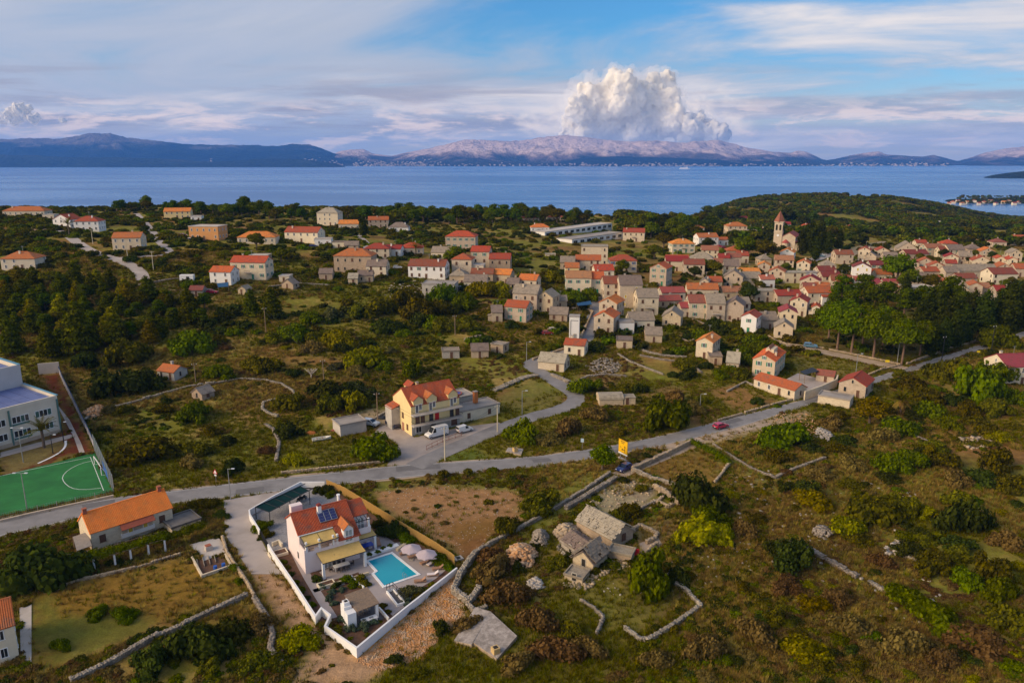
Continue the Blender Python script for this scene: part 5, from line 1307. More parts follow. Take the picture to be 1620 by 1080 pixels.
# concrete pad with wellhead and raised vegetable beds
drape('concrete_pad', [(300,862),(345,850),(362,872),(322,888)], CONCRETE_PALE, .12, 'cream concrete pad in the cottage garden')
line_wall('bed_wall', [(304,884),(320,913),(366,897),(356,878)], .3, .5, STONE_PALE, 'low pale wall round the vegetable beds')
drape('vegetable_bed', [(306,886),(320,910),(362,896),(352,880)], SOIL, .08, 'dark vegetable beds in the cottage garden')
for _i, (_x, _y) in enumerate(((313,893),(322,890),(331,887),(340,884))):
    _o = thing('bed_divider', f'pale plank between the vegetable beds, {ORD[_i]} from the left', 'plank', P(_x, _y), R(-62), 'vegetable bed planks'); add(_o, 'board', lambda b: b.box((0, 0, 0), (3.0, .1, .35), 0, LIMESTONE))
_o = thing('wellhead', 'small reddish brick wellhead on the concrete pad', 'wellhead', P(330, 870)); add(_o, 'shaft', lambda b: b.box((0, 0, .1), (1.1, 1.1, .8), R(40), CONCRETE_PALE)); add(_o, 'cover', lambda b: b.box((0, 0, .9), (.9, .9, .1), R(40), mat('brick_red', (.35, .11, .06))))
def barrel(px, py, m, label, r=.28, h=.8):
    o = thing('barrel', label, 'barrel', P(px, py)); add(o, 'body', lambda b: b.tube([(0, 0, 0), (0, 0, h * .5), (0, 0, h)], [r, r * 1.1, r], 12, m)); add(o, 'lid', lambda b: b.tube([(0, 0, h), (0, 0, h + .05)], r * 1.05, 12, m))
BLUEB = mat('blue_plastic', (.02, .10, .42), .5, .1, 3)
barrel(341, 902, BLUEB, 'blue barrel in the vegetable beds near the middle'); barrel(354, 898, BLUEB, 'blue barrel in the vegetable beds at the right end')
# house cut by the left edge
_c = P(31, 1041); _d = P(-6, 1053); _rz2 = math.atan2(_c.y - _d.y, _c.x - _d.x)
house(0, 31, 1046, 0, 7.5, 5.2, 'p', TILE_RED, RENDER_CREAM, 'white', L=9, base=_c - Vector((math.cos(_rz2), math.sin(_rz2), 0)) * 4.5, rz=_rz2, name='cream_house', label='cream house with red roof cut by the left picture edge, beside a pale terrace', chim=0, corr=.05)
drape('terrace', [(33,1043),(50,1047),(50,956),(31,962)], CONCRETE_PALE, .12, 'pale concrete terrace beside the cream house')
# small hut with red roof and field hut in the left scrub
house(250, 276, 600, -22, 5, 2.4, 'p', TILE_RED, RENDER_GREY, 'hole', name='garden_hut', label='small garden hut with bright red roof in the left scrub', cat='hut', chim=1)
house(291, 322, 630, -30, 4.0, 1.8, 'g', SLAB_TAN, STONE, 'hole', L=4.2, base=P(312, 632), name='field_hut', label='small tan stone field hut with slab roof beside the dry-stone wall', cat='hut', chim=0, door=False)
# ruined field huts in the middle
house(700, 727, 567, 8, 4.5, 2.3, 'f', SLAB, STONE_GREY, 'hole', name='ruined_hut', label='roofless ruined stone hut left of the slab-roofed field hut', cat='hut', chim=0)
house(746, 773, 566, 6, 5, 2.4, 'p', SLAB, STONE, 'hole', name='field_hut', label='slab-roofed stone field hut in the middle of the scrub', cat='hut', chim=0)
house(774, 798, 558, -28, 4, 2.6, 'f', SLAB_TAN, STONE, 'hole', name='field_hut', label='square flat stone shelter right of the slab-roofed field hut', cat='hut', chim=0, L=4.5)
# vaulted hut near the road
def vault_hut():
    p = P(967, 641); o = thing('vaulted_hut', 'barrel-vaulted tan stone hut above the main road', 'hut', p, R(4)); keep_out(PX([(950,642),(1002,642),(1002,630),(950,630)]))
    L, D, h = 6.4, 4.5, 1.6
    add(o, 'wall', lambda b: b.box((0, D / 2, -.5), (L, D, h + .5), 0, STONE))
    def rf(b):
        n = 8
        pr = [(D / 2 - (D / 2 + .15) * math.cos(math.pi * i / n), h + 1.25 * math.sin(math.pi * i / n) + .05) for i in range(n + 1)]
        for (y0, z0), (y1, z1) in zip(pr, pr[1:]): b.face([(-L / 2 - .15, y0, z0), (L / 2 + .15, y0, z0), (L / 2 + .15, y1, z1), (-L / 2 - .15, y1, z1)], SLAB_TAN)
        for s in (-1, 1): b.face([(s * (L / 2 + .15), y, z) for y, z in (pr if s < 0 else pr[::-1])], STONE)
    add(o, 'vault', rf)
    add(o, 'annex_wall', lambda b: (b.box((5.0, 1.8, -.5), (3.2, 3.2, 2.4), 0, STONE), b.box((5.0, 1.8, 1.9), (3.5, 3.5, .15), 0, SLAB)))
    put('door', door_mesh(BROWN_PAINT), o, 4.4, .18, 0, 0)
vault_hut()
# ---- yellow house
_yb = (P(653, 690) + P(726, 672)) / 2
YR = R(34)
yh = house(653, 726, 681, 0, 10, 7.4, 'p', TILE_RED, RENDER_YELLOW, 'white', L=13.2, base=_yb, rz=YR, name='yellow_house', label='large yellow house with red roof, three dormers and two balconies beside the forecourt', chim=1, nwin=False, corr=.06, pitch=R(33), over=.2)
add(yh, 'plinth', lambda b: b.box((0, -.03, -.2), (13.2, .1, 2.75), 0, RENDER_GREY))
for z in (2.6, 5.2):
    bal = add(yh, 'balcony', lambda b: b.box((0, -.85, z), (13.6, 1.6, .2), 0, CONCRETE_PALE))
    def rl(b):
        b.bar((-6.7, -1.6, z + 1.05), (6.7, -1.6, z + 1.05), .05, .05, BLACKMETAL); b.bar((-6.7, -1.6, z + 1.05), (-6.7, 0, z + 1.05), .05, .05, BLACKMETAL); b.bar((6.7, -1.6, z + 1.05), (6.7, 0, z + 1.05), .05, .05, BLACKMETAL)
        for i in range(45): x = -6.7 + i * 13.4 / 44; b.bar((x, -1.6, z + .2), (x, -1.6, z + 1.05), .025, .025, BLACKMETAL)
    add(bal, 'railing', rl)
for x in (-4.7, -1.0, 4.8):
    def dorm(b):
        b.box((x, 1.4, 5.4), (2.6, 3.0, 3.3), 0, RENDER_YELLOW)
        b.face([(x - 1.3, -.1, 8.7), (x + 1.3, -.1, 8.7), (x, -.1, 9.7)], RENDER_YELLOW)
    dn = add(yh, 'dormer', dorm)
    add(dn, 'dormer_roof', lambda b: (slab_pts(b, [(x - 1.55, 3.2, 8.65), (x - 1.55, -.3, 8.65), (x, -.3, 9.85), (x, 4.2, 9.85)], .1, TILE_RED), slab_pts(b, [(x + 1.55, -.3, 8.65), (x + 1.55, 3.2, 8.65), (x, 4.2, 9.85), (x, -.3, 9.85)], .1, TILE_RED)))
    put('window', window_mesh('white', .8, 1.9), yh, x - .45, -.13, 5.6, 0); put('window', window_mesh('white', .8, 1.3), yh, x + .5, -.13, 6.3, 0)
for x, k in ((-5.0, 'closed'), (-3.6, 'closed'), (-1.3, 'brown'), (.3, 'red'), (4.4, 'brown'), (6.0, 'closed')): put('door', window_mesh(k, 1.1, 2.1), yh, x, -.02, 2.82, 0)
for x, k in ((-4.8, 'white'), (-.8, 'hole'), (5.0, 'closed')): put('window', window_mesh(k, 1.6, 1.6), yh, x, -.1, .6, 0)
for y, z, k in ((2.3, .9, 'closed'), (4.6, 3.3, 'closed'), (7.2, .9, 'closed'), (7.2, 3.9, 'closed')): put('window', window_mesh(k, .9, 1.3), yh, -6.61, y, z, -math.pi / 2)
put('door', door_mesh(mat('rust_door', (.30, .09, .05), .7, .2, 3)), yh, -6.62, 1.0 + 3.6, 0, -math.pi / 2)
add(yh, 'rear_dormer', lambda b: (b.box((-2.5, 8.2, 7.4), (2.4, 2.6, 2.6), 0, RENDER_YELLOW), slab_pts(b, [(-3.9, 9.8, 9.95), (-3.9, 6.4, 9.95), (-2.5, 6.4, 11.1), (-2.5, 9.8, 11.1)], .1, TILE_RED), slab_pts(b, [(-1.1, 6.4, 9.95), (-1.1, 9.8, 9.95), (-2.5, 9.8, 11.1), (-2.5, 6.4, 11.1)], .1, TILE_RED)))
add(yh, 'side_annex', lambda b: (b.box((-7.7, 8.2, -.3), (2.2, 3.6, 5.8), 0, RENDER_GREY), slab_pts(b, [(-8.9, 6.2, 5.4), (-6.55, 6.2, 6.2), (-6.55, 10.2, 6.2), (-8.9, 10.2, 5.4)], .12, TILE_RED)))
an = house(711, 793, 673, 0, 6.2, 3.0, 'f', CONCRETE, RENDER_CREAM, 'closed', L=12.4, base=_yb + Matrix.Rotation(YR, 3, 'Z') @ Vector((12.85, .8, 0)), rz=YR, name='workshop', label='long low flat-roofed workshop joined to the yellow house', cat='workshop', chim=0, door=False, cols=2)
add(an, 'chimney', lambda b: (b.box((1.2, 3.8, 3.3), (1.0, 1.0, 3.0), 0, mat('brick_orange', (.52, .17, .05), .9, .15, 5)), b.box((1.2, 3.8, 6.3), (1.15, 1.15, .12), 0, CONCRETE)))
house(722, 778, 650, 0, 6.5, 3.7, 'f', CONCRETE, RENDER_GREY, 'hole', L=9.5, base=_yb + Matrix.Rotation(YR, 3, 'Z') @ Vector((11.8, 9.0, 0)), rz=YR, name='concrete_outbuilding', label='unfinished grey concrete outbuilding behind the yellow house workshop', cat='outbuilding', chim=0, cols=3)
_o = thing('tarpaulin_pile', 'round blue and rusty paddling pool on the outbuilding roof', 'pool', _yb + Matrix.Rotation(YR, 3, 'Z') @ Vector((12.5, 12.2, 3.9)))
add(_o, 'rim', lambda b: b.tube([(0, 0, 0), (0, 0, .3)], [1.7, 1.8], 20, mat('rusty_sheet', (.33, .085, .045)))); add(_o, 'sheet', lambda b: b.tube([(0, 0, .3), (0, 0, .36)], [1.4, 1.1], 20, mat('blue_tarp', (.05, .10, .32), .7, .3, 2)))
def gate_rail():
    q = resample(PX([(675,712),(700,700),(730,690)]), 1.6); o = thing('rusty_gate', 'long rusty red sliding gate and rail at the forecourt', 'gate', q[0]); RU = mat('rust_red', (.24, .075, .05), .8, .2, 4)
    for z in (.3, 1.1): add(o, 'rail', lambda b: [b.bar(a - q[0] + Vector((0, 0, z)), c - q[0] + Vector((0, 0, z)), .07, .07, RU) for a, c in zip(q, q[1:])], RU)
    for p in q: add(o, 'post', lambda b: b.bar(p - q[0], p - q[0] + Vector((0, 0, 1.15)), .08, .08, RU), RU)
gate_rail()
# ---- concrete shed, boat
_a, _b2 = P(539, 691), P(580, 682); _rz3 = math.atan2(_b2.y - _a.y, _b2.x - _a.x)
house(539, 580, 687, 0, 5.2, 2.7, 'f', CONCRETE, mat('block_concrete', (.50, .46, .41), .93, .1, .7, .2, col2=(.40, .36, .32), mixw=.56), 'hole', L=(_b2 - _a).length, base=(_a + _b2) / 2, rz=_rz3, name='concrete_shed', label='plain concrete shed with flat grey roof beside the stored boat', cat='shed', chim=0, nwin=False)
def boat():
    p = P(509, 696); o = thing('boat', 'small white rowing boat lying in the grass before the concrete shed', 'boat', p, R(22)); n = 12; L = 4.4
    def sec(i):
        t = i / (n - 1) * 2 - 1; w = .75 * (1 - max(0, t) ** 2.4) * (1 if t > -.8 else .86); z = .62 + .22 * max(0, t) ** 2
        return [Vector((t * L / 2, y * w, zz)) for y, zz in ((-1, z), (-.85, z * .45), (-.35, .06), (.35, .06), (.85, z * .45), (1, z))]
    S = [sec(i) for i in range(n)]
    BW = mat('boat_white', (.78, .74, .62), .5, .06, 2)
    add(o, 'hull', lambda b: ([b.face([a[j], c[j], c[j + 1], a[j + 1]][::-1], BW) for a, c in zip(S, S[1:]) for j in range(5)], b.face(S[0], BW)))
    add(o, 'gunwale', lambda b: [b.bar(a[k], c[k], .08, .06, BW) for a, c in zip(S, S[1:]) for k in (0, 5)])
    add(o, 'deck', lambda b: b.face([S[i][0] * 1 + Vector((0, 0, -.05)) for i in range(8, n)] + [S[i][5] + Vector((0, 0, -.05)) for i in range(n - 1, 7, -1)], BW))
    for i in (3, 6): add(o, 'thwart', lambda b: b.bar(S[i][0] + Vector((0, .05, -.15)), S[i][5] + Vector((0, -.05, -.15)), .3, .05, WOOD))
boat()
def tarp(px, py, m, label, r=1.2):
    o = thing('tarpaulin', label, 'tarpaulin', P(px, py)); bm = bmesh.new(); bmesh.ops.create_icosphere(bm, subdivisions=3, radius=1)
    for v in bm.verts: q = v.co.copy(); v.co = Vector((q.x * r * 1.3, q.y * r, max(-.1, q.z) * r * .55)) * (1 + .25 * mn.noise(q * 2.2 + Vector((px, 0, 0))))
    me = bpy.data.meshes.new('cover'); bm.to_mesh(me); bm.free(); me.materials.append(m); link('cover', me, o)
tarp(492, 685, mat('orange_net', (.60, .18, .03), .8, .2, 4), 'orange heap of netting behind the rowing boat', .9)
tarp(607, 661, mat('black_sheet', (.012, .014, .02), .6, .2, 3), 'black plastic covered heap left of the yellow house', 1.0)
tarp(529, 681, mat('rust_red', (.24, .075, .05)), 'rusty red junk heap at the corner of the concrete shed', .7)
# ---- school at the left edge
SR = R(56); SU = Vector((math.cos(SR), math.sin(SR), 0)); SV = Vector((-math.sin(SR), math.cos(SR), 0)); S0 = Vector((-110.0, 171.7, .2))
def school():
    o = thing('school', 'cream two-storey school with blue flat roofs at the left picture edge', 'school', S0, SR)
    CR = mat('school_cream', (.68, .60, .48), .9, .06, .5, col2=(.60, .52, .42), mixw=.62); LG = mat('school_panel', (.52, .49, .47), .8, .05, .6)
    BL = mat('blue_roof_sheet', (.115, .15, .32), .55, .12, .5, col2=(.16, .19, .36), mixw=.55); GP = mat('school_green_trim', (.10, .19, .17), .7, .1, 2)
    keep_out([S0 + SU * 2, S0 + SV * 45 + SU * 2, S0 + SV * 45 - SU * 45, S0 - SU * 45])
    add(o, 'wall', lambda b: b.box((-20, 8.5, -1), (40, 17, 9.4), 0, CR))
    add(o, 'parapet', lambda b: (b.box((-20, .05, 8.4), (40.1, .4, .85), 0, CR), b.box((-.15, 8.6, 8.4), (.4, 16.6, .85), 0, CR)))
    add(o, 'roof', lambda b: b.box((-20.3, 8.7, 8.41), (39.4, 16.4, .3), 0, BL))
    for i in range(14): add(o, 'roof_seam', lambda b: b.box((-1.5 - i * 2.6, 8.7, 8.71), (.06, 16.2, .04), 0, mat('seam', (.07, .09, .2), .6)))
    add(o, 'coping', lambda b: (b.box((.1, 8.4, 9.26), (.5, 17.2, .12), 0, mat('blue_coping', (.10, .26, .36), .6, .1, 2))))
    add(o, 'plinth', lambda b: b.box((-20, -.08, -1), (40.05, .3, 1.7), 0, STONE_PALE))
    add(o, 'hall_wall', lambda b: b.box((-19, 34.5, -1), (38, 35, 14.2), 0, LG))
    add(o, 'hall_parapet', lambda b: (b.box((-19, 17.2, 13.2), (38.1, .5, 1.1), 0, LG), b.box((-.25, 34.7, 13.2), (.6, 34.4, 1.1), 0, CR), b.box((-19, 51.8, 13.2), (38.1, .5, 1.1), 0, LG)))
    add(o, 'hall_roof', lambda b: b.box((-19.4, 34.6, 13.21), (36.6, 33.8, .3), 0, BL))
    add(o, 'hall_coping', lambda b: b.box((-.2, 34.6, 14.3), (.75, 35.2, .12), 0, mat('blue_coping', (.10, .26, .36))))
    for z in (1.5, 4.9):
        for k in range(7):
            x = -3.4 - k * 5.0
            w_ = add(o, 'window', lambda b: (b.box((x, -.02, z), (3.7, .12, .12), 0, WHITE), b.box((x, -.02, z + 1.6), (3.7, .12, .12), 0, WHITE), [b.box((x - 1.8 + j * .9, -.02, z + .121), (.12, .12, 1.478), 0, WHITE) for j in range(5)], b.box((x, .0, z - .5), (3.8, .14, .45), 0, GP if k % 2 else CR)))
            for j in range(4): add(w_, 'pane', lambda b: b.box((x - 1.35 + j * .9, -.005, z + .121), (.78, .06, 1.478), 0, GLASS if (j + k) % 3 else mat('dim_green_glass', (.06, .13, .11), .2, .3, 2)))
    for x in (-.1, -10.7, -21): add(o, 'downpipe', lambda b: b.box((x, -.12, 0), (.35, .25, 8.4), 0, GP))
school()
line_wall('concrete_wall', [(62,592),(95,589)], .3, 3.2, CONCRETE_PALE, 'tall pale concrete wall behind the school')
def panel_fence():
    q = resample(PX([(94,591),(100,606),(113,632),(127,662),(141,690),(152,716)]), 2.6); o = thing('panel_fence', 'grey panel fence with dark blue top beside the school yard', 'fence', q[0])
    pm = mat('grey_panel', (.50, .49, .52), .7, .06, 1); bm_ = mat('dark_blue_rail', (.03, .06, .13), .6, .1, 2)
    for a, c in zip(q, q[1:]):
        pn = add(o, 'panel', lambda b: b.bar(a - q[0] + Vector((0, 0, 1.0)), c - q[0] + Vector((0, 0, 1.0)), .06, 2.0, pm)); add(pn, 'top_rail', lambda b: b.bar(a - q[0] + Vector((0, 0, 2.1)), c - q[0] + Vector((0, 0, 2.1)), .16, .2, bm_))
    for p in q: add(o, 'post', lambda b: b.bar(p - q[0], p - q[0] + Vector((0, 0, 2.3)), .1, .1, bm_))
panel_fence()
# sports pitch
TURF = mat('green_artificial_turf', (.022, .165, .038), .9, .22, .25, .1, 20, col2=(.016, .125, .03), mixw=.55, coord='World')
pit = [(-40,763),(0,753),(150,716),(179,777),(90,797),(0,816),(-40,826)]
drape('sports_pitch', pit, TURF, .05, 'bright green artificial turf sports pitch')
drape('yard_path', [(86,634),(110,664),(128,700),(134,715),(126,718),(117,692),(98,656)], LANE, .05, 'pale path along the school')
drape('yard_path', [(0,716),(60,700),(112,687),(118,691),(60,708),(0,724)], LANE, .055, 'pale path before the school')
path_strip('yard_kerb', [(104,697),(104,706),(96,715),(80,724),(60,733)], .5, WHITE, .06, 'curved white kerb in the school yard', keep=False)
LN = mat('pitch_line', (.62, .68, .62), .8, .08, 3, coord='World')
for _n, _pts, _w in (('pitch_line', [(-20,757),(143,723)], .14), ('pitch_line', [(143,723),(164,776)], .14), ('pitch_line', [(146,729),(128,733),(108,743),(98,754),(101,763),(112,772),(130,775),(160,772)], .13)):
    path_strip(_n, _pts, _w, LN, .064, 'white painted line on the green pitch', keep=False, sm_it=1 if len(_pts) > 2 else 0, step=1.0)
def goal():
    p = P(157, 749); a, c = P(150, 735) - p, P(161, 752) - p; o = thing('goal', 'white football goal at the end of the green pitch', 'goal', p); up = Vector((0, 0, 2)); bk = Vector((1.1, .35, 0))
    for q in (a, c): add(o, 'post', lambda b: b.bar(q, q + up, .12, .12, WHITE)); add(o, 'stay', lambda b: b.bar(q + up, q + bk, .07, .07, WHITE)); add(o, 'ground_bar', lambda b: b.bar(q + Vector((0, 0, .08)), q + bk + Vector((0, 0, .08)), .07, .07, WHITE))
    add(o, 'crossbar', lambda b: b.bar(a + up, c + up, .12, .12, WHITE)); add(o, 'rear_bar', lambda b: b.bar(a + bk, c + bk, .07, .07, WHITE))
goal()
def net_fence(px, h, label, step=.7, blue=False):
    q = resample(PX(px), 3.0); o = thing('net_fence', label, 'fence', q[0]); nm = mat('net_wire', (.20, .23, .24), .7, .1, 3)
    for p in q: add(o, 'post', lambda b: b.bar(p - q[0], p - q[0] + Vector((0, 0, h)), .1, .1, STEEL))
    for a, c in zip(q, q[1:]):
        def net(b):
            n = max(2, int((c - a).length / .35)); k = int(h / .35)
            for i in range(n + 1): r = a.lerp(c, i / n) - q[0]; b.bar(r, r + Vector((0, 0, h)), .022, .022, nm)
            for j in range(k + 1): b.bar(a - q[0] + Vector((0, 0, j * h / k)), c - q[0] + Vector((0, 0, j * h / k)), .022, .022, nm)
        w_ = add(o, 'net', net); w_['kind'] = 'stuff'
    if blue:
        a, c = q[int(len(q) * .45)], q[int(len(q) * .7)]
        add(o, 'banner', lambda b: b.bar(a - q[0] + Vector((0, 0, 1.3)), c - q[0] + Vector((0, 0, 1.3)), .04, 1.9, BLUEB))
net_fence([(150,714),(160,735),(172,762),(181,781)], 4.2, 'tall ball-stop net fence at the end of the green pitch', blue=True)
net_fence([(181,781),(120,795),(60,808),(0,822)], 1.2, 'low mesh fence between the pitch and the road')
line_wall('kerb_wall', [(180,786),(110,801),(50,814),(0,826)], .4, .5, STONE_PALE, 'low pale wall under the pitch fence by the road')
# ---- transformer tower, halls, church
def tower():
    p = P(908, 538); o = thing('transformer_tower', 'tall plain white tower beside the village road', 'tower', p, R(-8)); keep_out([p + Vector((x, y, 0)) for x, y in ((-2, 0), (2, 0), (2, 4), (-2, 4))])
    add(o, 'shaft', lambda b: b.box((0, 1.7, -.5), (3.4, 3.4, 8.6), 0, RENDER_WHITE)); add(o, 'roof', lambda b: b.box((0, 1.7, 8.1), (3.7, 3.7, .25), 0, CONCRETE))
    add(o, 'cable', lambda b: (b.bar((-1.2, -.05, 6.9), (1.3, -.05, 6.8), .1, .1, BLACKMETAL), b.bar((-1.2, -.05, 1.0), (-1.2, -.05, 6.9), .1, .1, BLACKMETAL))); put('door', door_mesh(STEEL), o, .3, -.01, 0, 0)
tower()
def hall(x0, y0, x1, y1, D, h, rm, label, nw):
    a, c = P(x0, y0), P(x1, y1); r = math.atan2(c.y - a.y, c.x - a.x); L = (c - a).length
    o = house(x0, x1, 0, 0, D, h, 'f', rm, RENDER_WHITE, 'white', L=L, base=(a + c) / 2, rz=r, name='long_hall', label=label, cat='hall', chim=0, nwin=False)
    for i in range(nw): put('window', window_mesh('white', L / nw * .6, 1.8), o, -L / 2 + (i + .5) * L / nw, -.02, h - 2.6, 0)
hall(862, 373, 968, 365, 12, 4.6, CONCRETE_PALE, 'long white hall with a row of windows before the ridge pines', 12)
hall(905, 385, 985, 378, 12, 3.4, CONCRETE, 'long low grey-roofed hall in front of the white hall', 8)
def church():
    p = P(1234, 397); r = R(-28); o = thing('church', 'stone village church with pointed brown bell tower and red nave roof', 'church', p, r)
    keep_out([p + Matrix.Rotation(r, 3, 'Z') @ Vector(q) for q in ((-4, -2, 0), (8, -2, 0), (8, 26, 0), (-4, 26, 0))])
    S = STONE_PALE; T = TILE_PINK
    def gab(b, cx, w, y0, y1, h, pit, m, rm):
        z = h + w / 2 * math.tan(pit)
        for y, f in ((y0, 1), (y1, -1)): b.face([(cx - w / 2, y, -2), (cx + w / 2, y, -2), (cx + w / 2, y, h), (cx, y, z), (cx - w / 2, y, h)][::f], m)
        for s in (-1, 1): q = [(cx + s * w / 2, y0, -2), (cx + s * w / 2, y1, -2), (cx + s * w / 2, y1, h), (cx + s * w / 2, y0, h)]; b.face(q[::s], m)
        return z
    add(o, 'nave_wall', lambda b: gab(b, 4.0, 8.0, 4, 22, 9.0, R(30), S, T))
    z = 9 + 4 * math.tan(R(30))
    add(o, 'nave_roof', lambda b: (slab_pts(b, [(-.4, 22.3, 8.75), (-.4, 3.7, 8.75), (4, 3.7, z + .1), (4, 22.3, z + .1)], .2, T), slab_pts(b, [(8.4, 3.7, 8.75), (8.4, 22.3, 8.75), (4, 22.3, z + .1), (4, 3.7, z + .1)], .2, T)))
    add(o, 'aisle_wall', lambda b: b.box((9.8, 12, -2), (3.6, 15, 6.4), 0, S)); add(o, 'aisle_roof', lambda b: slab_pts(b, [(12.0, 4.2, 4.2), (12.0, 19.8, 4.2), (7.9, 19.8, 6.0), (7.9, 4.2, 6.0)], .18, T))
    add(o, 'apse', lambda b: (b.tube([(2.5, 3.2, -2), (2.5, 3.2, 5)], 2.2, 12, S), b.tube([(2.5, 3.2, 5), (2.5, 3.2, 7.2)], [2.5, .05], 12, T)))
    tw = add(o, 'bell_tower', lambda b: b.box((-2.6, 6.0, -2), (5.0, 5.0, 19.5), 0, S))
    add(tw, 'cornice', lambda b: (b.box((-2.6, 6.0, 11.0), (5.4, 5.4, .4), 0, S), b.box((-2.6, 6.0, 17.5), (5.6, 5.6, .45), 0, S)))
    add(tw, 'spire', lambda b: b.tube([(-2.6, 6, 17.95), (-2.6, 6, 24.6)], [3.5, .06], 4, TILE_OLD))
    add(tw, 'cross', lambda b: (b.bar((-2.6, 6, 24.4), (-2.6, 6, 26.2), .12, .12, BLACKMETAL), b.bar((-3.1, 6, 25.6), (-2.1, 6, 25.6), .12, .12, BLACKMETAL)))
    for x in (-3.7, -1.5): add(tw, 'belfry_opening', lambda b: (b.box((x, 3.46, 12.6), (1.2, .12, 3.0), 0, DARKHOLE), b.tube([(x, 3.40, 15.6), (x, 3.52, 15.6)], .6, 12, DARKHOLE)))
    for y in (4.9, 7.1): add(tw, 'belfry_opening', lambda b: (b.box((-.06, y, 12.6), (.12, 1.2, 3.0), 0, DARKHOLE)))
    add(tw, 'clock', lambda b: b.tube([(-2.6, 3.38, 9.4), (-2.6, 3.52, 9.4)], .75, 16, WHITE))
    for y in (7, 11, 15, 19): put('window', window_mesh('hole', 1.0, 1.8), o, 8.02, y, 6.6, math.pi / 2)
church()
# ---- beige house with green shutters, roadside annex, red-roofed stone house
bh = house(1189, 1224, 597, -32, 13.5, 5.4, 'g', TILE_ORANGE, RENDER_BEIGE, 'green', name='beige_house', label='beige house with orange roof and green shutters above the main road', chim=1, corr=.05, over=.25)
_bd = bh.children[0]
_Lb = max(abs(v.co.x) for v in _bd.data.vertices)
add(bh, 'dormer', lambda b: (b.box((_Lb * .55, 7.5, 5.2), (2.4, 5.0, 2.5), 0, RENDER_BEIGE), slab_pts(b, [(_Lb * 1.1, 4.8, 7.5), (_Lb * 1.1, 10.2, 7.5), (0, 10.2, 8.6), (0, 4.8, 8.6)], .12, TILE_OLD)))
add(bh, 'porch_roof', lambda b: slab_pts(b, [(_Lb + 2.4, 5.5, 2.5), (_Lb + 2.4, 9.5, 2.5), (_Lb, 9.5, 3.2), (_Lb, 5.5, 3.2)], .12, TILE_RED))
for y in (5.7, 9.3): add(bh, 'porch_post', lambda b: b.box((_Lb + 2.2, y, -.5), (.25, .25, 3.0), 0, RENDER_BEIGE))
_a, _c = P(1192, 612), P(1256, 634); _r = math.atan2(_c.y - _a.y, _c.x - _a.x)
house(0, 0, 0, 0, 5.2, 2.8, 'p', TILE_RED, STONE_PALE, 'stone', L=(_c - _a).length, base=(_a + _c) / 2, rz=_r, name='roadside_annex', label='low stone annex with long red roof at the roadside before the beige house', cat='annex', chim=0)
drape('terrace', [(1228,610),(1262,592),(1318,606),(1320,612),(1272,632)], LANE, .4, 'pale roof terrace courtyard of the beige house')
line_wall('terrace_wall', [(1272,633),(1298,624),(1322,613),(1324,606)], .4, 2.6, STONE_PALE, 'tall pale stone wall with doors along the road below the beige house')
house(1290, 1318, 606, -30, 4, 2.4, 'p', TILE_OLD, STONE_PALE, 'hole', name='shed', label='low brown-tiled shed at the end of the beige house terrace', cat='shed', chim=0)
house(1336, 1357, 627, -38, 9, 3.6, 'g', TILE_RED, STONE_PALE, 'stone', L=7, name='stone_house', label='stone house with red roof on the lower side of the main road', chim=0)
house(1303, 1345, 646, -34, 5, 2.2, 'f', CONCRETE, STONE_PALE, 'hole', L=8, base=P(1318, 642), name='cistern', label='flat concrete-roofed stone cistern beside the red-roofed roadside house', cat='cistern', chim=0, nwin=False)
house(1148, 1168, 588, -20, 7, 3.0, 'p', SLAB_TAN, STONE_PALE, 'closed_green', name='outbuilding', label='stone outbuilding with green doors and tall chimney left of the beige house', cat='outbuilding', chim=1)
house(1122, 1142, 577, -8, 6, 2.6, 'f', SLAB, STONE, 'hole', name='outbuilding', label='flat grey outbuilding beside the orange-roofed terrace house', cat='outbuilding', chim=0)
# ---- stone barns in the ruin cluster
def barn(A, B, D, h, rm, wm, label, typ='p', pitch=None, win='hole', name='stone_barn', nw=True):
    a, c = P(*A), P(*B); r = math.atan2(c.y - a.y, c.x - a.x)
    return house(0, 0, 0, 0, D, h, typ, rm, wm, win, L=(c - a).length, base=(a + c) / 2, rz=r, name=name, label=label, cat='barn', chim=0, pitch=pitch, nwin=nw, door=False, cols=1, sides=False)
b1 = barn((912, 838), (968, 869), 5.2, 2.0, SLAB_TAN, STONE, 'long stone barn with tan slab roof in the ruin cluster', pitch=R(33), nw=False)
_l = max(v.co.x for v in b1.children[0].data.vertices)
put('window', window_mesh('closed', .8, 1.1), b1, _l + .01, 2.7, 1.0, math.pi / 2)
b3 = barn((906, 893), (938, 905), 4.6, 1.5, SLAB, STONE, 'stone barn with grey slab roof and gable porch, nearest of the ruin cluster', 'g', pitch=R(40))
b2 = barn((888, 866), (915, 886), 4.0, 1.3, SLAB, STONE_GREY, 'small grey slab-roofed barn wedged between the two larger barns', pitch=R(28))
barn((893, 916), (921, 924), 3.0, .8, SLAB, STONE, 'low ruined stone porch before the nearest barn', 'f')
barn((962, 882), (998, 890), 2.6, 1.1, SLAB, STONE, 'low flat stone shed right of the nearest barn', 'f', nw=False)
_o = thing('red_board', 'bright red board standing by the barn wall', 'board', P(1007, 880), R(10)); add(_o, 'panel', lambda b: b.box((0, 0, .3), (.85, .08, 1.1), 0, RED_PAINT)); [add(_o, 'leg', lambda b: b.box((x, 0, 0), (.07, .07, .3), 0, WOOD)) for x in (-.35, .35)]
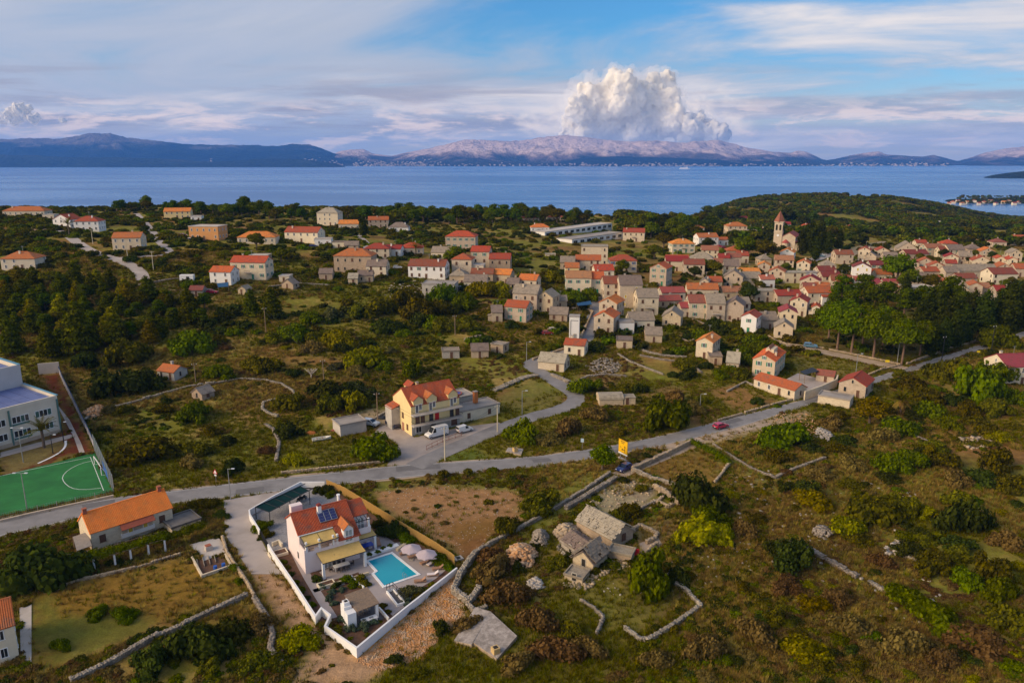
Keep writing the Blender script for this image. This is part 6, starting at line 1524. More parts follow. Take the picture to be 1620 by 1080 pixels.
# cistern slabs
def cistern(px, m, z, label, well=None):
    q = PX(px); c = sum(q, Vector()) / len(q); o = thing('cistern_slab', label, 'cistern', c)
    keep_out(q)
    zz = z if hasattr(z, '__len__') else [z] * len(q)
    def body(b):
        top = [p - c + Vector((0, 0, k)) for p, k in zip(q, zz)]; lo = [p - c - Vector((0, 0, .3)) for p in q]; n = len(q)
        b.face(top[::-1] if sum(p[0] * r[1] - r[0] * p[1] for p, r in zip(top, top[1:] + top[:1])) < 0 else top, m)
        for i in range(n): b.face([lo[i], lo[(i + 1) % n], top[(i + 1) % n], top[i]], STONE)
    add(o, 'slab', body)
    if well: p = P(*well) - c; add(o, 'wellhead', lambda b: (b.box(p + Vector((0, 0, .3)), (.95, .95, .95), R(30), mat('yellow_stone', (.58, .40, .17), .9, .12, 3)), b.box(p + Vector((0, 0, 1.252)), (.6, .6, .03), R(30), DARKHOLE)))
ROUGHC = mat('rough_grey_slab', (.38, .33, .29), .97, .3, 2.2, .8, 6, col2=(.24, .205, .175), mixw=.55, coord='World')
cistern([(748,1020),(786,1046),(818,1012),(776,978)], ROUGHC, [.5, .4, .7, 1.2], 'sloping concrete rainwater slab with yellow wellhead at the bottom', (784, 1036))
cistern([(718,1016),(746,1024),(776,978),(752,968)], ROUGHC, [.3, .5, 1.2, .9], 'rough stone slab left of the yellow wellhead slab')
cistern([(800,716),(824,722),(828,712),(804,710)], ROUGHC, .4, 'pale cistern slab below the side road', (815, 716))
def slab_cover(o, L, D, h, typ, pitch, m, seed):
    """uneven stone slabs laid in courses on a barn roof"""
    rr = random.Random(seed); b = MB(); half = (D if typ == 'p' else L) / 2; ln = L if typ == 'p' else D; sl = half / math.cos(pitch) + .2
    for side in (-1, 1):
        for r in range(int(sl / .42)):
            u = -ln / 2
            while u < ln / 2:
                w = rr.uniform(.4, .85); v = .2 + r * .42
                if rr.random() > .04:
                    M = (Matrix.Translation((0, D / 2, h + half * math.tan(pitch) + .2)) @ Matrix.Rotation(0 if typ == 'p' else math.pi / 2, 4, 'Z') @ Matrix.Rotation(0 if side < 0 else math.pi, 4, 'Z') @ Matrix.Rotation(pitch + rr.uniform(-.05, .05), 4, 'X') @ Matrix.Translation((u + w / 2, -v, rr.uniform(-.02, .05))))
                    b.box((0, 0, 0), (w - .02, .5, .07), rr.uniform(-.12, .12), m, M=M)
                u += w
    k = b.build('roof_slabs', m, o); k['kind'] = 'stuff'
for _o, _t, _p, _m in ((b1, 'p', R(33), SLAB_TAN), (b2, 'p', R(28), SLAB), (b3, 'g', R(40), SLAB)):
    _v = [v.co for v in _o.children[0].data.vertices]; _L = 2 * max(v.x for v in _v); _D = max(v.y for v in _v)
    slab_cover(_o, _L, _D, {b1.name: 2.0, b2.name: 1.3, b3.name: 1.5}[_o.name], _t, _p, _m, 3)
# ---------------------------------------------------------------- poles, signs, vehicles
def lamp_post(px, py, h, label, double=False, m=None):
    m = m or STEEL; p = P(px, py); o = thing('street_lamp', label, 'street lamp', p, 0, 'street lamps')
    add(o, 'pole', lambda b: b.tube([(0, 0, -.2), (0, 0, h)], [.11, .06], 8, m))
    for s in ((-1, 1) if double else (1,)):
        add(o, 'arm', lambda b: b.bar((0, 0, h - .05), (s * .9, -.2, h + .12), .07, .07, m))
        add(o, 'lamp_head', lambda b: b.box((s * 1.1, -.25, h + .08), (.6, .28, .12), 0, mat('lamp_grey', (.62, .66, .68), .5, .05, 2)))
lamp_post(43, 806, 7.5, 'double-headed lamp post at the edge of the green pitch', True)
lamp_post(37, 731, 8, 'lamp post before the school building', True)
lamp_post(365, 790, 6.5, 'lamp post where the gravel lane leaves the main road')
lamp_post(826, 656, 6.5, 'white lamp post on the grass inside the road bend')
lamp_post(833, 573, 6.5, 'white lamp post at the sharp road bend below the tower')
lamp_post(1107, 652, 5, 'lamp post in the scrub above the red car')
lamp_post(1353, 598, 7.5, 'slim lamp post at the field beside the umbrella pine lane')
lamp_post(1419, 576, 7, 'lamp post beside the nearest umbrella pine')
lamp_post(1562, 526, 6, 'lamp post under the dark trees by the main road')
lamp_post(1338, 440, 6, 'lamp post among the village roofs'); lamp_post(1450, 459, 6, 'lamp post rising from roofs behind the pines')
lamp_post(84, 717, 4.5, 'black lamp post in the school yard', False, BLACKMETAL)
lamp_post(101, 699, 5, 'dark lamp post at the corner of the school', False, BLACKMETAL)
def pole(px, py, h, label, m=WOOD, group='utility poles'):
    p = P(px, py); o = thing('utility_pole', label, 'utility pole', p, R(20), group)
    add(o, 'shaft', lambda b: b.tube([(0, 0, -.3), (0, 0, h)], [.15, .10], 8, m)); add(o, 'crossarm', lambda b: b.bar((-.7, 0, h - .5), (.7, 0, h - .5), .1, .1, m))
    for x in (-.6, .6): add(o, 'insulator', lambda b: b.tube([(x, 0, h - .45), (x, 0, h - .2)], .06, 6, WHITE))
CPOLE = mat('concrete_pole', (.60, .52, .36), .9, .1, 2)
pole(704, 729, 8.0, 'tall cream concrete pole at the road junction', CPOLE)
pole(598, 672, 8.5, 'wooden pole between shed and yellow house'); pole(513, 612, 8, 'wooden pole in the scrub below the bare tree'); pole(421, 528, 9, 'wooden pole at the edge of the conifers')
pole(310, 606, 6, 'thin wooden pole beside the red-roofed garden hut'); pole(787, 683, 7, 'cream pole before the workshop', CPOLE); pole(720, 530, 7, 'wooden pole behind the ruined field hut'); pole(1489, 575, 9, 'dark pole at the main road beyond the pines', BLACKMETAL); pole(1568, 556, 9, 'dark pole by the far stretch of the main road', BLACKMETAL)
pole(147, 386, 7, 'pale pole beside the hillside road', CPOLE); pole(202, 408, 7, 'pale pole below the hillside house', CPOLE); pole(243, 428, 8, 'pale pole right of the hillside road', CPOLE)
def cable(a, ha, b, hb, label):
    p, q = P(*a) + Vector((0, 0, ha)), P(*b) + Vector((0, 0, hb)); o = thing('overhead_cable', label, 'cable', p, 0, 'overhead cables')
    for k in (-.6, .6):
        pts = []
        for i in range(17): f = i / 16; v = p.lerp(q, f) - p; v.z -= 4 * f * (1 - f) * 1.1; v.x += k * .9; v.y += k * .35; pts.append(v)
        add(o, 'wire', lambda b_: b_.tube(pts, .022, 4, BLACKMETAL, cap=False))
cable((704,729), 7.7, (598,672), 8.1, 'overhead wires from the junction pole to the shed pole'); cable((598,672), 8.1, (513,612), 7.6, 'overhead wires from the shed pole into the scrub'); cable((513,612), 7.6, (421,528), 8.6, 'overhead wires from the scrub up to the conifers'); cable((704,729), 7.7, (787,683), 6.7, 'overhead wires from the junction pole to the workshop')
# yellow direction board: outlined box, black print lines, turned towards the road
def yellow_sign():
    p = P(985, 727); o = thing('direction_sign', 'tall yellow direction board on two posts beside the main road', 'sign', p, R(-58))
    YS = mat('sign_yellow', (.85, .48, .005), .5, .05, 2); BK = mat('sign_black', (.02, .02, .02), .6, .1, 2)
    w, z0, h = 3.0, 1.6, 3.0
    add(o, 'panel', lambda b: b.box((0, 0, z0), (w, .08, h), 0, YS))
    add(o, 'lower_strip', lambda b: b.box((0, 0, z0 - .32), (w, .075, .3), 0, WHITE))
    def edge(b):
        for x in (-w / 2 + .1, w / 2 - .1): b.box((x, -.045, z0 + .1), (.04, .02, h - .2), 0, BK)
        for z in (z0 + .1, z0 + h - .14): b.box((0, -.045, z), (w - .24, .02, .04), 0, BK)
    add(o, 'border', edge)
    def arrow(b):
        b.box((.65, -.045, z0 + .35), (.14, .02, 1.15), 0, BK); b.box((.2, -.045, z0 + .75), (.76, .02, .14), 0, BK); b.box((-.25, -.045, z0 + .6), (.28, .02, .38), 0, BK)
        b.face([(.42, -.055, z0 + 1.45), (.88, -.055, z0 + 1.45), (.65, -.055, z0 + 1.85)], BK)
    add(o, 'arrow', arrow)
    def rows(b):      # short unreadable line blocks as in the photograph
        for z, xs in ((z0 + 2.55, (-.7, -.45, -.2, .05, .3, .55)), (z0 + 2.2, (-.55, -.3, -.05, .2))):
            for x in xs: b.box((x, -.045, z), (.15, .02, .2), 0, BK)
        for x in (-.9, -.65): b.box((x, -.045, z0 + 1.15), (.14, .02, .2), 0, BK)
    add(o, 'text_rows', rows)
    for x in (-.9, .9): add(o, 'post', lambda b: b.box((x, .1, -.2), (.14, .12, z0 + .6), 0, STEEL))
    add(o, 'footing', lambda b: b.box((0, .1, -.1), (2.8, .7, .35), 0, CONCRETE_PALE))
yellow_sign()
def tri_sign():
    p = P(342, 762); o = thing('warning_sign', 'red-rimmed triangular warning sign at the roadside', 'sign', p, R(-20))
    add(o, 'post', lambda b: b.tube([(0, 0, -.2), (0, 0, 2.6)], .04, 6, STEEL))
    z = 1.9
    add(o, 'rim', lambda b: b.prism([(-.55, -.03), (.55, -.03), (.55, .0), (-.55, .0)], z - .05, z, RED_PAINT) or [b.bar(a, c, .05, .12, RED_PAINT) for a, c in (((-.5, -.03, z), (0, -.03, z + .9)), ((0, -.03, z + .9), (.5, -.03, z)), ((-.5, -.03, z), (.5, -.03, z)))])
    add(o, 'plate', lambda b: b.face([(-.48, -.05, z), (.48, -.05, z), (0, -.05, z + .86)], WHITE)); add(o, 'sub_plate', lambda b: b.box((0, -.04, 1.35), (.5, .03, .35), 0, WHITE))
tri_sign()
def small_sign(px, py, m, label, h=2.0, w=.6, hh=.8):
    o = thing('road_sign', label, 'sign', P(px, py), R(-15)); add(o, 'post', lambda b: b.tube([(0, 0, -.2), (0, 0, h)], .04, 6, STEEL)); add(o, 'plate', lambda b: b.box((0, -.05, h - hh), (w, .04, hh), 0, m)); add(o, 'bracket', lambda b: b.box((0, 0, h - hh / 2), (.12, .1, .06), 0, STEEL))
small_sign(921, 710, mat('pale_blue_plate', (.40, .52, .62), .5), 'pale blue rectangular sign beside the main road', 2.6, .7, .9)
YP = mat('yellow_plate', (.75, .55, .02), .5)
small_sign(1403, 578, YP, 'yellow sign at the mouth of the pine lane', 1.8, 1.2, .7); small_sign(1547, 563, YP, 'yellow sign by the far stretch of the road', 1.8, .9, .6); small_sign(1297, 633, YP, 'yellow marker beside the flat cistern', 1.5, .4, 1.0)
# ---- vehicles ------------------------------------------------------------
CARM = {}
def carpaint(name, c):
    if name not in CARM:
        m = bpy.data.materials.new(name); m.use_nodes = True; w = NT(m.node_tree); pos = w.n('ShaderNodeTexCoord').outputs['Object']
        w.n('ShaderNodeOutputMaterial', {0: w.n('ShaderNodeBsdfPrincipled', {'Base Color': w.mix(w.noise(pos, 1.5, 3), [x * .9 for x in c], c), 'Roughness': .28, 'Coat Weight': .5, 'Coat Roughness': .05})}); CARM[name] = m
    return CARM[name]
LIGHTW = mat('headlamp', (.75, .76, .78), .15, .05, 2, spec=.6); LIGHTR = mat('tail_lamp', (.45, .01, .01), .25, .05, 2, spec=.6)
def car(px, py, rz, paint, label, kind='hatch', cat='car', group='cars', L=None):
    """nose towards local +X"""
    p = P(px, py, .07); o = thing('van' if cat == 'van' else 'car', label, cat, p, rz, group)
    prof = {'hatch': ([(-2.0, .35), (-2.05, .75), (-1.95, .95), (.85, .95), (1.85, .78), (2.05, .6), (2.0, .35)], [(-1.95, .94), (-1.6, 1.42), (.0, 1.46), (.85, .94)]),
            'suv': ([(-2.2, .42), (-2.25, .9), (-2.2, 1.12), (1.0, 1.12), (2.1, 1.0), (2.25, .75), (2.2, .42)], [(-2.18, 1.11), (-1.95, 1.66), (.1, 1.7), (1.0, 1.11)]),
            'van': ([(-2.8, .42), (-2.85, 1.3), (1.75, 1.3), (2.6, 1.05), (2.85, .8), (2.8, .42)], [(-2.84, 1.29), (-2.8, 2.45), (1.0, 2.5), (1.85, 1.29)]),
            'smallvan': ([(-2.0, .38), (-2.05, 1.0), (1.0, 1.0), (1.9, .85), (2.1, .62), (2.05, .38)], [(-2.04, .99), (-2.0, 1.75), (.2, 1.8), (1.05, .99)])}[kind]
    W = {'hatch': .84, 'suv': .9, 'van': .98, 'smallvan': .86}[kind]
    lo, up = prof
    def ext(b, pr, w0, w1, m):
        zs = [z for _, z in pr]; z0, z1 = min(zs), max(zs)
        wd = lambda z: w0 + (w1 - w0) * (z - z0) / (z1 - z0)
        A = [Vector((x, -wd(z), z)) for x, z in pr]; B = [Vector((x, wd(z), z)) for x, z in pr]; n = len(pr)
        b.face(A, m); b.face(B[::-1], m)
        for i in range(n): b.face([A[i], B[i], B[(i + 1) % n], A[(i + 1) % n]], m)
    b = MB(); ext(b, lo[::-1], W, W * .97, paint); body = b.build('body', paint, o)
    b = MB(); ext(b, up[::-1], W * .95, W * .78, paint); cab = b.build('cabin', paint, o)
    (x0, z0), (x1, z1), (x2, z2), (x3, z3) = up
    b = MB(); y = W * .74
    b.face([(x3 - .05, -W * .82, z3 + .05), (x3 - .05, W * .82, z3 + .05), (x2 + .09, W * .72, z2 - .03), (x2 + .09, -W * .72, z2 - .03)], GLASS_BLUE)
    for v in b.v: v.x += .05
    b.build('windscreen', GLASS_BLUE, cab)
    if kind != 'van':
        b = MB(); b.face([(x0 + .05, W * .8, z0 + .08), (x0 + .05, -W * .8, z0 + .08), (x1 - .04, -W * .7, z1 - .1), (x1 - .04, W * .7, z1 - .1)], GLASS_BLUE)
        for v in b.v: v.x -= .05
        b.build('rear_window', GLASS_BLUE, cab)
    for s in (-1, 1):
        def side(xa, xb):
            b = MB(); q = []
            for x, z in ((xa[0], z0 + .06), (xb[0], z0 + .06), (xb[1], z1 - .1), (xa[1], z1 - .1)):
                f = (z - z0) / (z1 - z0); q.append((x, s * (W * .95 + (W * .78 - W * .95) * f + .012), z))
            b.face(q if s < 0 else q[::-1], GLASS_BLUE); b.build('side_window', GLASS_BLUE, cab)
        if kind in ('van', 'smallvan'): side((x2 - .35, x2 - .35), (x3 - .22, x2 + .1))
        else:
            side((x0 + .35, x1 + .2), (-.55, -.55)); side((-.45, -.45), (x3 - .18, x2 + .0))
    for x in (lo[0][0] + .72, lo[-1][0] - .72):
        for s in (-1, 1):
            b = MB(); b.tube([(x, s * (W - .16), .32), (x, s * (W + .03), .32)], .32, 14, RUBBER); w_ = b.build('wheel', RUBBER, o)
            b = MB(); b.tube([(x, s * (W + .02), .32), (x, s * (W + .045), .32)], .19, 10, STEEL); b.build('rim', STEEL, w_)
    xf, xr = max(x for x, _ in lo), min(x for x, _ in lo)
    for s in (-1, 1):
        b = MB(); b.box((xf - .08, s * W * .72, .62), (.12, .32, .14), 0, LIGHTW); b.build('headlight', LIGHTW, o)
        b = MB(); b.box((xr + .03, s * W * .82, .72), (.1, .2, .24), 0, LIGHTR); b.build('tail_light', LIGHTR, o)
        b = MB(); b.box((x3 - .25, s * (W + .08), z3 + .02), (.12, .2, .14), 0, paint); b.build('mirror', paint, o)
    b = MB(); b.box((xf - .04, 0, .36), (.14, W * 1.7, .18), 0, RUBBER); b.build('bumper', RUBBER, o); b = MB(); b.box((xr + .02, 0, .38), (.14, W * 1.7, .18), 0, RUBBER); b.build('bumper', RUBBER, o)
    b = MB(); b.box((xr - .06, 0, .6), (.03, .5, .12), 0, WHITE); b.build('number_plate', WHITE, o)
    return o
road_ang = math.atan2(P(1172, 666).y - P(1107, 683).y, P(1172, 666).x - P(1107, 683).x)
car(1140, 677, road_ang, carpaint('red_paintwork', (.50, .01, .06)), 'red hatchback driving on the main road')
car(987, 744, R(225), carpaint('blue_paintwork', (.012, .03, .16)), 'dark blue hatchback parked below the yellow direction board')
car(691, 690, YR + R(183), carpaint('white_paintwork', (.80, .78, .74)), 'large white van parked before the yellow house', 'van', 'van', 'vans', 5.6)
car(735, 683, YR + R(2), carpaint('white_paintwork', (.80, .78, .74)), 'small white van parked before the workshop', 'smallvan', 'van', 'vans')
car(622, 675, R(-48), carpaint('darkblue_paintwork', (.012, .02, .055)), 'dark car parked left of the yellow house', 'suv')
car(587, 673, R(-25), carpaint('silver_paintwork', (.48, .53, .58)), 'silver estate car parked beside the concrete shed', 'suv')
car(1282, 550, R(-20), carpaint('teal_paintwork', (.10, .20, .28)), 'blue-grey estate car parked on the umbrella pine lane', 'suv')
car(866, 529, R(10), carpaint('faded_red', (.30, .03, .03)), 'faded red car abandoned in the field below the village'); car(876, 524, R(15), carpaint('faded_cream', (.55, .48, .36)), 'cream car abandoned behind the faded red car')
car(629, 425, R(5), carpaint('white_paintwork', (.80, .78, .74)), 'white car parked on the hamlet lane', 'hatch'); car(729, 458, R(30), carpaint('silver_paintwork', (.48, .53, .58)), 'silver car parked between low sheds')
car(336, 464, R(0), carpaint('red_paintwork', (.50, .01, .06)), 'red car parked below the white-walled hamlet house'); car(326, 461, R(20), carpaint('white_paintwork', (.80, .78, .74)), 'white car parked beside the red car in the hamlet')
car(290, 374, R(10), carpaint('red_paintwork', (.50, .01, .06)), 'red car parked by the orange-fronted flat house'); car(304, 380, R(-10), carpaint('darkblue_paintwork', (.012, .02, .055)), 'dark car parked by the orange-fronted flat house'); car(496, 391, R(10), carpaint('blue_paintwork', (.012, .03, .16)), 'blue car parked before the flat white hamlet house')
car(1138, 391, R(5), carpaint('red_paintwork', (.50, .01, .06)), 'red car parked below the white house near the church'); car(1146, 393, R(5), carpaint('wine_paintwork', (.25, .01, .05)), 'wine red car parked right of the red car near the church'); car(1300, 407, R(-10), carpaint('teal_paintwork', (.10, .20, .28)), 'blue-grey car in the yard below the church cypresses')
car(1302, 405, R(-15), carpaint('silver_paintwork', (.48, .53, .58)), 'silver car in the yard below the church cypresses'); car(1533, 487, R(20), carpaint('silver_paintwork', (.48, .53, .58)), 'pale car at the gable house behind the dark cypress')
# caravan, blue canopies
def trailer(px, py, rz, label):
    o = thing('trailer', label, 'trailer', P(px, py), rz); add(o, 'body', lambda b: b.box((0, 0, .5), (5.2, 2.2, 2.3), 0, WHITE)); add(o, 'roof', lambda b: b.box((0, 0, 2.8), (5.3, 2.3, .1), 0, RENDER_WHITE)); add(o, 'drawbar', lambda b: b.bar((2.6, 0, .5), (3.8, 0, .4), .12, .1, STEEL)); add(o, 'window', lambda b: b.box((.5, -1.12, 1.5), (1.2, .06, .8), 0, GLASS))
    for s in (-1, 1): add(o, 'wheel', lambda b: b.tube([(0, s * .9, .35), (0, s * 1.1, .35)], .35, 12, RUBBER))
trailer(297, 446, R(4), 'white box trailer beside the hillside road')
shelter('blue_canopy', [(912,490),(934,486),(936,492),(914,494)], 2.6, mat('blue_canopy', (.02, .09, .20), .8, .12, 2), 'dark blue canopy roof beside the village road')
shelter('blue_canopy', [(344,457),(362,455),(362,462),(346,463)], 2.2, mat('blue_canopy', (.02, .09, .20)), 'dark blue canopy before the orange-roofed hamlet house')
shelter('carport', [(1264,604),(1284,597),(1294,603),(1272,609)], 3.2, BLACKMETAL, 'black carport roof beside the beige house')
def ferry():
    p = AT(1083, 272.5, 9200); p.z = SEA; o = thing('ferry', 'white ferry crossing the sea channel', 'ferry', p)
    add(o, 'hull', lambda b: b.prism([(-62, -9), (45, -9), (68, 0), (45, 9), (-62, 9)], 0, 12, WHITE)); add(o, 'superstructure', lambda b: (b.box((-8, 0, 12.01), (90, 15, 9), 0, WHITE), b.box((20, 0, 21.02), (22, 13, 6), 0, WHITE))); add(o, 'funnel', lambda b: b.box((-30, 0, 21.02), (10, 6, 9), 0, BLUE_PAINT))
ferry()
# ---------------------------------------------------------------- dry-stone walls, rubble
_BOX = np.array([[-.5, -.5, -.5], [.5, -.5, -.5], [.5, .5, -.5], [-.5, .5, -.5], [-.5, -.5, .5], [.5, -.5, .5], [.5, .5, .5], [-.5, .5, .5]])
_BF = np.array([[0, 1, 5, 4], [1, 2, 6, 5], [2, 3, 7, 6], [3, 0, 4, 7], [4, 5, 6, 7], [3, 2, 1, 0]])
_rs = np.random.RandomState(11)
def stones_mesh(name, C, S, A, material, jit=.22):
    """one rough block per row: centre C, size S, heading A"""
    n = len(C); v = np.repeat(_BOX[None], n, 0) + _rs.uniform(-jit, jit, (n, 8, 3)) * .6
    v = v * S[:, None, :]
    c, s = np.cos(A)[:, None], np.sin(A)[:, None]
    x = v[..., 0] * c - v[..., 1] * s; y = v[..., 0] * s + v[..., 1] * c
    tilt = _rs.normal(0, .12, (n, 1)); z = v[..., 2] + x * tilt
    v = np.stack([x, y, z], -1) + C[:, None, :]
    f = (_BF[None] + (np.arange(n) * 8)[:, None, None]).reshape(-1, 4)
    return np_mesh(name, v.reshape(-1, 3), f, material)
def dry_wall(px, h, w, label, size=.38, m=None, decay=.35, group='dry-stone walls'):
    m = m or LIMESTONE; w *= .62; h *= .8; size *= .8
    q = resample(PX(px), 1.0); o = thing('dry_stone_wall', label, 'wall', q[0], 0, group)
    C, S, A = [], [], []; core = []
    tot = 0.0
    for a, b in zip(q, q[1:]):
        d = b - a; L = d.length; ang = math.atan2(d.y, d.x); nx, ny = -math.sin(ang), math.cos(ang)
        hh = h * (1 - decay * (mn.noise(Vector((a.x * .18, a.y * .18, 3))) * .5 + .5) - decay * .5 * max(0, mn.noise(Vector((a.x * .6, a.y * .6, 9)))))
        nc = max(1, int(round(hh / (size * .62)))); k = max(1, int(round(L / size)))
        for r in range(nc):
            top = r == nc - 1
            offs = np.linspace(-.5, .5, max(2, int(round(w / (size * .95))) + 1)) if top else (-.5, .5)
            for of in offs:
                for i in range(k):
                    t = (i + .5 + _rs.uniform(-.3, .3)) / k
                    p = a.lerp(b, t); z = hz(p.x, p.y)
                    C.append((p.x + nx * of * (w - size * .7) + _rs.normal(0, .03), p.y + ny * of * (w - size * .7) + _rs.normal(0, .03), z + (r + .42) * size * .62 + (_rs.uniform(-.02, .16) * size if top else 0)))
                    S.append((size * _rs.uniform(.7, 1.35), size * _rs.uniform(.7, 1.2), size * _rs.uniform(.5, .85))); A.append(ang + _rs.normal(0, .3))
        core.append(hh)
    C = np.array(C) - np.array(q[0]); me = stones_mesh('stones', C, np.array(S), np.array(A), m)
    k = link('stones', me, o); k['kind'] = 'stuff'
    b = MB(); core.append(core[-1]); wall_line(b, [p - q[0] for p in q], max(.15, w - size * .7), [max(.1, c - size * .45) for c in core], m, -.3); b.build('core', m, o)
    return o
WARM = LIMESTONE_WARM
for _px, _h, _w, _l, _s, _m in (
    ([(135,665),(150,652),(215,636),(262,622),(300,612),(340,607),(380,600),(419,602),(445,608),(463,619),(467,626),(445,631),(417,637),(415,648),(428,656),(440,660)], .9, .9, 'long winding dry-stone wall curling through the left scrub', .5, LIMESTONE),
    ([(112,1080),(170,1053),(240,1012),(300,986),(350,962),(392,943)], 1.0, 1.0, 'pale dry-stone wall below the cottage garden', .36, LIMESTONE),
    ([(352,852),(360,878),(376,902),(392,925),(402,945)], 1.1, .5, 'garden wall with posts along the gravel lane', .36, WARM),
    ([(82,936),(118,920),(160,912),(215,899),(285,878)], .7, .5, 'low wall under the vine pergola', .34, WARM),
    ([(402,948),(420,975),(432,1005),(428,1030),(446,1052)], .9, 1.0, 'tumbled stone wall along the dirt track', .42, LIMESTONE),
    ([(728,915),(742,887),(765,868),(800,850),(855,820),(885,802),(930,774),(965,750)], 1.1, .8, 'long dry-stone wall on the villa side of the grassy lane', .38, LIMESTONE),
    ([(895,806),(920,792),(945,776),(975,758)], 1.3, 1.4, 'broad broken wall on the ruin side of the grassy lane', .42, LIMESTONE),
    ([(1000,747),(1030,733),(1060,719),(1093,702)], 1.7, .7, 'tall wall between the walled garden and the dirt track', .38, WARM),
    ([(1001,747),(1030,758),(1076,773)], 1.5, .8, 'lower wall of the walled garden beside the ruins', .38, LIMESTONE),
    ([(1130,766),(1142,752),(1154,736)], 1.2, .6, 'short end wall of the walled garden', .38, WARM),
    ([(1228,756),(1260,742),(1305,726)], 1.0, .8, 'straight pale wall in the field right of the walled garden', .4, LIMESTONE),
    ([(1128,703),(1160,724),(1190,742),(1228,757)], .7, .6, 'low wall along the grassy strip beside the walled garden', .4, LIMESTONE),
    ([(1250,858),(1280,871),(1320,894),(1356,914)], .9, 1.6, 'broad pale stone bank in the right scrub', .42, LIMESTONE),
    ([(1374,921),(1390,930),(1402,937)], .8, 1.3, 'short end of the pale stone bank beside the long hedge', .42, LIMESTONE),
    ([(1428,880),(1445,886),(1460,893)], .6, .8, 'short wall piece between dark bushes on the right', .4, LIMESTONE),
    ([(1067,926),(1085,936),(1109,960),(1061,993),(1026,1014),(1012,1013),(988,995)], .9, .8, 'low wall round the grassy plot below the big tree', .38, LIMESTONE),
    ([(919,950),(940,963),(955,979),(944,1004)], .7, .6, 'tumbled wall between the barns and the grassy plot', .38, LIMESTONE),
    ([(753,878),(738,898),(728,913),(718,938),(742,956),(752,945),(759,934)], 1.5, 1.2, 'rough tall ruin wall at the corner of the villa', .42, LIMESTONE),
    ([(740,958),(752,970),(770,962)], .9, 1.0, 'ruin wall piece above the rainwater slabs', .42, LIMESTONE),
    ([(1135,667),(1174,656)], .9, .6, 'straight roadside wall just above the red car', .42, WARM),
    ([(1178,654),(1217,643)], .9, .6, 'straight roadside wall before the ploughed field', .42, WARM),
    ([(1220,642),(1254,633)], 1.0, .6, 'straight roadside wall leading to the roadside annex', .42, WARM),
    ([(1330,612),(1390,587),(1424,578)], .9, .6, 'roadside wall between field and main road before the pines', .5, WARM),
    ([(1434,577),(1500,553),(1560,536),(1604,520)], 1.0, .7, 'roadside wall along the umbrella pines', .5, WARM),
    ([(1240,545),(1300,551),(1350,561),(1424,577)], .8, .8, 'wall between the pine wood and the pine lane', .5, WARM),
    ([(843,570),(868,561),(892,553)], .9, .5, 'low wall on the bend below the white tower', .45, WARM),
    ([(916,543),(928,515),(938,494),(930,491),(905,489)], 1.2, .6, 'wall between the village road and the brown plot', .5, WARM),
    ([(780,619),(806,608),(829,598),(850,594)], .7, 3.0, 'low rubble bank left of the road bend', .5, LIMESTONE),
    ([(873,594),(890,601),(906,608)], 1.0, 1.6, 'stone bank right of the road bend', .5, LIMESTONE),
    ([(912,604),(930,596),(958,593),(991,596)], .8, .8, 'wall round the plot above the vaulted hut', .5, LIMESTONE),
    ([(978,561),(997,573),(1020,582),(1049,593)], .8, .8, 'slanting terrace wall above the brown plot', .5, LIMESTONE),
    ([(1000,549),(1025,558),(1047,563),(1086,566)], 1.0, 1.4, 'broad terrace wall below the village', .55, LIMESTONE),
    ([(1013,563),(1049,570),(1088,574),(1110,590)], .8, .8, 'lower terrace wall below the village', .5, LIMESTONE),
    ([(735,539),(759,533),(781,545)], 1.3, 1.2, 'bent wall behind the slab-roofed field hut', .5, LIMESTONE),
    ([(1020,876),(1040,862)], 1.0, .7, 'short wall beside the red board', .38, WARM),
    ([(1000,842),(1012,832),(1040,845),(1035,855),(1022,860)], 1.0, .9, 'low stone pen beside the long stone barn', .38, WARM),
    ([(1034,772),(1050,780),(1062,790),(1074,800)], 1.6, 1.0, 'ruined house wall beside the walled garden', .42, WARM),
    ([(1050,785),(1040,795),(1056,803),(1072,797)], .8, .8, 'tumbled ruin corner beside the big dark tree', .42, WARM),
    ([(445,750),(520,742),(607,732)], 1.0, .5, 'tan roadside wall below the boat field', .42, WARM),
    ([(437,730),(442,700),(432,680),(420,672)], .9, 1.0, 'broken wall left of the boat field', .45, LIMESTONE),
    ([(220,452),(262,444),(300,440)], 1.0, .8, 'pale wall left of the white box trailer', .6, LIMESTONE),
    ([(425,455),(470,449),(520,452)], .8, .8, 'pale wall below the hamlet huts', .6, LIMESTONE),
    ([(1068,532),(1090,542),(1098,538)], .7, .6, 'thin wall round the green village plot', .5, WARM),
    ([(1095,505),(1130,520),(1165,530)], .9, .6, 'wall along the village lane below the row houses', .5, WARM),
    ([(1205,525),(1228,540),(1245,545)], .9, .7, 'wall at the start of the pine lane', .5, WARM),
    ([(590,664),(608,654),(628,648)], .6, .8, 'low wall behind the shed and the yellow house', .45, LIMESTONE),
    ([(1150,620),(1180,605),(1195,612)], .8, .6, 'wall above the ploughed field', .5, LIMESTONE),
    ([(985,820),(1004,812),(1022,800),(1045,790)], .6, .6, 'thin stone border in the ruined garden', .36, LIMESTONE),
    ([(1445,690),(1470,700),(1490,712)], .6, .8, 'short pale bank among the bright bushes', .45, LIMESTONE),
): dry_wall(_px, _h, _w, _l, _s, _m)
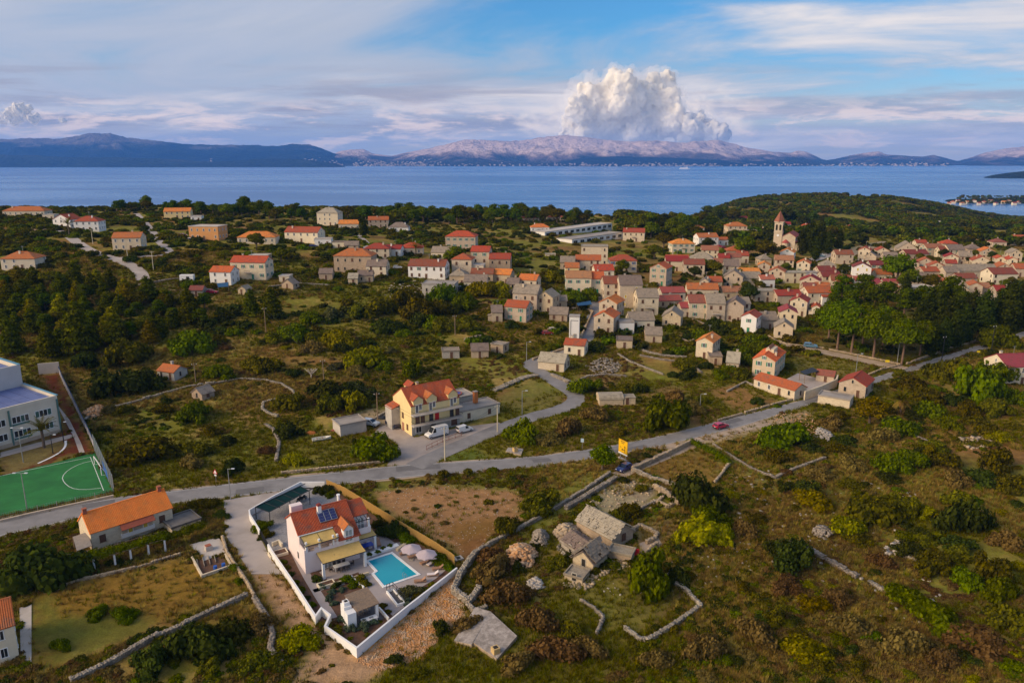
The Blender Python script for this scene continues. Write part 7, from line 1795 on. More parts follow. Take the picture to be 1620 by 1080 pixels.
def rubble(px, n, s0, s1, m, label, name='rubble', mound=0.0, seed=0, group=None):
    """loose stones strewn over a patch of ground"""
    q = PX(px); rs = np.random.RandomState(seed + n); xs = [p.x for p in q]; ys = [p.y for p in q]
    x = rs.uniform(min(xs), max(xs), n * 5); y = rs.uniform(min(ys), max(ys), n * 5); k = inpoly(x, y, q); x, y = x[k][:n], y[k][:n]
    cx, cy = np.mean(xs), np.mean(ys); r = np.sqrt(((x - cx) / (max(xs) - cx)) ** 2 + ((y - cy) / (max(ys) - cy)) ** 2)
    z = H(x, y) + mound * np.clip(1 - r * r, 0, 1); s = rs.uniform(s0, s1, len(x)) ** 1.0
    S = np.stack([s * rs.uniform(.7, 1.4, len(x)), s * rs.uniform(.7, 1.2, len(x)), s * rs.uniform(.4, .8, len(x))], -1)
    me = stones_mesh(name, np.stack([x, y, z + S[:, 2] * .3], -1), S, rs.uniform(0, 6.3, len(x)), m)
    tag(link(name, me), label, kind='stuff')
ORSTONE = mat('orange_limestone', (.50, .26, .11), .95, .3, 1.5, .3, 6, col2=(.52, .37, .24), mixw=.52, coord='World')
PALEST = mat('bleached_stone', (.46, .40, .33), .95, .2, 1.5, .3, 6, coord='World')
rubble([(724,906),(728,930),(737,975),(700,1008),(655,1046),(600,1062),(565,1045),(640,978)], 6500, .05, .20, ORSTONE, 'orange stony spoil outside the villa wall')
rubble([(930,790),(985,752),(1060,775),(1075,800),(1030,806),(960,822)], 230, .12, .45, WARM, 'scattered building stones in the ruined garden')
rubble([(800,880),(812,866),(840,862),(852,880),(838,900),(808,902)], 420, .2, .6, ORSTONE, 'collapsed ruin of orange stones', mound=1.5)
rubble([(838,862),(846,842),(868,846),(866,866)], 420, .18, .4, LIMESTONE, 'grey cone of stones in the scrub', mound=1.7)
rubble([(832,925),(848,912),(862,930),(845,935)], 160, .15, .5, PALEST, 'pale stones below the collapsed ruin', mound=.4)
rubble([(875,845),(890,832),(915,835),(912,850),(890,858)], 330, .2, .6, WARM, 'tumbled stone heap behind the long barn', mound=1.4)
rubble([(590,772),(700,764),(820,774),(826,830),(765,862),(735,890),(650,828)], 450, .05, .16, PALEST, 'loose stones on the bare building plot')
rubble([(1195,690),(1230,655),(1300,652),(1300,690),(1240,700)], 300, .1, .35, ORSTONE, 'stony rubble patch below the roadside annex', mound=.5)
rubble([(1285,690),(1300,675),(1320,690),(1310,700)], 200, .2, .5, PALEST, 'pale stone heap below the flat cistern', mound=.8)
rubble([(1282,845),(1300,832),(1322,842),(1305,858)], 160, .2, .5, LIMESTONE, 'grey stone heap above the pale stone bank', mound=.9)
rubble([(925,580),(955,565),(985,575),(975,590),(940,592)], 260, .2, .6, LIMESTONE, 'rubble of a collapsed hut right of the tan-roofed barn', mound=.5)
rubble([(130,655),(150,638),(170,650),(150,668)], 300, .15, .5, ORSTONE, 'orange rubble at the end of the winding wall', mound=.8)
rubble([(940,940),(1085,945),(1200,900),(1180,840),(1060,850)], 220, .1, .35, PALEST, 'stray stones in the grassy plot')
rubble([(1150,740),(1450,760),(1500,1000),(1200,960)], 260, .15, .5, PALEST, 'stray stones in the right scrub')
rubble([(620,450),(690,440),(690,470),(600,480)], 260, .3, .8, PALEST, 'junk and stones beside the lower hamlet houses')
rubble([(1395,875),(1420,850),(1440,862),(1425,880)], 60, .4, 1.0, PALEST, 'pale boulders between the right bushes')
rubble([(1500,695),(1560,690),(1575,705),(1540,712)], 90, .3, .9, WARM, 'tan boulders at the right edge of the scrub')
rubble([(885,925),(925,935),(965,905),(1000,895),(985,880),(930,915)], 180, .15, .5, WARM, 'fallen stones round the nearest barn')
rubble([(880,870),(900,840),(915,850),(895,880)], 130, .15, .5, LIMESTONE, 'fallen stones behind the small barn')
# ---------------------------------------------------------------- plants
rs9 = np.random.RandomState(21)
def leaves(lumps, n, size, seed, flat=.0, core=True, aspect=.75, shell=(.70, 1.10)):
    """leaf faces over a set of lumps (x,y,z,rx,ry,rz) -> verts, quads; each leaf its own island"""
    rs = np.random.RandomState(seed); lumps = np.array(lumps, float)
    a = (lumps[:, 3] * lumps[:, 4] + lumps[:, 3] * lumps[:, 5] + lumps[:, 4] * lumps[:, 5]); k = rs.choice(len(lumps), n, p=a / a.sum())
    d = rs.normal(0, 1, (n, 3)); d /= np.linalg.norm(d, axis=1)[:, None]
    d[:, 2] = np.where(d[:, 2] < -.35, -d[:, 2] * .5, d[:, 2]); d /= np.linalg.norm(d, axis=1)[:, None]
    r = rs.uniform(shell[0], shell[1], (n, 1)) ; c = lumps[k, :3] + d * lumps[k, 3:] * r
    c[:, 2] = np.maximum(c[:, 2], .02)
    nm = d * .9 + rs.normal(0, .45, (n, 3)) + np.array([0, 0, .25]); nm /= np.linalg.norm(nm, axis=1)[:, None]
    t = np.cross(nm, rs.normal(0, 1, (n, 3))); t /= np.linalg.norm(t, axis=1)[:, None]; b = np.cross(nm, t)
    s = size * rs.uniform(.6, 1.35, (n, 1))
    v = np.stack([c - t * s * .5, c + b * s * aspect * .5 + nm * s * .1, c + t * s * .5, c - b * s * aspect * .5 + nm * s * .1], 1)
    V = v.reshape(-1, 3); Fq = np.arange(n * 4).reshape(n, 4)
    if core:
        bm = bmesh.new(); bmesh.ops.create_icosphere(bm, subdivisions=1, radius=1); iv = np.array([q.co[:] for q in bm.verts]); fi = np.array([[q.index for q in f.verts] for f in bm.faces]); bm.free()
        fi = np.concatenate([fi, fi[:, 2:3]], 1)
        tv, tf = [], []
        for L in lumps: tf.append(fi + len(V) + sum(len(x) for x in tv)); w = iv * L[3:] * .70 + L[:3]; w[:, 2] = np.maximum(w[:, 2], 0); tv.append(w)
        return V, Fq, np.concatenate(tv), np.concatenate(tf)[:, :3]
    return V, Fq, None, None
def leaf_mesh(name, lumps, n, size, seed, material, **kw):
    V, Fq, cv, cf = leaves(lumps, n, size, seed, **kw)
    me = bpy.data.meshes.new(name)
    vs = V if cv is None else np.concatenate([V, cv])
    me.vertices.add(len(vs)); me.vertices.foreach_set('co', vs.astype(np.float32).ravel())
    nt = 0 if cf is None else len(cf)
    lp = Fq.ravel() if cf is None else np.concatenate([Fq.ravel(), cf.ravel()])
    me.loops.add(len(lp)); me.loops.foreach_set('vertex_index', lp.astype(np.int32))
    me.polygons.add(len(Fq) + nt)
    st = np.concatenate([np.arange(len(Fq)) * 4, len(Fq) * 4 + np.arange(nt) * 3]); tot = np.concatenate([np.full(len(Fq), 4), np.full(nt, 3)])
    me.polygons.foreach_set('loop_start', st.astype(np.int32)); me.polygons.foreach_set('loop_total', tot.astype(np.int32))
    me.materials.append(material); me.update(); return me
LEAF = {'olive': leafmat('olive_leaves', (.080, .082, .026)), 'bright': leafmat('bright_leaves', (.078, .105, .016)), 'yellow': leafmat('yellowgreen_leaves', (.135, .125, .018)), 'dark': leafmat('dark_leaves', (.034, .046, .017)), 'grey': leafmat('grey_leaves', (.075, .082, .048)),
        'brown': leafmat('dead_bramble', (.130, .090, .042), .35, (.215, .155, .075)), 'pine': leafmat('pine_needles', (.052, .078, .014)), 'umbrella': leafmat('umbrella_pine_needles', (.072, .108, .012)), 'cypress': leafmat('cypress_needles', (.030, .042, .014)), 'pale': leafmat('pale_ivy_leaves', (.27, .31, .07)), 'fir': leafmat('fir_needles', (.058, .068, .016)), 'straw': leafmat('straw', (.25, .18, .075), .35, (.38, .28, .12)), 'grass': leafmat('grass_blades', (.105, .108, .022)), 'blue': leafmat('lavender_leaves', (.07, .10, .085))}
def dome_lumps(seed, n=7, h=.8):
    r = random.Random(seed); L = [(r.uniform(-.15, .15), r.uniform(-.15, .15), h * .36, .56, .52, h * r.uniform(.45, .62))]
    for i in range(n + 3):
        a = i * 2 * math.pi / (n + 3) + r.uniform(-.6, .6); q = r.uniform(.3, .82); s = r.uniform(.2, .46)
        L.append((q * math.cos(a), q * math.sin(a), h * r.uniform(.1, .72) * (1.1 - q * .5), s * r.uniform(.8, 1.3), s * r.uniform(.8, 1.3), s * h * r.uniform(.7, 1.25)))
    return L
BUSH = {}
def bush_mesh(kind, i, fine=True):
    k = (kind, i, fine)
    if k not in BUSH: BUSH[k] = leaf_mesh('shrub', dome_lumps(i * 13 + 5, 6 + i % 3, .78), 1250 if fine else 260, .15 if fine else .3, i + 3, LEAF[kind])
    return BUSH[k]
def trunk_mesh(name, h, r, lean, seed, m, forks=3, fz=.6, spread=.5):
    rr = random.Random(seed); b = MB(); p = [Vector((0, 0, -.1)), Vector((lean * .3, 0, h * .4)), Vector((lean, lean * .4, h))]
    b.tube(p, [r, r * .8, r * .55], 7, m)
    for i in range(forks):
        a = i * 2 * math.pi / max(1, forks) + rr.uniform(-.5, .5); s = p[1].lerp(p[2], (fz - .4) / .6); e = s + Vector((math.cos(a) * spread, math.sin(a) * spread, h * (1.05 - fz) + spread * .5)); b.tube([s, (s + e) / 2 + Vector((0, 0, -.05)), e], [r * .45, r * .33, r * .16], 5, m)
    o = b.build(name, m); me = o.data; bpy.data.objects.remove(o); return me
TREE = {}
def tree_mesh(kind, i):
    """(trunk, crown) meshes, unit: crown width about 2 (radius 1)"""
    k = (kind, i)
    if k in TREE: return TREE[k]
    r = random.Random(i * 7 + len(kind))
    if kind in ('round', 'roundyellow', 'rounddark', 'fig'):
        L = [(0, 0, 1.25, .78, .78, .62)] + [(.58 * math.cos(a), .58 * math.sin(a), r.uniform(.85, 1.5), r.uniform(.34, .5), r.uniform(.34, .5), r.uniform(.3, .42)) for a in [j * 2 * math.pi / 8 + r.uniform(-.3, .3) for j in range(8)]] + [(.2, .1, 1.7, .4, .4, .3)]
        t = trunk_mesh('trunk', 1.0, .09, .05, i, BARK, 4, .6, .4); c = leaf_mesh('crown', L, 1500, .15, i + 40, LEAF[{'round': 'bright', 'roundyellow': 'yellow', 'rounddark': 'dark', 'fig': 'olive'}[kind]])
    elif kind == 'umbrella':
        L = [(.5 * math.cos(a) * q, .5 * math.sin(a) * q, 1.95 + r.uniform(-.1, .14) - .28 * q * q, .5, .5, .36) for a, q in [(j * 2.4, (j / 10) ** .5 * 1.5) for j in range(11)]] + [(.75 * math.cos(j * 1.3), .75 * math.sin(j * 1.3), 1.45 + r.uniform(-.25, .1), .34, .34, .26) for j in range(6)]
        t = trunk_mesh('trunk', 1.8, .065, .12, i, BARK_PINE, 5, .7, .5); c = leaf_mesh('crown', L, 2600, .13, i + 60, LEAF['umbrella'])
    elif kind == 'aleppo':
        L = [(.5 * math.cos(j * 2.1) * q, .5 * math.sin(j * 2.1) * q, .75 + .22 * (11 - j) * .85 * .6 + r.uniform(-.1, .1), .46, .46, .3) for j, q in [(j, .35 + .08 * j) for j in range(11)]]
        t = trunk_mesh('trunk', 1.6, .08, .1, i, BARK_PINE, 4, .55, .4); c = leaf_mesh('crown', L, 1500, .14, i + 80, LEAF['pine'])
    elif kind == 'cypress':
        L = [(r.uniform(-.1, .1), r.uniform(-.1, .1), .5 + j * .62, w, w, .62) for j, w in enumerate((.8, .98, .95, .8, .6, .38))] + [(.5 * math.cos(j), .5 * math.sin(j), .6 + j * .5, .42, .42, .5) for j in range(6)]
        t = trunk_mesh('trunk', 1.2, .12, .0, i, BARK, 0); c = leaf_mesh('crown', L, 1700, .2, i + 100, LEAF['cypress'])
    else:      # fir: broad ragged cone
        L = [(r.uniform(-.12, .12), r.uniform(-.12, .12), .35 + j * .42, w, w, .36) for j, w in enumerate((.95, .9, .78, .62, .46, .28))] + [(.62 * math.cos(j * 1.9) * (1 - j * .09), .62 * math.sin(j * 1.9) * (1 - j * .09), .4 + j * .26, .36, .36, .2) for j in range(8)]
        t = trunk_mesh('trunk', 1.6, .09, .0, i, BARK, 0); c = leaf_mesh('crown', L, 1500, .19, i + 120, LEAF['fir' if kind == 'fir' else 'yellow' if kind == 'firyellow' else 'cypress'])
    TREE[k] = (t, c); return TREE[k]
LANDMARKS = {'the rowing boat': (509,693), 'the concrete shed': (560,672), 'the yellow house': (690,650), 'the yellow direction board': (985,715), 'the red hatchback on the road': (1140,674), 'the long stone barn': (950,845), 'the red board': (1007,875), 'the yellow wellhead slab': (785,1030), 'the villa pool': (620,900), 'the orange-roofed cottage': (210,825), 'the green pitch': (90,765), 'the school': (60,660), 'the red-roofed garden hut': (265,580), 'the tan field hut': (308,622), 'the slab-roofed field hut': (760,555), 'the vaulted hut': (967,635), 'the white tower': (908,520), 'the beige house': (1215,580), 'the flat cistern': (1318,640), 'the palm': (1424,640), 'the pink-roofed roadside house': (1605,590), 'the church': (1240,380), 'the white box trailer': (297,443), 'the long white hall': (915,366), 'the long bright hedge': (1475,985), 'the walled garden': (1080,745), 'the bare white tree': (492,595), 'the bend of the winding wall': (450,615), 'the workshop': (760,660), 'the pine lane': (1320,562), 'the broad stone bank': (1310,885), 'the grassy plot': (1000,960), 'the cottage garden': (220,960), 'the hillside road': (170,405), 'the hamlet huts': (515,445), 'the white house near the church': (1120,380)}
_named = {}
def name_it(o, look, px, py):
    lm = min(LANDMARKS, key=lambda k: (LANDMARKS[k][0] - px) ** 2 + (LANDMARKS[k][1] - py) ** 2)
    _named.setdefault((look, lm), []).append(((LANDMARKS[lm][0] - px) ** 2 + (LANDMARKS[lm][1] - py) ** 2, o))
def name_all():
    o2 = ORD + [f'{t}{u}' for t in ('twenty-', 'thirty-', 'forty-', 'fifty-') for u in ('first', 'second', 'third', 'fourth', 'fifth', 'sixth', 'seventh', 'eighth', 'ninth')]
    o2 = ORD + 'sixteenth seventeenth eighteenth nineteenth twentieth'.split() + o2[len(ORD):]
    for (look, lm), L in _named.items():
        L.sort(key=lambda q: q[0])
        for i, (_, o) in enumerate(L): o['label'] = f'{look} growing by {lm}' if len(L) == 1 else f'{look}, {o2[min(i, len(o2) - 1)]} nearest to {lm}'
BLOOK = {'olive': 'olive-green shrub', 'bright': 'bright green shrub', 'yellow': 'yellow-green shrub', 'dark': 'dark green shrub', 'grey': 'grey-green shrub', 'brown': 'dead brown bramble', 'pale': 'pale green ivy mound', 'blue': 'blue-green lavender clump'}
def bush(px, py, w, kind, asp=1.0, dz=0.0, h=1.0, name='shrub'):
    """py: foot of the bush in the photograph, w: its width in photograph pixels"""
    p = P(px, py); r = w / 2 / ppm(p) * 1.1; p = p + Vector((0, r * .55, 0)); p.z = hz(p.x, p.y) + dz - .05
    i = int(px * 7 + py * 3) % 5; o = link(name, bush_mesh(kind, i)); a = (px * 1.7 + py) % 6.28
    o.location = p; o.rotation_euler = (0, 0, a if asp == 1.0 else 0); _e = 1 + .28 * math.sin(px * 3.1 + py); o.scale = (r * asp * _e, r * (2 - _e) ** .5, r * 1.32 * h)
    tag(o, None, 'shrub', 'shrubs on the scrubland'); name_it(o, BLOOK[kind], px, py); return o
TLOOK = {'round': 'round leafy tree', 'roundyellow': 'yellow-green leafy tree', 'rounddark': 'dark round tree', 'fig': 'olive-green tree', 'umbrella': 'umbrella pine', 'aleppo': 'light green pine', 'cypress': 'dark cypress', 'fir': 'dark conifer', 'firyellow': 'yellowish conifer'}
def tree(px, py, w, kind, hs=1.0, vary=None):
    p = P(px, py); r = w / 2 / ppm(p); i = int(px * 5 + py * 3) % 3; t, c = tree_mesh(kind, i)
    o = thing({'umbrella': 'umbrella_pine', 'aleppo': 'pine_tree', 'cypress': 'cypress_tree', 'fir': 'conifer_tree', 'firyellow': 'conifer_tree'}.get(kind, 'leafy_tree'), '', 'tree', p, (px * 1.3 + py) % 6.28, TLOOK[kind] + 's'); o.scale = (r, r, r * hs)
    link('trunk', t, o); link('crown', c, o); name_it(o, TLOOK[kind], px, py); return o
BUSHES = """bright 304 670 58;olive 222 736 82;grey 169 656 24;olive 192 657 26;olive 253 656 28;dark 162 684 20;dark 355 706 28;olive 305 723 44;dark 361 752 42;dark 178 630 76;dark 228 618 56;dark 128 585 46;olive 195 582 70;bright 297 562 62;bright 342 604 46;olive 394 587 32;dark 260 640 20;olive 330 690 30;brown 300 742 34;brown 420 720 26
grey 522 508 36;bright 490 513 36;bright 463 541 50;olive 496 545 36;yellow 532 552 46;dark 611 530 46;bright 639 534 22;olive 597 502 50;olive 656 507 60;dark 664 517 40;olive 564 505 40;yellow 577 585 62;bright 607 587 26;grey 532 586 24;bright 650 597 48;grey 619 560 18;olive 406 590 46;yellow 433 584 28;dark 460 598 26;dark 514 637 60;dark 554 627 42;dark 585 629 28;yellow 558 650 52;olive 457 650 48;olive 522 654 50;dark 540 560 30;olive 430 545 34;brown 560 596 30;brown 490 560 34
dark 453 694 44;bright 590 732 68;yellow 463 737 36;olive 482 736 18;dark 560 700 12;bright 926 624 42;dark 1013 623 28;dark 1066 598 18;dark 1090 600 30;olive 990 622 26;brown 900 690 50;brown 940 668 44;brown 870 704 34;olive 985 690 20;olive 700 757 22;olive 740 752 18;bright 780 748 16
dark 986 764 18;olive 1016 778 20;olive 999 822 42;olive 976 826 30;olive 932 810 26;bright 1127 842 66;pale 1116 868 76;pale 1098 856 34;pale 1146 862 46;dark 1283 790 46;yellow 1291 802 38;dark 1228 880 38;dark 1076 926 40;olive 884 898 32;olive 798 846 46;olive 854 816 58;brown 780 920 60;brown 800 960 66;brown 740 1000 40;brown 850 1000 60;brown 880 1050 66;brown 930 1040 50;brown 820 1065 50;olive 905 1010 40;brown 775 890 40;dark 820 905 26;dark 900 884 18;olive 942 908 16;bright 926 898 12;olive 972 900 18;dark 1004 896 16;olive 870 905 14;dark 845 870 18
bright 121 836 24;olive 323 806 32;dark 347 821 24;bright 370 905 22;bright 376 925 18;olive 300 806 22;yellow 469 1028 56;olive 436 1055 34;dark 697 1004 34;dark 626 1052 28;olive 660 1075 30;dark 300 1050 90;dark 360 1020 60;dark 230 1070 70;brown 410 1000 44;olive 400 1065 50;olive 330 1070 40;bright 90 1030 30;bright 150 980 34;bright 190 985 40
bright 1250 709 74;bright 1420 750 54;bright 1448 740 46;olive 1501 744 48;yellow 1477 723 34;bright 1428 692 56;bright 1505 679 38;yellow 1293 806 48;yellow 1342 850 54;olive 1395 833 82;olive 1440 818 56;olive 1525 806 48;dark 1538 848 92;dark 1464 854 32;bright 1434 858 30;dark 1261 908 82;olive 1489 912 62;olive 1525 886 38;olive 1582 924 68;bright 1538 932 50;bright 1587 953 62;bright 1430 958 54;bright 1475 988 66;bright 1518 1020 56;yellow 1293 970 42;yellow 1281 1050 62;olive 1334 944 24;olive 1395 985 18;olive 1587 746 64;olive 1611 780 52;dark 1560 770 44;olive 1566 690 40;brown 1400 700 40;brown 1520 770 46;brown 1350 1010 60;brown 1440 1040 70;brown 1560 1040 70;brown 1500 1060 50;brown 1200 1020 60;brown 1120 1050 70;brown 1040 1060 50;brown 1330 960 44;olive 1230 990 40;olive 1180 940 30;brown 1250 940 46;brown 1350 745 44;brown 1180 850 40;olive 1200 830 28;yellow 1160 790 22;brown 1400 900 40;brown 1600 870 46;olive 1605 1000 60;yellow 1615 905 30;olive 1360 790 26;brown 1300 760 36
dark 1488 597 38;bright 1590 550 60;dark 1577 567 26;olive 1446 622 46;olive 1474 642 50;bright 1474 664 48;dark 1513 642 34;olive 1586 662 52;olive 1400 655 34;bright 1385 640 20;olive 1540 660 44;bright 1610 640 40;dark 1445 665 30;olive 1330 665 26;brown 1320 680 40;dark 1200 640 20;olive 1110 640 24;brown 1070 640 40;brown 1100 655 36;bright 1160 590 24;bright 1140 600 28;olive 1176 600 34;olive 1085 585 30;dark 1118 585 22;bright 1180 575 46;bright 1210 562 40;olive 1234 566 34;bright 1200 548 34;olive 1224 553 26;dark 1130 520 30;olive 1150 522 26;bright 1112 540 34
dark 890 525 18;olive 850 530 20;dark 810 520 22;olive 870 555 20;bright 892 545 16;olive 740 520 34;olive 700 525 40;bright 680 520 34;olive 640 485 50;bright 700 480 50;yellow 760 472 46;olive 690 500 44;dark 720 498 30;olive 780 505 30;yellow 790 470 40;bright 735 490 44;yellow 868 475 30;dark 850 450 26;yellow 872 448 34;olive 830 448 34;dark 900 470 24;bright 910 478 34;bright 935 476 34;olive 880 482 26"""
TREES = """round 953 743 46;round 770 418 34;round 720 425 40;rounddark 735 428 26;round 1178 408 38;fig 1211 412 36;rounddark 1184 478 32;fig 1128 438 30;rounddark 1099 443 24;roundyellow 1375 672 52;round 445 415 26;fig 406 396 30;round 590 400 18;round 800 425 30;rounddark 590 412 16;round 1418 448 52;rounddark 1336 439 24;round 1438 460 38;fig 1470 462 32;round 1030 378 30;round 1065 375 34;fig 1010 370 34;round 1085 372 26;round 1075 385 32;fig 1050 395 30;rounddark 1120 398 24;fig 1035 410 26;rounddark 1160 392 20;fig 975 440 22;round 985 432 24;rounddark 1610 498 60;rounddark 1580 508 40;round 1300 480 24
umbrella 1346 560 62;umbrella 1381 567 62;umbrella 1426 577 58;umbrella 1395 553 56;umbrella 1324 553 60;umbrella 1412 557 52;umbrella 1455 562 46;umbrella 1365 545 54;umbrella 1310 540 50;umbrella 1335 530 46
cypress 1470 564 28;cypress 1490 558 28;cypress 1508 551 30;cypress 1524 543 30;cypress 1482 545 30;cypress 1500 535 32;cypress 1515 528 30;cypress 1553 528 34;cypress 1592 526 40;cypress 1268 404 20;cypress 1282 400 24;cypress 1298 396 22;cypress 1310 402 18;cypress 1275 392 18;cypress 1430 474 20;cypress 575 375 17;cypress 1480 525 32;cypress 1450 540 30;cypress 1462 528 30;cypress 1535 520 30;cypress 1572 520 30;cypress 1615 520 40;cypress 1290 412 18;cypress 1326 395 16
aleppo 1332 482 44;aleppo 1367 474 40;aleppo 1500 492 52;aleppo 1480 498 44;aleppo 1455 500 46;aleppo 1400 490 44;aleppo 1430 500 44;aleppo 1378 498 46;aleppo 1345 500 40;aleppo 1317 500 34;aleppo 1520 500 40
fir 80 566 36;fir 130 558 58;firyellow 180 543 46;firyellow 239 543 30;fir 398 497 28;fir 430 502 34;fir 300 512 36;fir 20 560 40"""
for _l in BUSHES.split('\n'):
    for _e in _l.split(';'): _k, _x, _y, _w = _e.split(); bush(float(_x), float(_y), float(_w), _k)
bush(827, 702, 54, 'bright', h=1.25); bush(1062, 684, 84, 'bright', h=1.1); bush(1108, 818, 80, 'dark', h=1.5); bush(1029, 946, 76, 'bright', h=1.45); bush(41, 940, 112, 'dark', h=1.15); bush(1560, 642, 80, 'bright', h=1.35); bush(1517, 606, 56, 'olive', h=1.35); bush(1585, 612, 54, 'bright', h=1.3)
for _l in TREES.split('\n'):
    for _e in _l.split(';'):
        _k, _x, _y, _w = _e.split(); tree(float(_x), float(_y), float(_w), _k, {'umbrella': 1.05, 'cypress': 1.0, 'fir': 1.05}.get(_k, .92))
# conifer belt on the left
_rb = random.Random(4)
def px_scatter(poly, n, seed, gap=0):
    r = np.random.RandomState(seed); xs = [p[0] for p in poly]; ys = [p[1] for p in poly]; out = []
    while len(out) < n:
        x, y = r.uniform(min(xs), max(xs)), r.uniform(min(ys), max(ys))
        if inpoly(np.array([x]), np.array([y]), poly)[0] and all((x - a) ** 2 + ((y - b) * 2) ** 2 > gap * gap for a, b in out): out.append((x, y))
        elif gap: gap *= .999
    return out
for _x, _y in px_scatter([(0,452),(90,446),(205,455),(255,476),(330,485),(325,512),(250,545),(180,545),(100,555),(60,535),(0,530)], 74, 5, 22):
    tree(_x, _y, _rb.uniform(22, 36), _rb.choice(('fir', 'fir', 'aleppo', 'firyellow', 'fig')), _rb.uniform(.7, .95))
# ridge pines
for _x, _y in px_scatter([(180,333),(300,336),(420,344),(560,350),(700,352),(830,350),(930,356),(930,346),(830,341),(700,341),(560,340),(420,334),(300,327),(190,322)], 105, 8, 8):
    tree(_x, _y + 4, _rb.uniform(11, 20) if _x < 330 else _rb.uniform(14, 28), _rb.choice(('aleppo', 'aleppo', 'round', 'fig')), _rb.uniform(.75, 1.0))
for _x, _y in px_scatter([(990,362),(1090,352),(1230,352),(1330,356),(1330,374),(1190,350),(1100,372),(1030,372)], 30, 9, 12): tree(_x, _y, _rb.uniform(18, 30), _rb.choice(('fig', 'round', 'aleppo', 'rounddark')), .9)
for _x, _y in px_scatter([(1030,440),(1100,400),(1260,400),(1300,430),(1260,500),(1180,520),(1090,480)], 46, 12, 10): tree(_x, _y, _rb.uniform(12, 20), _rb.choice(('fig', 'round', 'rounddark')), .9)
for _x, _y in px_scatter([(1320,430),(1400,395),(1600,395),(1615,470),(1400,460)], 54, 13, 10): tree(_x, _y, _rb.uniform(10, 18), _rb.choice(('fig', 'round', 'rounddark')), .9)
# scrub shrubs strewn over the slope and the fields: each one an object, all of one kind
def strew(poly, n, wr, kinds, seed, label, group):
    for x, y in px_scatter(poly, n, seed, 12):
        p = P(x, y)
        if any(inpoly(np.array([p.x]), np.array([p.y]), e)[0] for e in EXCL if abs(e[0][0] - p.x) < 60 and abs(e[0][1] - p.y) < 60): continue
        k = _rb.choice(kinds); r = _rb.uniform(*wr) / 2; o = link('scrub_bush', bush_mesh(k, _rb.randrange(5))); o.location = (p.x, p.y, p.z - .05); o.rotation_euler = (0, 0, _rb.uniform(0, 6.28)); o.scale = (r, r, r * _rb.uniform(.7, 1.05)); tag(o, label, 'shrub', group); name_it(o, 'small ' + BLOOK[k], x, y)
strew([(0,355),(200,345),(420,352),(640,360),(640,432),(560,470),(430,440),(330,470),(240,430),(0,445)], 110, (4, 8), ('olive', 'olive', 'dark', 'bright'), 31, 'small olive scrub bush on the wooded slope', 'scrub bushes on the wooded slope')
strew([(640,360),(860,380),(900,420),(880,470),(820,430),(700,400)], 50, (3.5, 7), ('olive', 'olive', 'dark', 'bright'), 32, 'small scrub bush between the hamlet and the halls', 'scrub bushes between hamlet and halls')
strew([(200,590),(440,500),(700,480),(830,520),(800,600),(600,640),(440,600),(330,640)], 70, (2, 4.5), ('olive', 'dark', 'brown', 'yellow'), 33, 'small scrub bush in the middle fields', 'scrub bushes in the middle fields')
strew([(1140,760),(1620,680),(1620,1080),(900,1080),(1100,1000)], 70, (1.4, 3.4), ('olive', 'dark', 'brown', 'yellow', 'brown'), 34, 'small scrub bush in the right scrubland', 'scrub bushes in the right scrubland')
strew([(1180,720),(1300,670),(1420,690),(1620,640),(1620,900),(1480,900),(1300,840)], 34, (3, 6.5), ('bright', 'olive', 'olive', 'dark', 'yellow'), 35, 'rounded bush in the right scrubland', 'bushes in the right scrubland')
strew([(1380,600),(1480,585),(1620,560),(1620,690),(1400,690)], 26, (3, 6), ('bright', 'olive', 'dark', 'olive'), 36, 'bush below the main road', 'bushes below the main road')
strew([(1000,480),(1100,420),(1300,440),(1290,530),(1180,545),(1060,560)], 40, (2, 4.5), ('bright', 'olive', 'dark'), 37, 'garden bush between the village houses', 'bushes between the village houses')
strew([(1180,960),(1500,920),(1620,1000),(1620,1080),(1100,1080)], 20, (2.5, 4.5), ('bright', 'olive', 'dark', 'yellow'), 38, 'rounded bush in the near right scrub', 'bushes in the near right scrub')
# villa garden plants
for _x, _y, _w, _k in ((408,834,14,'olive'),(414,842,20,'bright'),(420,852,16,'olive'),(446,893,10,'bright'),(452,902,10,'olive'),(458,912,10,'dark'),(466,925,10,'bright'),(474,937,12,'bright'),(482,950,10,'dark'),(490,962,12,'bright'),(500,920,12,'dark'),(510,932,10,'blue'),(524,940,10,'blue'),(530,930,12,'dark'),(540,936,10,'blue'),(546,924,16,'bright'),(558,930,12,'bright'),(520,950,12,'blue'),(528,958,10,'blue'),(568,922,16,'olive'),(574,930,14,'olive'),(545,988,20,'blue'),(552,998,16,'blue'),(575,996,18,'blue'),(586,990,16,'blue'),(535,995,8,'yellow'),(553,1012,9,'yellow'),(580,1006,7,'olive'),(600,985,6,'olive'),(648,946,22,'grey'),(643,958,14,'blue'),(660,950,14,'olive'),(672,938,12,'bright'),(684,930,12,'olive'),(692,890,18,'bright'),(700,898,18,'bright'),(710,905,16,'bright'),(612,852,26,'dark'),(628,850,26,'dark'),(640,860,22,'bright'),(598,836,16,'dark'),(604,962,10,'olive'),(612,972,10,'olive'),(515,782,18,'dark'),(522,786,14,'bright'),(500,780,14,'dark'),(584,882,9,'bright'),(597,878,9,'bright'),(606,872,9,'bright'),(617,868,9,'bright')):
    bush(_x, _y, _w * (1.0 if _w == 9 else 1.35), _k, name='garden_shrub', dz=.4 if (580 < _x < 620 and _y < 884 and _w == 9) else 0)
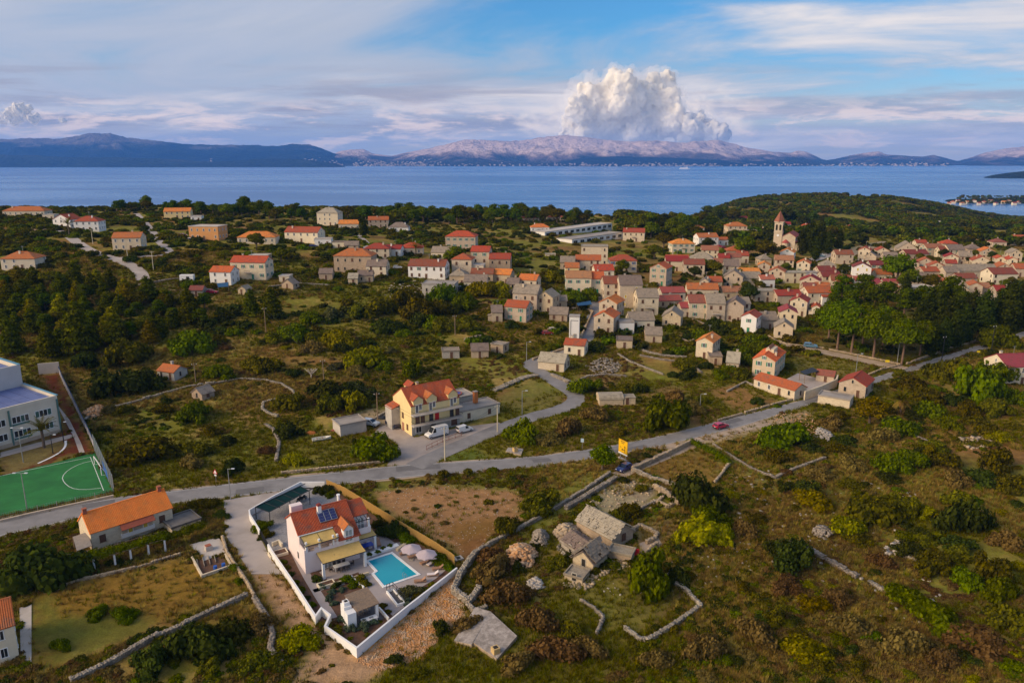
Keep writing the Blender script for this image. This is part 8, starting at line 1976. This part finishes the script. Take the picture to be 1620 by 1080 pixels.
# vines on the pergola, hedge at the walled garden
def creeper(name, pts, r, n, size, kind, label, cat='vine', z=None, seed=1):
    q = resample([p if isinstance(p, Vector) else P(*p) for p in pts], r * .8); L = []
    rr = random.Random(seed)
    for p in q: L.append((p.x - q[0].x + rr.uniform(-.3, .3) * r, p.y - q[0].y + rr.uniform(-.3, .3) * r, (z if z is not None else p.z - q[0].z + r * .6), r * rr.uniform(.8, 1.15), r * rr.uniform(.8, 1.15), r * rr.uniform(.5, .8) if z is not None else r * .9))
    me = leaf_mesh(name, L, n, size, seed, LEAF[kind]); o = link(name, me); o.location = q[0]; tag(o, label, cat); return o
_o2, _q2, _d2 = _vp
creeper('grape_vine', [p + _d2 * .3 for p in _q2], 1.25, 3200, .3, 'bright', 'leafy vine spread over the white-posted pergola', z=2.3, seed=3)
creeper('grape_vine', [(262,868),(290,858),(318,846)], 1.1, 1300, .3, 'bright', 'leafy vine between the cottage and the concrete pad', z=1.9, seed=4)
creeper('hedge', [(1092,702),(1112,711),(1135,722),(1152,736)], 1.0, 2400, .26, 'bright', 'clipped green hedge along the walled garden', 'hedge', seed=5)
creeper('hedge', [(248,604),(285,596)], .8, 700, .26, 'bright', 'green hedge before the red-roofed garden hut', 'hedge', seed=6)
# palms
def palm(px, py, h, fr, label, skirt=True):
    p = P(px, py); o = thing('palm_tree', label, 'palm', p)
    add(o, 'trunk', lambda b: b.tube([(0, 0, -.2), (.05, 0, h * .5), (0, 0, h)], [.34, .27, .3], 9, BARK)); rr = random.Random(int(px))
    def frond(b, a, el, L, m, droop):
        q = []; d = Vector((math.cos(a) * math.cos(el), math.sin(a) * math.cos(el), math.sin(el))); pos = Vector((0, 0, h))
        for i in range(9): q.append(pos.copy()); pos = pos + d * (L / 8); d = (d + Vector((0, 0, -droop))).normalized()
        for i in range(8):
            t = (q[i + 1] - q[i]).normalized(); s = t.cross(Vector((0, 0, 1))); s = s.normalized() if s.length > .01 else Vector((1, 0, 0)); w = .55 * math.sin(math.pi * min(1, (i + .6) / 8.2)) + .08
            for k in range(3):
                c = q[i].lerp(q[i + 1], k / 3)
                for g in (-1, 1): e = c + s * g * w + t * .28 - Vector((0, 0, .16)); b.face([c - t * .05, e, c + t * .08], m)
        b.tube(q, [.04 - .003 * i for i in range(9)], 4, m)
    for i in range(fr): add(o, 'frond', lambda b: frond(b, i * 2.4, rr.uniform(.25, 1.35), rr.uniform(3.6, 4.6), LEAF['olive'], .16))
    if skirt:
        for i in range(20): add(o, 'dead_frond', lambda b: frond(b, i * 2.4 + 1, rr.uniform(-.6, .1), rr.uniform(3.0, 3.8), LEAF['straw'], .16))
palm(1424, 655, 3.8, 44, 'palm tree with a skirt of dead fronds below the main road')
palm(70, 708, 4.2, 24, 'palm tree before the school windows', False); palm(110, 374, 6, 22, 'palm tree before the white hillside house', False); palm(658, 404, 4, 18, 'palm tree before the orange-roofed hamlet bungalow', False)
def bare_tree(px, py):
    p = P(px, py); o = thing('bare_tree', 'leafless white-barked tree in the scrub', 'tree', p); PW = mat('pale_bark', (.55, .48, .40), .9, .15, 3); rr = random.Random(5)
    add(o, 'trunk', lambda b: b.tube([(0, 0, -.1), (.1, 0, .7), (.15, 0, 1.2)], [.2, .16, .13], 7, PW))
    for i in range(11):
        a = i * 2.4; e = Vector((.15 + math.cos(a) * rr.uniform(1.2, 2.2), math.sin(a) * rr.uniform(1.2, 2.2), rr.uniform(1.6, 3.2))); m_ = Vector((.15, 0, 1.0)).lerp(e, .5) + Vector((rr.uniform(-.2, .2), rr.uniform(-.2, .2), .2))
        add(o, 'branch', lambda b: (b.tube([(.15, 0, 1.0), m_, e], [.09, .06, .02], 5, PW), [b.tube([m_, m_ + Vector((rr.uniform(-.8, .8), rr.uniform(-.8, .8), rr.uniform(.2, .9)))], [.04, .012], 4, PW) for _ in range(3)]))
bare_tree(492, 598)
name_all()
# ---------------------------------------------------------------- uncounted growth: grass, bramble, far wood
def scatter(name, pts, scale, meshes, label, seed=0):
    """points -> instances of a few shared meshes; one stuff object"""
    n = len(pts); rs = np.random.RandomState(seed)
    me = bpy.data.meshes.new(name); me.vertices.add(n); me.vertices.foreach_set('co', np.asarray(pts, np.float32).ravel())
    for nm, ty, va in (('rotz', 'FLOAT', rs.uniform(0, 6.28, n)), ('sc', 'FLOAT', scale), ('pick', 'INT', rs.randint(0, len(meshes), n))):
        at = me.attributes.new(nm, ty, 'POINT'); at.data.foreach_set('value', np.asarray(va, np.int32 if ty == 'INT' else np.float32))
    me.update(); o = link(name, me)
    cl = bpy.data.collections.new(name + '_kinds')
    for i, m in enumerate(meshes): cl.objects.link(bpy.data.objects.new(f'{name}_kind', m))
    g = bpy.data.node_groups.new(name, 'GeometryNodeTree'); g.interface.new_socket('Geometry', in_out='INPUT', socket_type='NodeSocketGeometry'); g.interface.new_socket('Geometry', in_out='OUTPUT', socket_type='NodeSocketGeometry')
    N = g.nodes; Lk = g.links.new; gi, go = N.new('NodeGroupInput'), N.new('NodeGroupOutput')
    ip = N.new('GeometryNodeInstanceOnPoints'); ci = N.new('GeometryNodeCollectionInfo'); ci.inputs[0].default_value = cl; ci.inputs[1].default_value = True; ci.inputs[2].default_value = True
    def attr(nm, ty): a = N.new('GeometryNodeInputNamedAttribute'); a.data_type = ty; a.inputs[0].default_value = nm; return a.outputs[0]
    cx = N.new('ShaderNodeCombineXYZ'); Lk(attr('rotz', 'FLOAT'), cx.inputs[2])
    Lk(gi.outputs[0], ip.inputs['Points']); Lk(ci.outputs[0], ip.inputs['Instance']); ip.inputs['Pick Instance'].default_value = True; Lk(attr('pick', 'INT'), ip.inputs['Instance Index'])
    er = N.new('FunctionNodeEulerToRotation'); Lk(cx.outputs[0], er.inputs[0]); Lk(er.outputs[0], ip.inputs['Rotation']); Lk(attr('sc', 'FLOAT'), ip.inputs['Scale']); Lk(ip.outputs[0], go.inputs[0])
    md = o.modifiers.new('scatter', 'NODES'); md.node_group = g
    return tag(o, label, kind='stuff')
def free_points(n, y0, y1, tmax, seed, power=1.0, excl=True, tmin=None):
    rs = np.random.RandomState(seed); y = y0 + (y1 - y0) * rs.rand(n) ** power; t = rs.uniform(-tmax if tmin is None else tmin, tmax, n); x = t * y
    if excl:
        ok = np.ones(n, bool)
        for e in EXCL:
            xs = [p[0] for p in e]; ys = [p[1] for p in e]; s = np.where(ok & (x > min(xs)) & (x < max(xs)) & (y > min(ys)) & (y < max(ys)))[0]
            if len(s): ok[s[inpoly(x[s], y[s], e)]] = False
        x, y = x[ok], y[ok]
    return x, y
def tuft(name, n, h, w, m, seed):
    rs = np.random.RandomState(seed); V = []; Fx = []
    for i in range(n):
        a = rs.uniform(0, 6.28); r = rs.uniform(0, w); b = np.array([r * np.cos(a), r * np.sin(a), -.02]); l = rs.uniform(.5, 1) * h; d = np.array([np.cos(a), np.sin(a), 0]) * rs.uniform(.1, .6) * h; s = np.array([-np.sin(a), np.cos(a), 0]) * .035
        k = len(V); V += [b - s, b + s, b + d + np.array([0, 0, l])]; Fx.append((k, k + 1, k + 2))
    return np_mesh(name, V, Fx, m)
# bare-soil areas keep their own look: thin the grass there
_soft = [(PX(p), w) for p, c, w in PAINT if w < .5]
def thin(x, y, seed, hard=False):
    keep = np.random.RandomState(seed).rand(len(x))
    for q, w in _soft:
        xs = [p.x for p in q]; ys = [p.y for p in q]; s = np.where((x > min(xs)) & (x < max(xs)) & (y > min(ys)) & (y < max(ys)))[0]
        if len(s): k = s[inpoly(x[s], y[s], q)]; keep[k] += .97 if hard else (1 - w) * .95
    return keep < 1.0
x, y = free_points(165000, 74, 340, .80, 1, 1.1); k = thin(x, y, 2); x, y = x[k], y[k]
g = fbm(x * .045, y * .045); k = g > .36 + .0 * x; gx, gy, gg = x[k], y[k], g[k]
isg = fbm(gx * .02 + 50, gy * .02) > .47
tg = [tuft('grass_tuft', 16, .42, .34, LEAF['grass'], i) for i in range(3)]; ts = [tuft('straw_tuft', 16, .5, .34, LEAF['straw'], i + 9) for i in range(3)]
_r1 = np.random.RandomState(6)
for nm, sel, ms, lb in (('grass', isg, tg, 'short green grass over the fields'), ('dry_grass', ~isg, ts + tg[:1], 'dry straw-coloured grass over the fields')):
    X_, Y_ = gx[sel], gy[sel]; scatter(nm, np.stack([X_, Y_, H(X_, Y_)], -1), _r1.uniform(.6, 1.5, len(X_)) * (1 + Y_ / 400), ms, lb, 3)
x, y = free_points(30000, 74, 330, .80, 11, 1.1); k = thin(x, y, 12, True) & (fbm(x * .035 + 9, y * .035) > .55); x, y = x[k], y[k]
scatter('bramble', np.stack([x, y, H(x, y) - .08], -1), _r1.uniform(.3, .9, len(x)), [bush_mesh('brown', i, False) for i in range(3)], 'low dead brown bramble covering the fields', 13)
x, y = free_points(22000, 74, 330, .80, 14, 1.0); k = thin(x, y, 15, True) & (np.random.RandomState(77).rand(len(x)) < .75) & (fbm(x * .03 + 70, y * .03 + 8) > .55); x, y = x[k], y[k]
scatter('undergrowth', np.stack([x, y, H(x, y) - .08], -1), _r1.uniform(.35, 1.1, len(x)), [bush_mesh('olive', i, False) for i in range(2)] + [bush_mesh('dark', 1, False), bush_mesh('bright', 2, False)], 'low green undergrowth over the fields', 16)
# maquis on the slope behind and the wood on the ridge and far hill
x, y = free_points(15000, 235, 760, .85, 17, 1.0, tmin=-.85); t = x / y
dens = np.where(t < .06, .9, .35) * np.where(y > 470, 1.1, np.where(y > 300, .58, .22)); dens = np.where((t > .02) & (y < 420), .26, dens); dens *= (.45 + 1.1 * (fbm(x * .02, y * .02) > .47))
k = np.random.RandomState(18).rand(len(x)) < dens; x, y = x[k], y[k]
scatter('maquis', np.stack([x, y, H(x, y) - .15], -1), _r1.uniform(1.3, 3.4, len(x)), [bush_mesh('olive', i, False) for i in range(3)] + [bush_mesh('dark', i, False) for i in range(2)] + [bush_mesh('bright', 1, False)], 'dense olive-green scrub over the slope and ridge', 19)
x, y = free_points(26000, 500, 2000, .9, 20, .9, tmin=.14); t = x / y
k = (H(x, y) > SEA + 3) & ((y > 620) | (np.random.RandomState(3).rand(len(x)) < .5)) & (fbm(x * .012, y * .012) > .44); x, y = x[k], y[k]
_far = [leaf_mesh('far_crown', [(0, 0, 1.0, 1, 1, .75), (.5, .3, 1.2, .6, .6, .5), (-.4, -.4, 1.1, .65, .65, .55)], 150, .5, i + 300, LEAF[kd]) for i, kd in enumerate(('pine', 'dark', 'olive'))]
_hx = _r1.uniform(1490, 1680, 420); _hy = _r1.uniform(2190, 2400, 420); _hX = (_hx - 810) / F * _hy * 1.02; _hz = SEA + 1 + 10 * (_hy - 2190) / 210
x, y = np.concatenate([x, _hX]), np.concatenate([y, _hy])
scatter('forest', np.stack([x, y, np.concatenate([H(x[:-420], y[:-420]) - .5, _hz])], -1), _r1.uniform(2.2, 4.6, len(x)), _far, 'dark pine wood covering the far hill', 22)
# ---------------------------------------------------------------- clouds and haze
def cumulus(name, blobs, depth, label, seed=1, subdiv=3, base=None, group=None, grow=1.0, parent=None):
    """heap of billows: (px, py, radius px) lumps at one distance, each broken into smaller knobs"""
    rr = random.Random(seed); m = MATS.get('cloud')
    if parent is not None:
        m = bpy.data.materials.new('cloud_vapour'); m.use_nodes = True; w = NT(m.node_tree); w.n('ShaderNodeOutputMaterial', {1: w.n('ShaderNodeVolumeScatter', {0: (1, .98, .95, 1), 'Density': .0012, 'Anisotropy': -.25})})
    if m is None:
        m = bpy.data.materials.new('cloud'); m.use_nodes = True; MATS['cloud'] = m
        w = NT(m.node_tree)
        df = w.n('ShaderNodeBsdfDiffuse', {0: (.99, .94, .82, 1)}); tr = w.n('ShaderNodeBsdfTranslucent', {0: (.98, .93, .84, 1)})
        w.n('ShaderNodeOutputMaterial', {0: w.n('ShaderNodeMixShader', {0: .18, 1: df.outputs[0], 2: tr.outputs[0]})})
    bm = bmesh.new()
    for (px, py, r) in blobs:
        c = AT(px, py, depth + rr.uniform(-700, 700)); rad = r * .80 * grow / 1180 * depth
        todo = [(c, rad)]
        for _ in range(9):
            d = Vector((rr.gauss(0, 1), rr.gauss(0, 1), rr.gauss(.3, 1))).normalized(); todo.append((c + d * rad * rr.uniform(.6, .95), rad * rr.uniform(.28, .5)))
        for cc, ra in todo: bmesh.ops.create_icosphere(bm, subdivisions=2, radius=ra, matrix=Matrix.Translation(cc))
    me = bpy.data.meshes.new(name); bm.to_mesh(me); bm.free(); me.materials.append(m)
    o = link(name, me, parent)
    vs = .0017 * depth if base is None else base
    md = o.modifiers.new('fuse', 'REMESH'); md.mode = 'VOXEL'; md.voxel_size = vs; md.use_smooth_shade = True
    for k, (sz, st) in enumerate(((15, 5.0), (6.5, 3.4), (2.8, 1.9))):
        t = bpy.data.textures.get(f'puff{k}{seed}') or bpy.data.textures.new(f'puff{k}{seed}', 'CLOUDS'); t.noise_scale = sz * vs; t.noise_depth = 3 if k == 2 else 1; t.noise_type = 'SOFT_NOISE'
        md = o.modifiers.new('puff', 'DISPLACE'); md.texture = t; md.texture_coords = 'GLOBAL'; md.strength = st * vs * 2; md.mid_level = .5
    if parent is None: tag(o, label, 'cloud', group)
    return o
_B1 = [(985,160,36),(993,136,22),(965,150,30),(940,168,36),(1005,165,42),(1040,150,32),(1050,172,36),(1025,180,38),(960,185,36),(915,172,24),(985,195,34),(1060,192,26),(1095,200,24),(1120,208,22),(1010,205,28),(940,198,22),(1140,212,16),(1055,130,18),(903,198,22),(930,207,24),(970,210,26),(1040,208,24),(1085,212,22),(1110,196,18)]
_B2 = [(20,185,14),(38,178,13),(30,172,9),(55,188,8),(2,188,12),(98,191,6),(112,193,5),(76,192,5)]
_c1 = cumulus('cumulus_cloud', _B1, 27000, 'tall bright cumulus cloud towering over the pale massif', 4)
cumulus('vapour', _B1, 27000, None, 4, grow=1.34, parent=_c1)
_c2 = cumulus('cumulus_cloud', _B2[:6], 27000, 'small cream cumulus cloud over the western mountains', 8, base=24)
cumulus('vapour', _B2[:6], 27000, None, 8, grow=1.4, parent=_c2, base=24)
hb = MB(); hb.box((0, 10700, SEA - 8), (41000, 26600, 770), 0)
hm = bpy.data.materials.new('haze'); hm.use_nodes = True
_w = NT(hm.node_tree)
_v = _w.n('ShaderNodeVolumePrincipled', {'Color': (.13, .40, 1.0, 1), 'Density': 4.1e-5, 'Anisotropy': .0})
_w.n('ShaderNodeOutputMaterial', {1: _v})
tag(hb.build('haze', hm), 'faint blue air haze over the sea', kind='stuff')
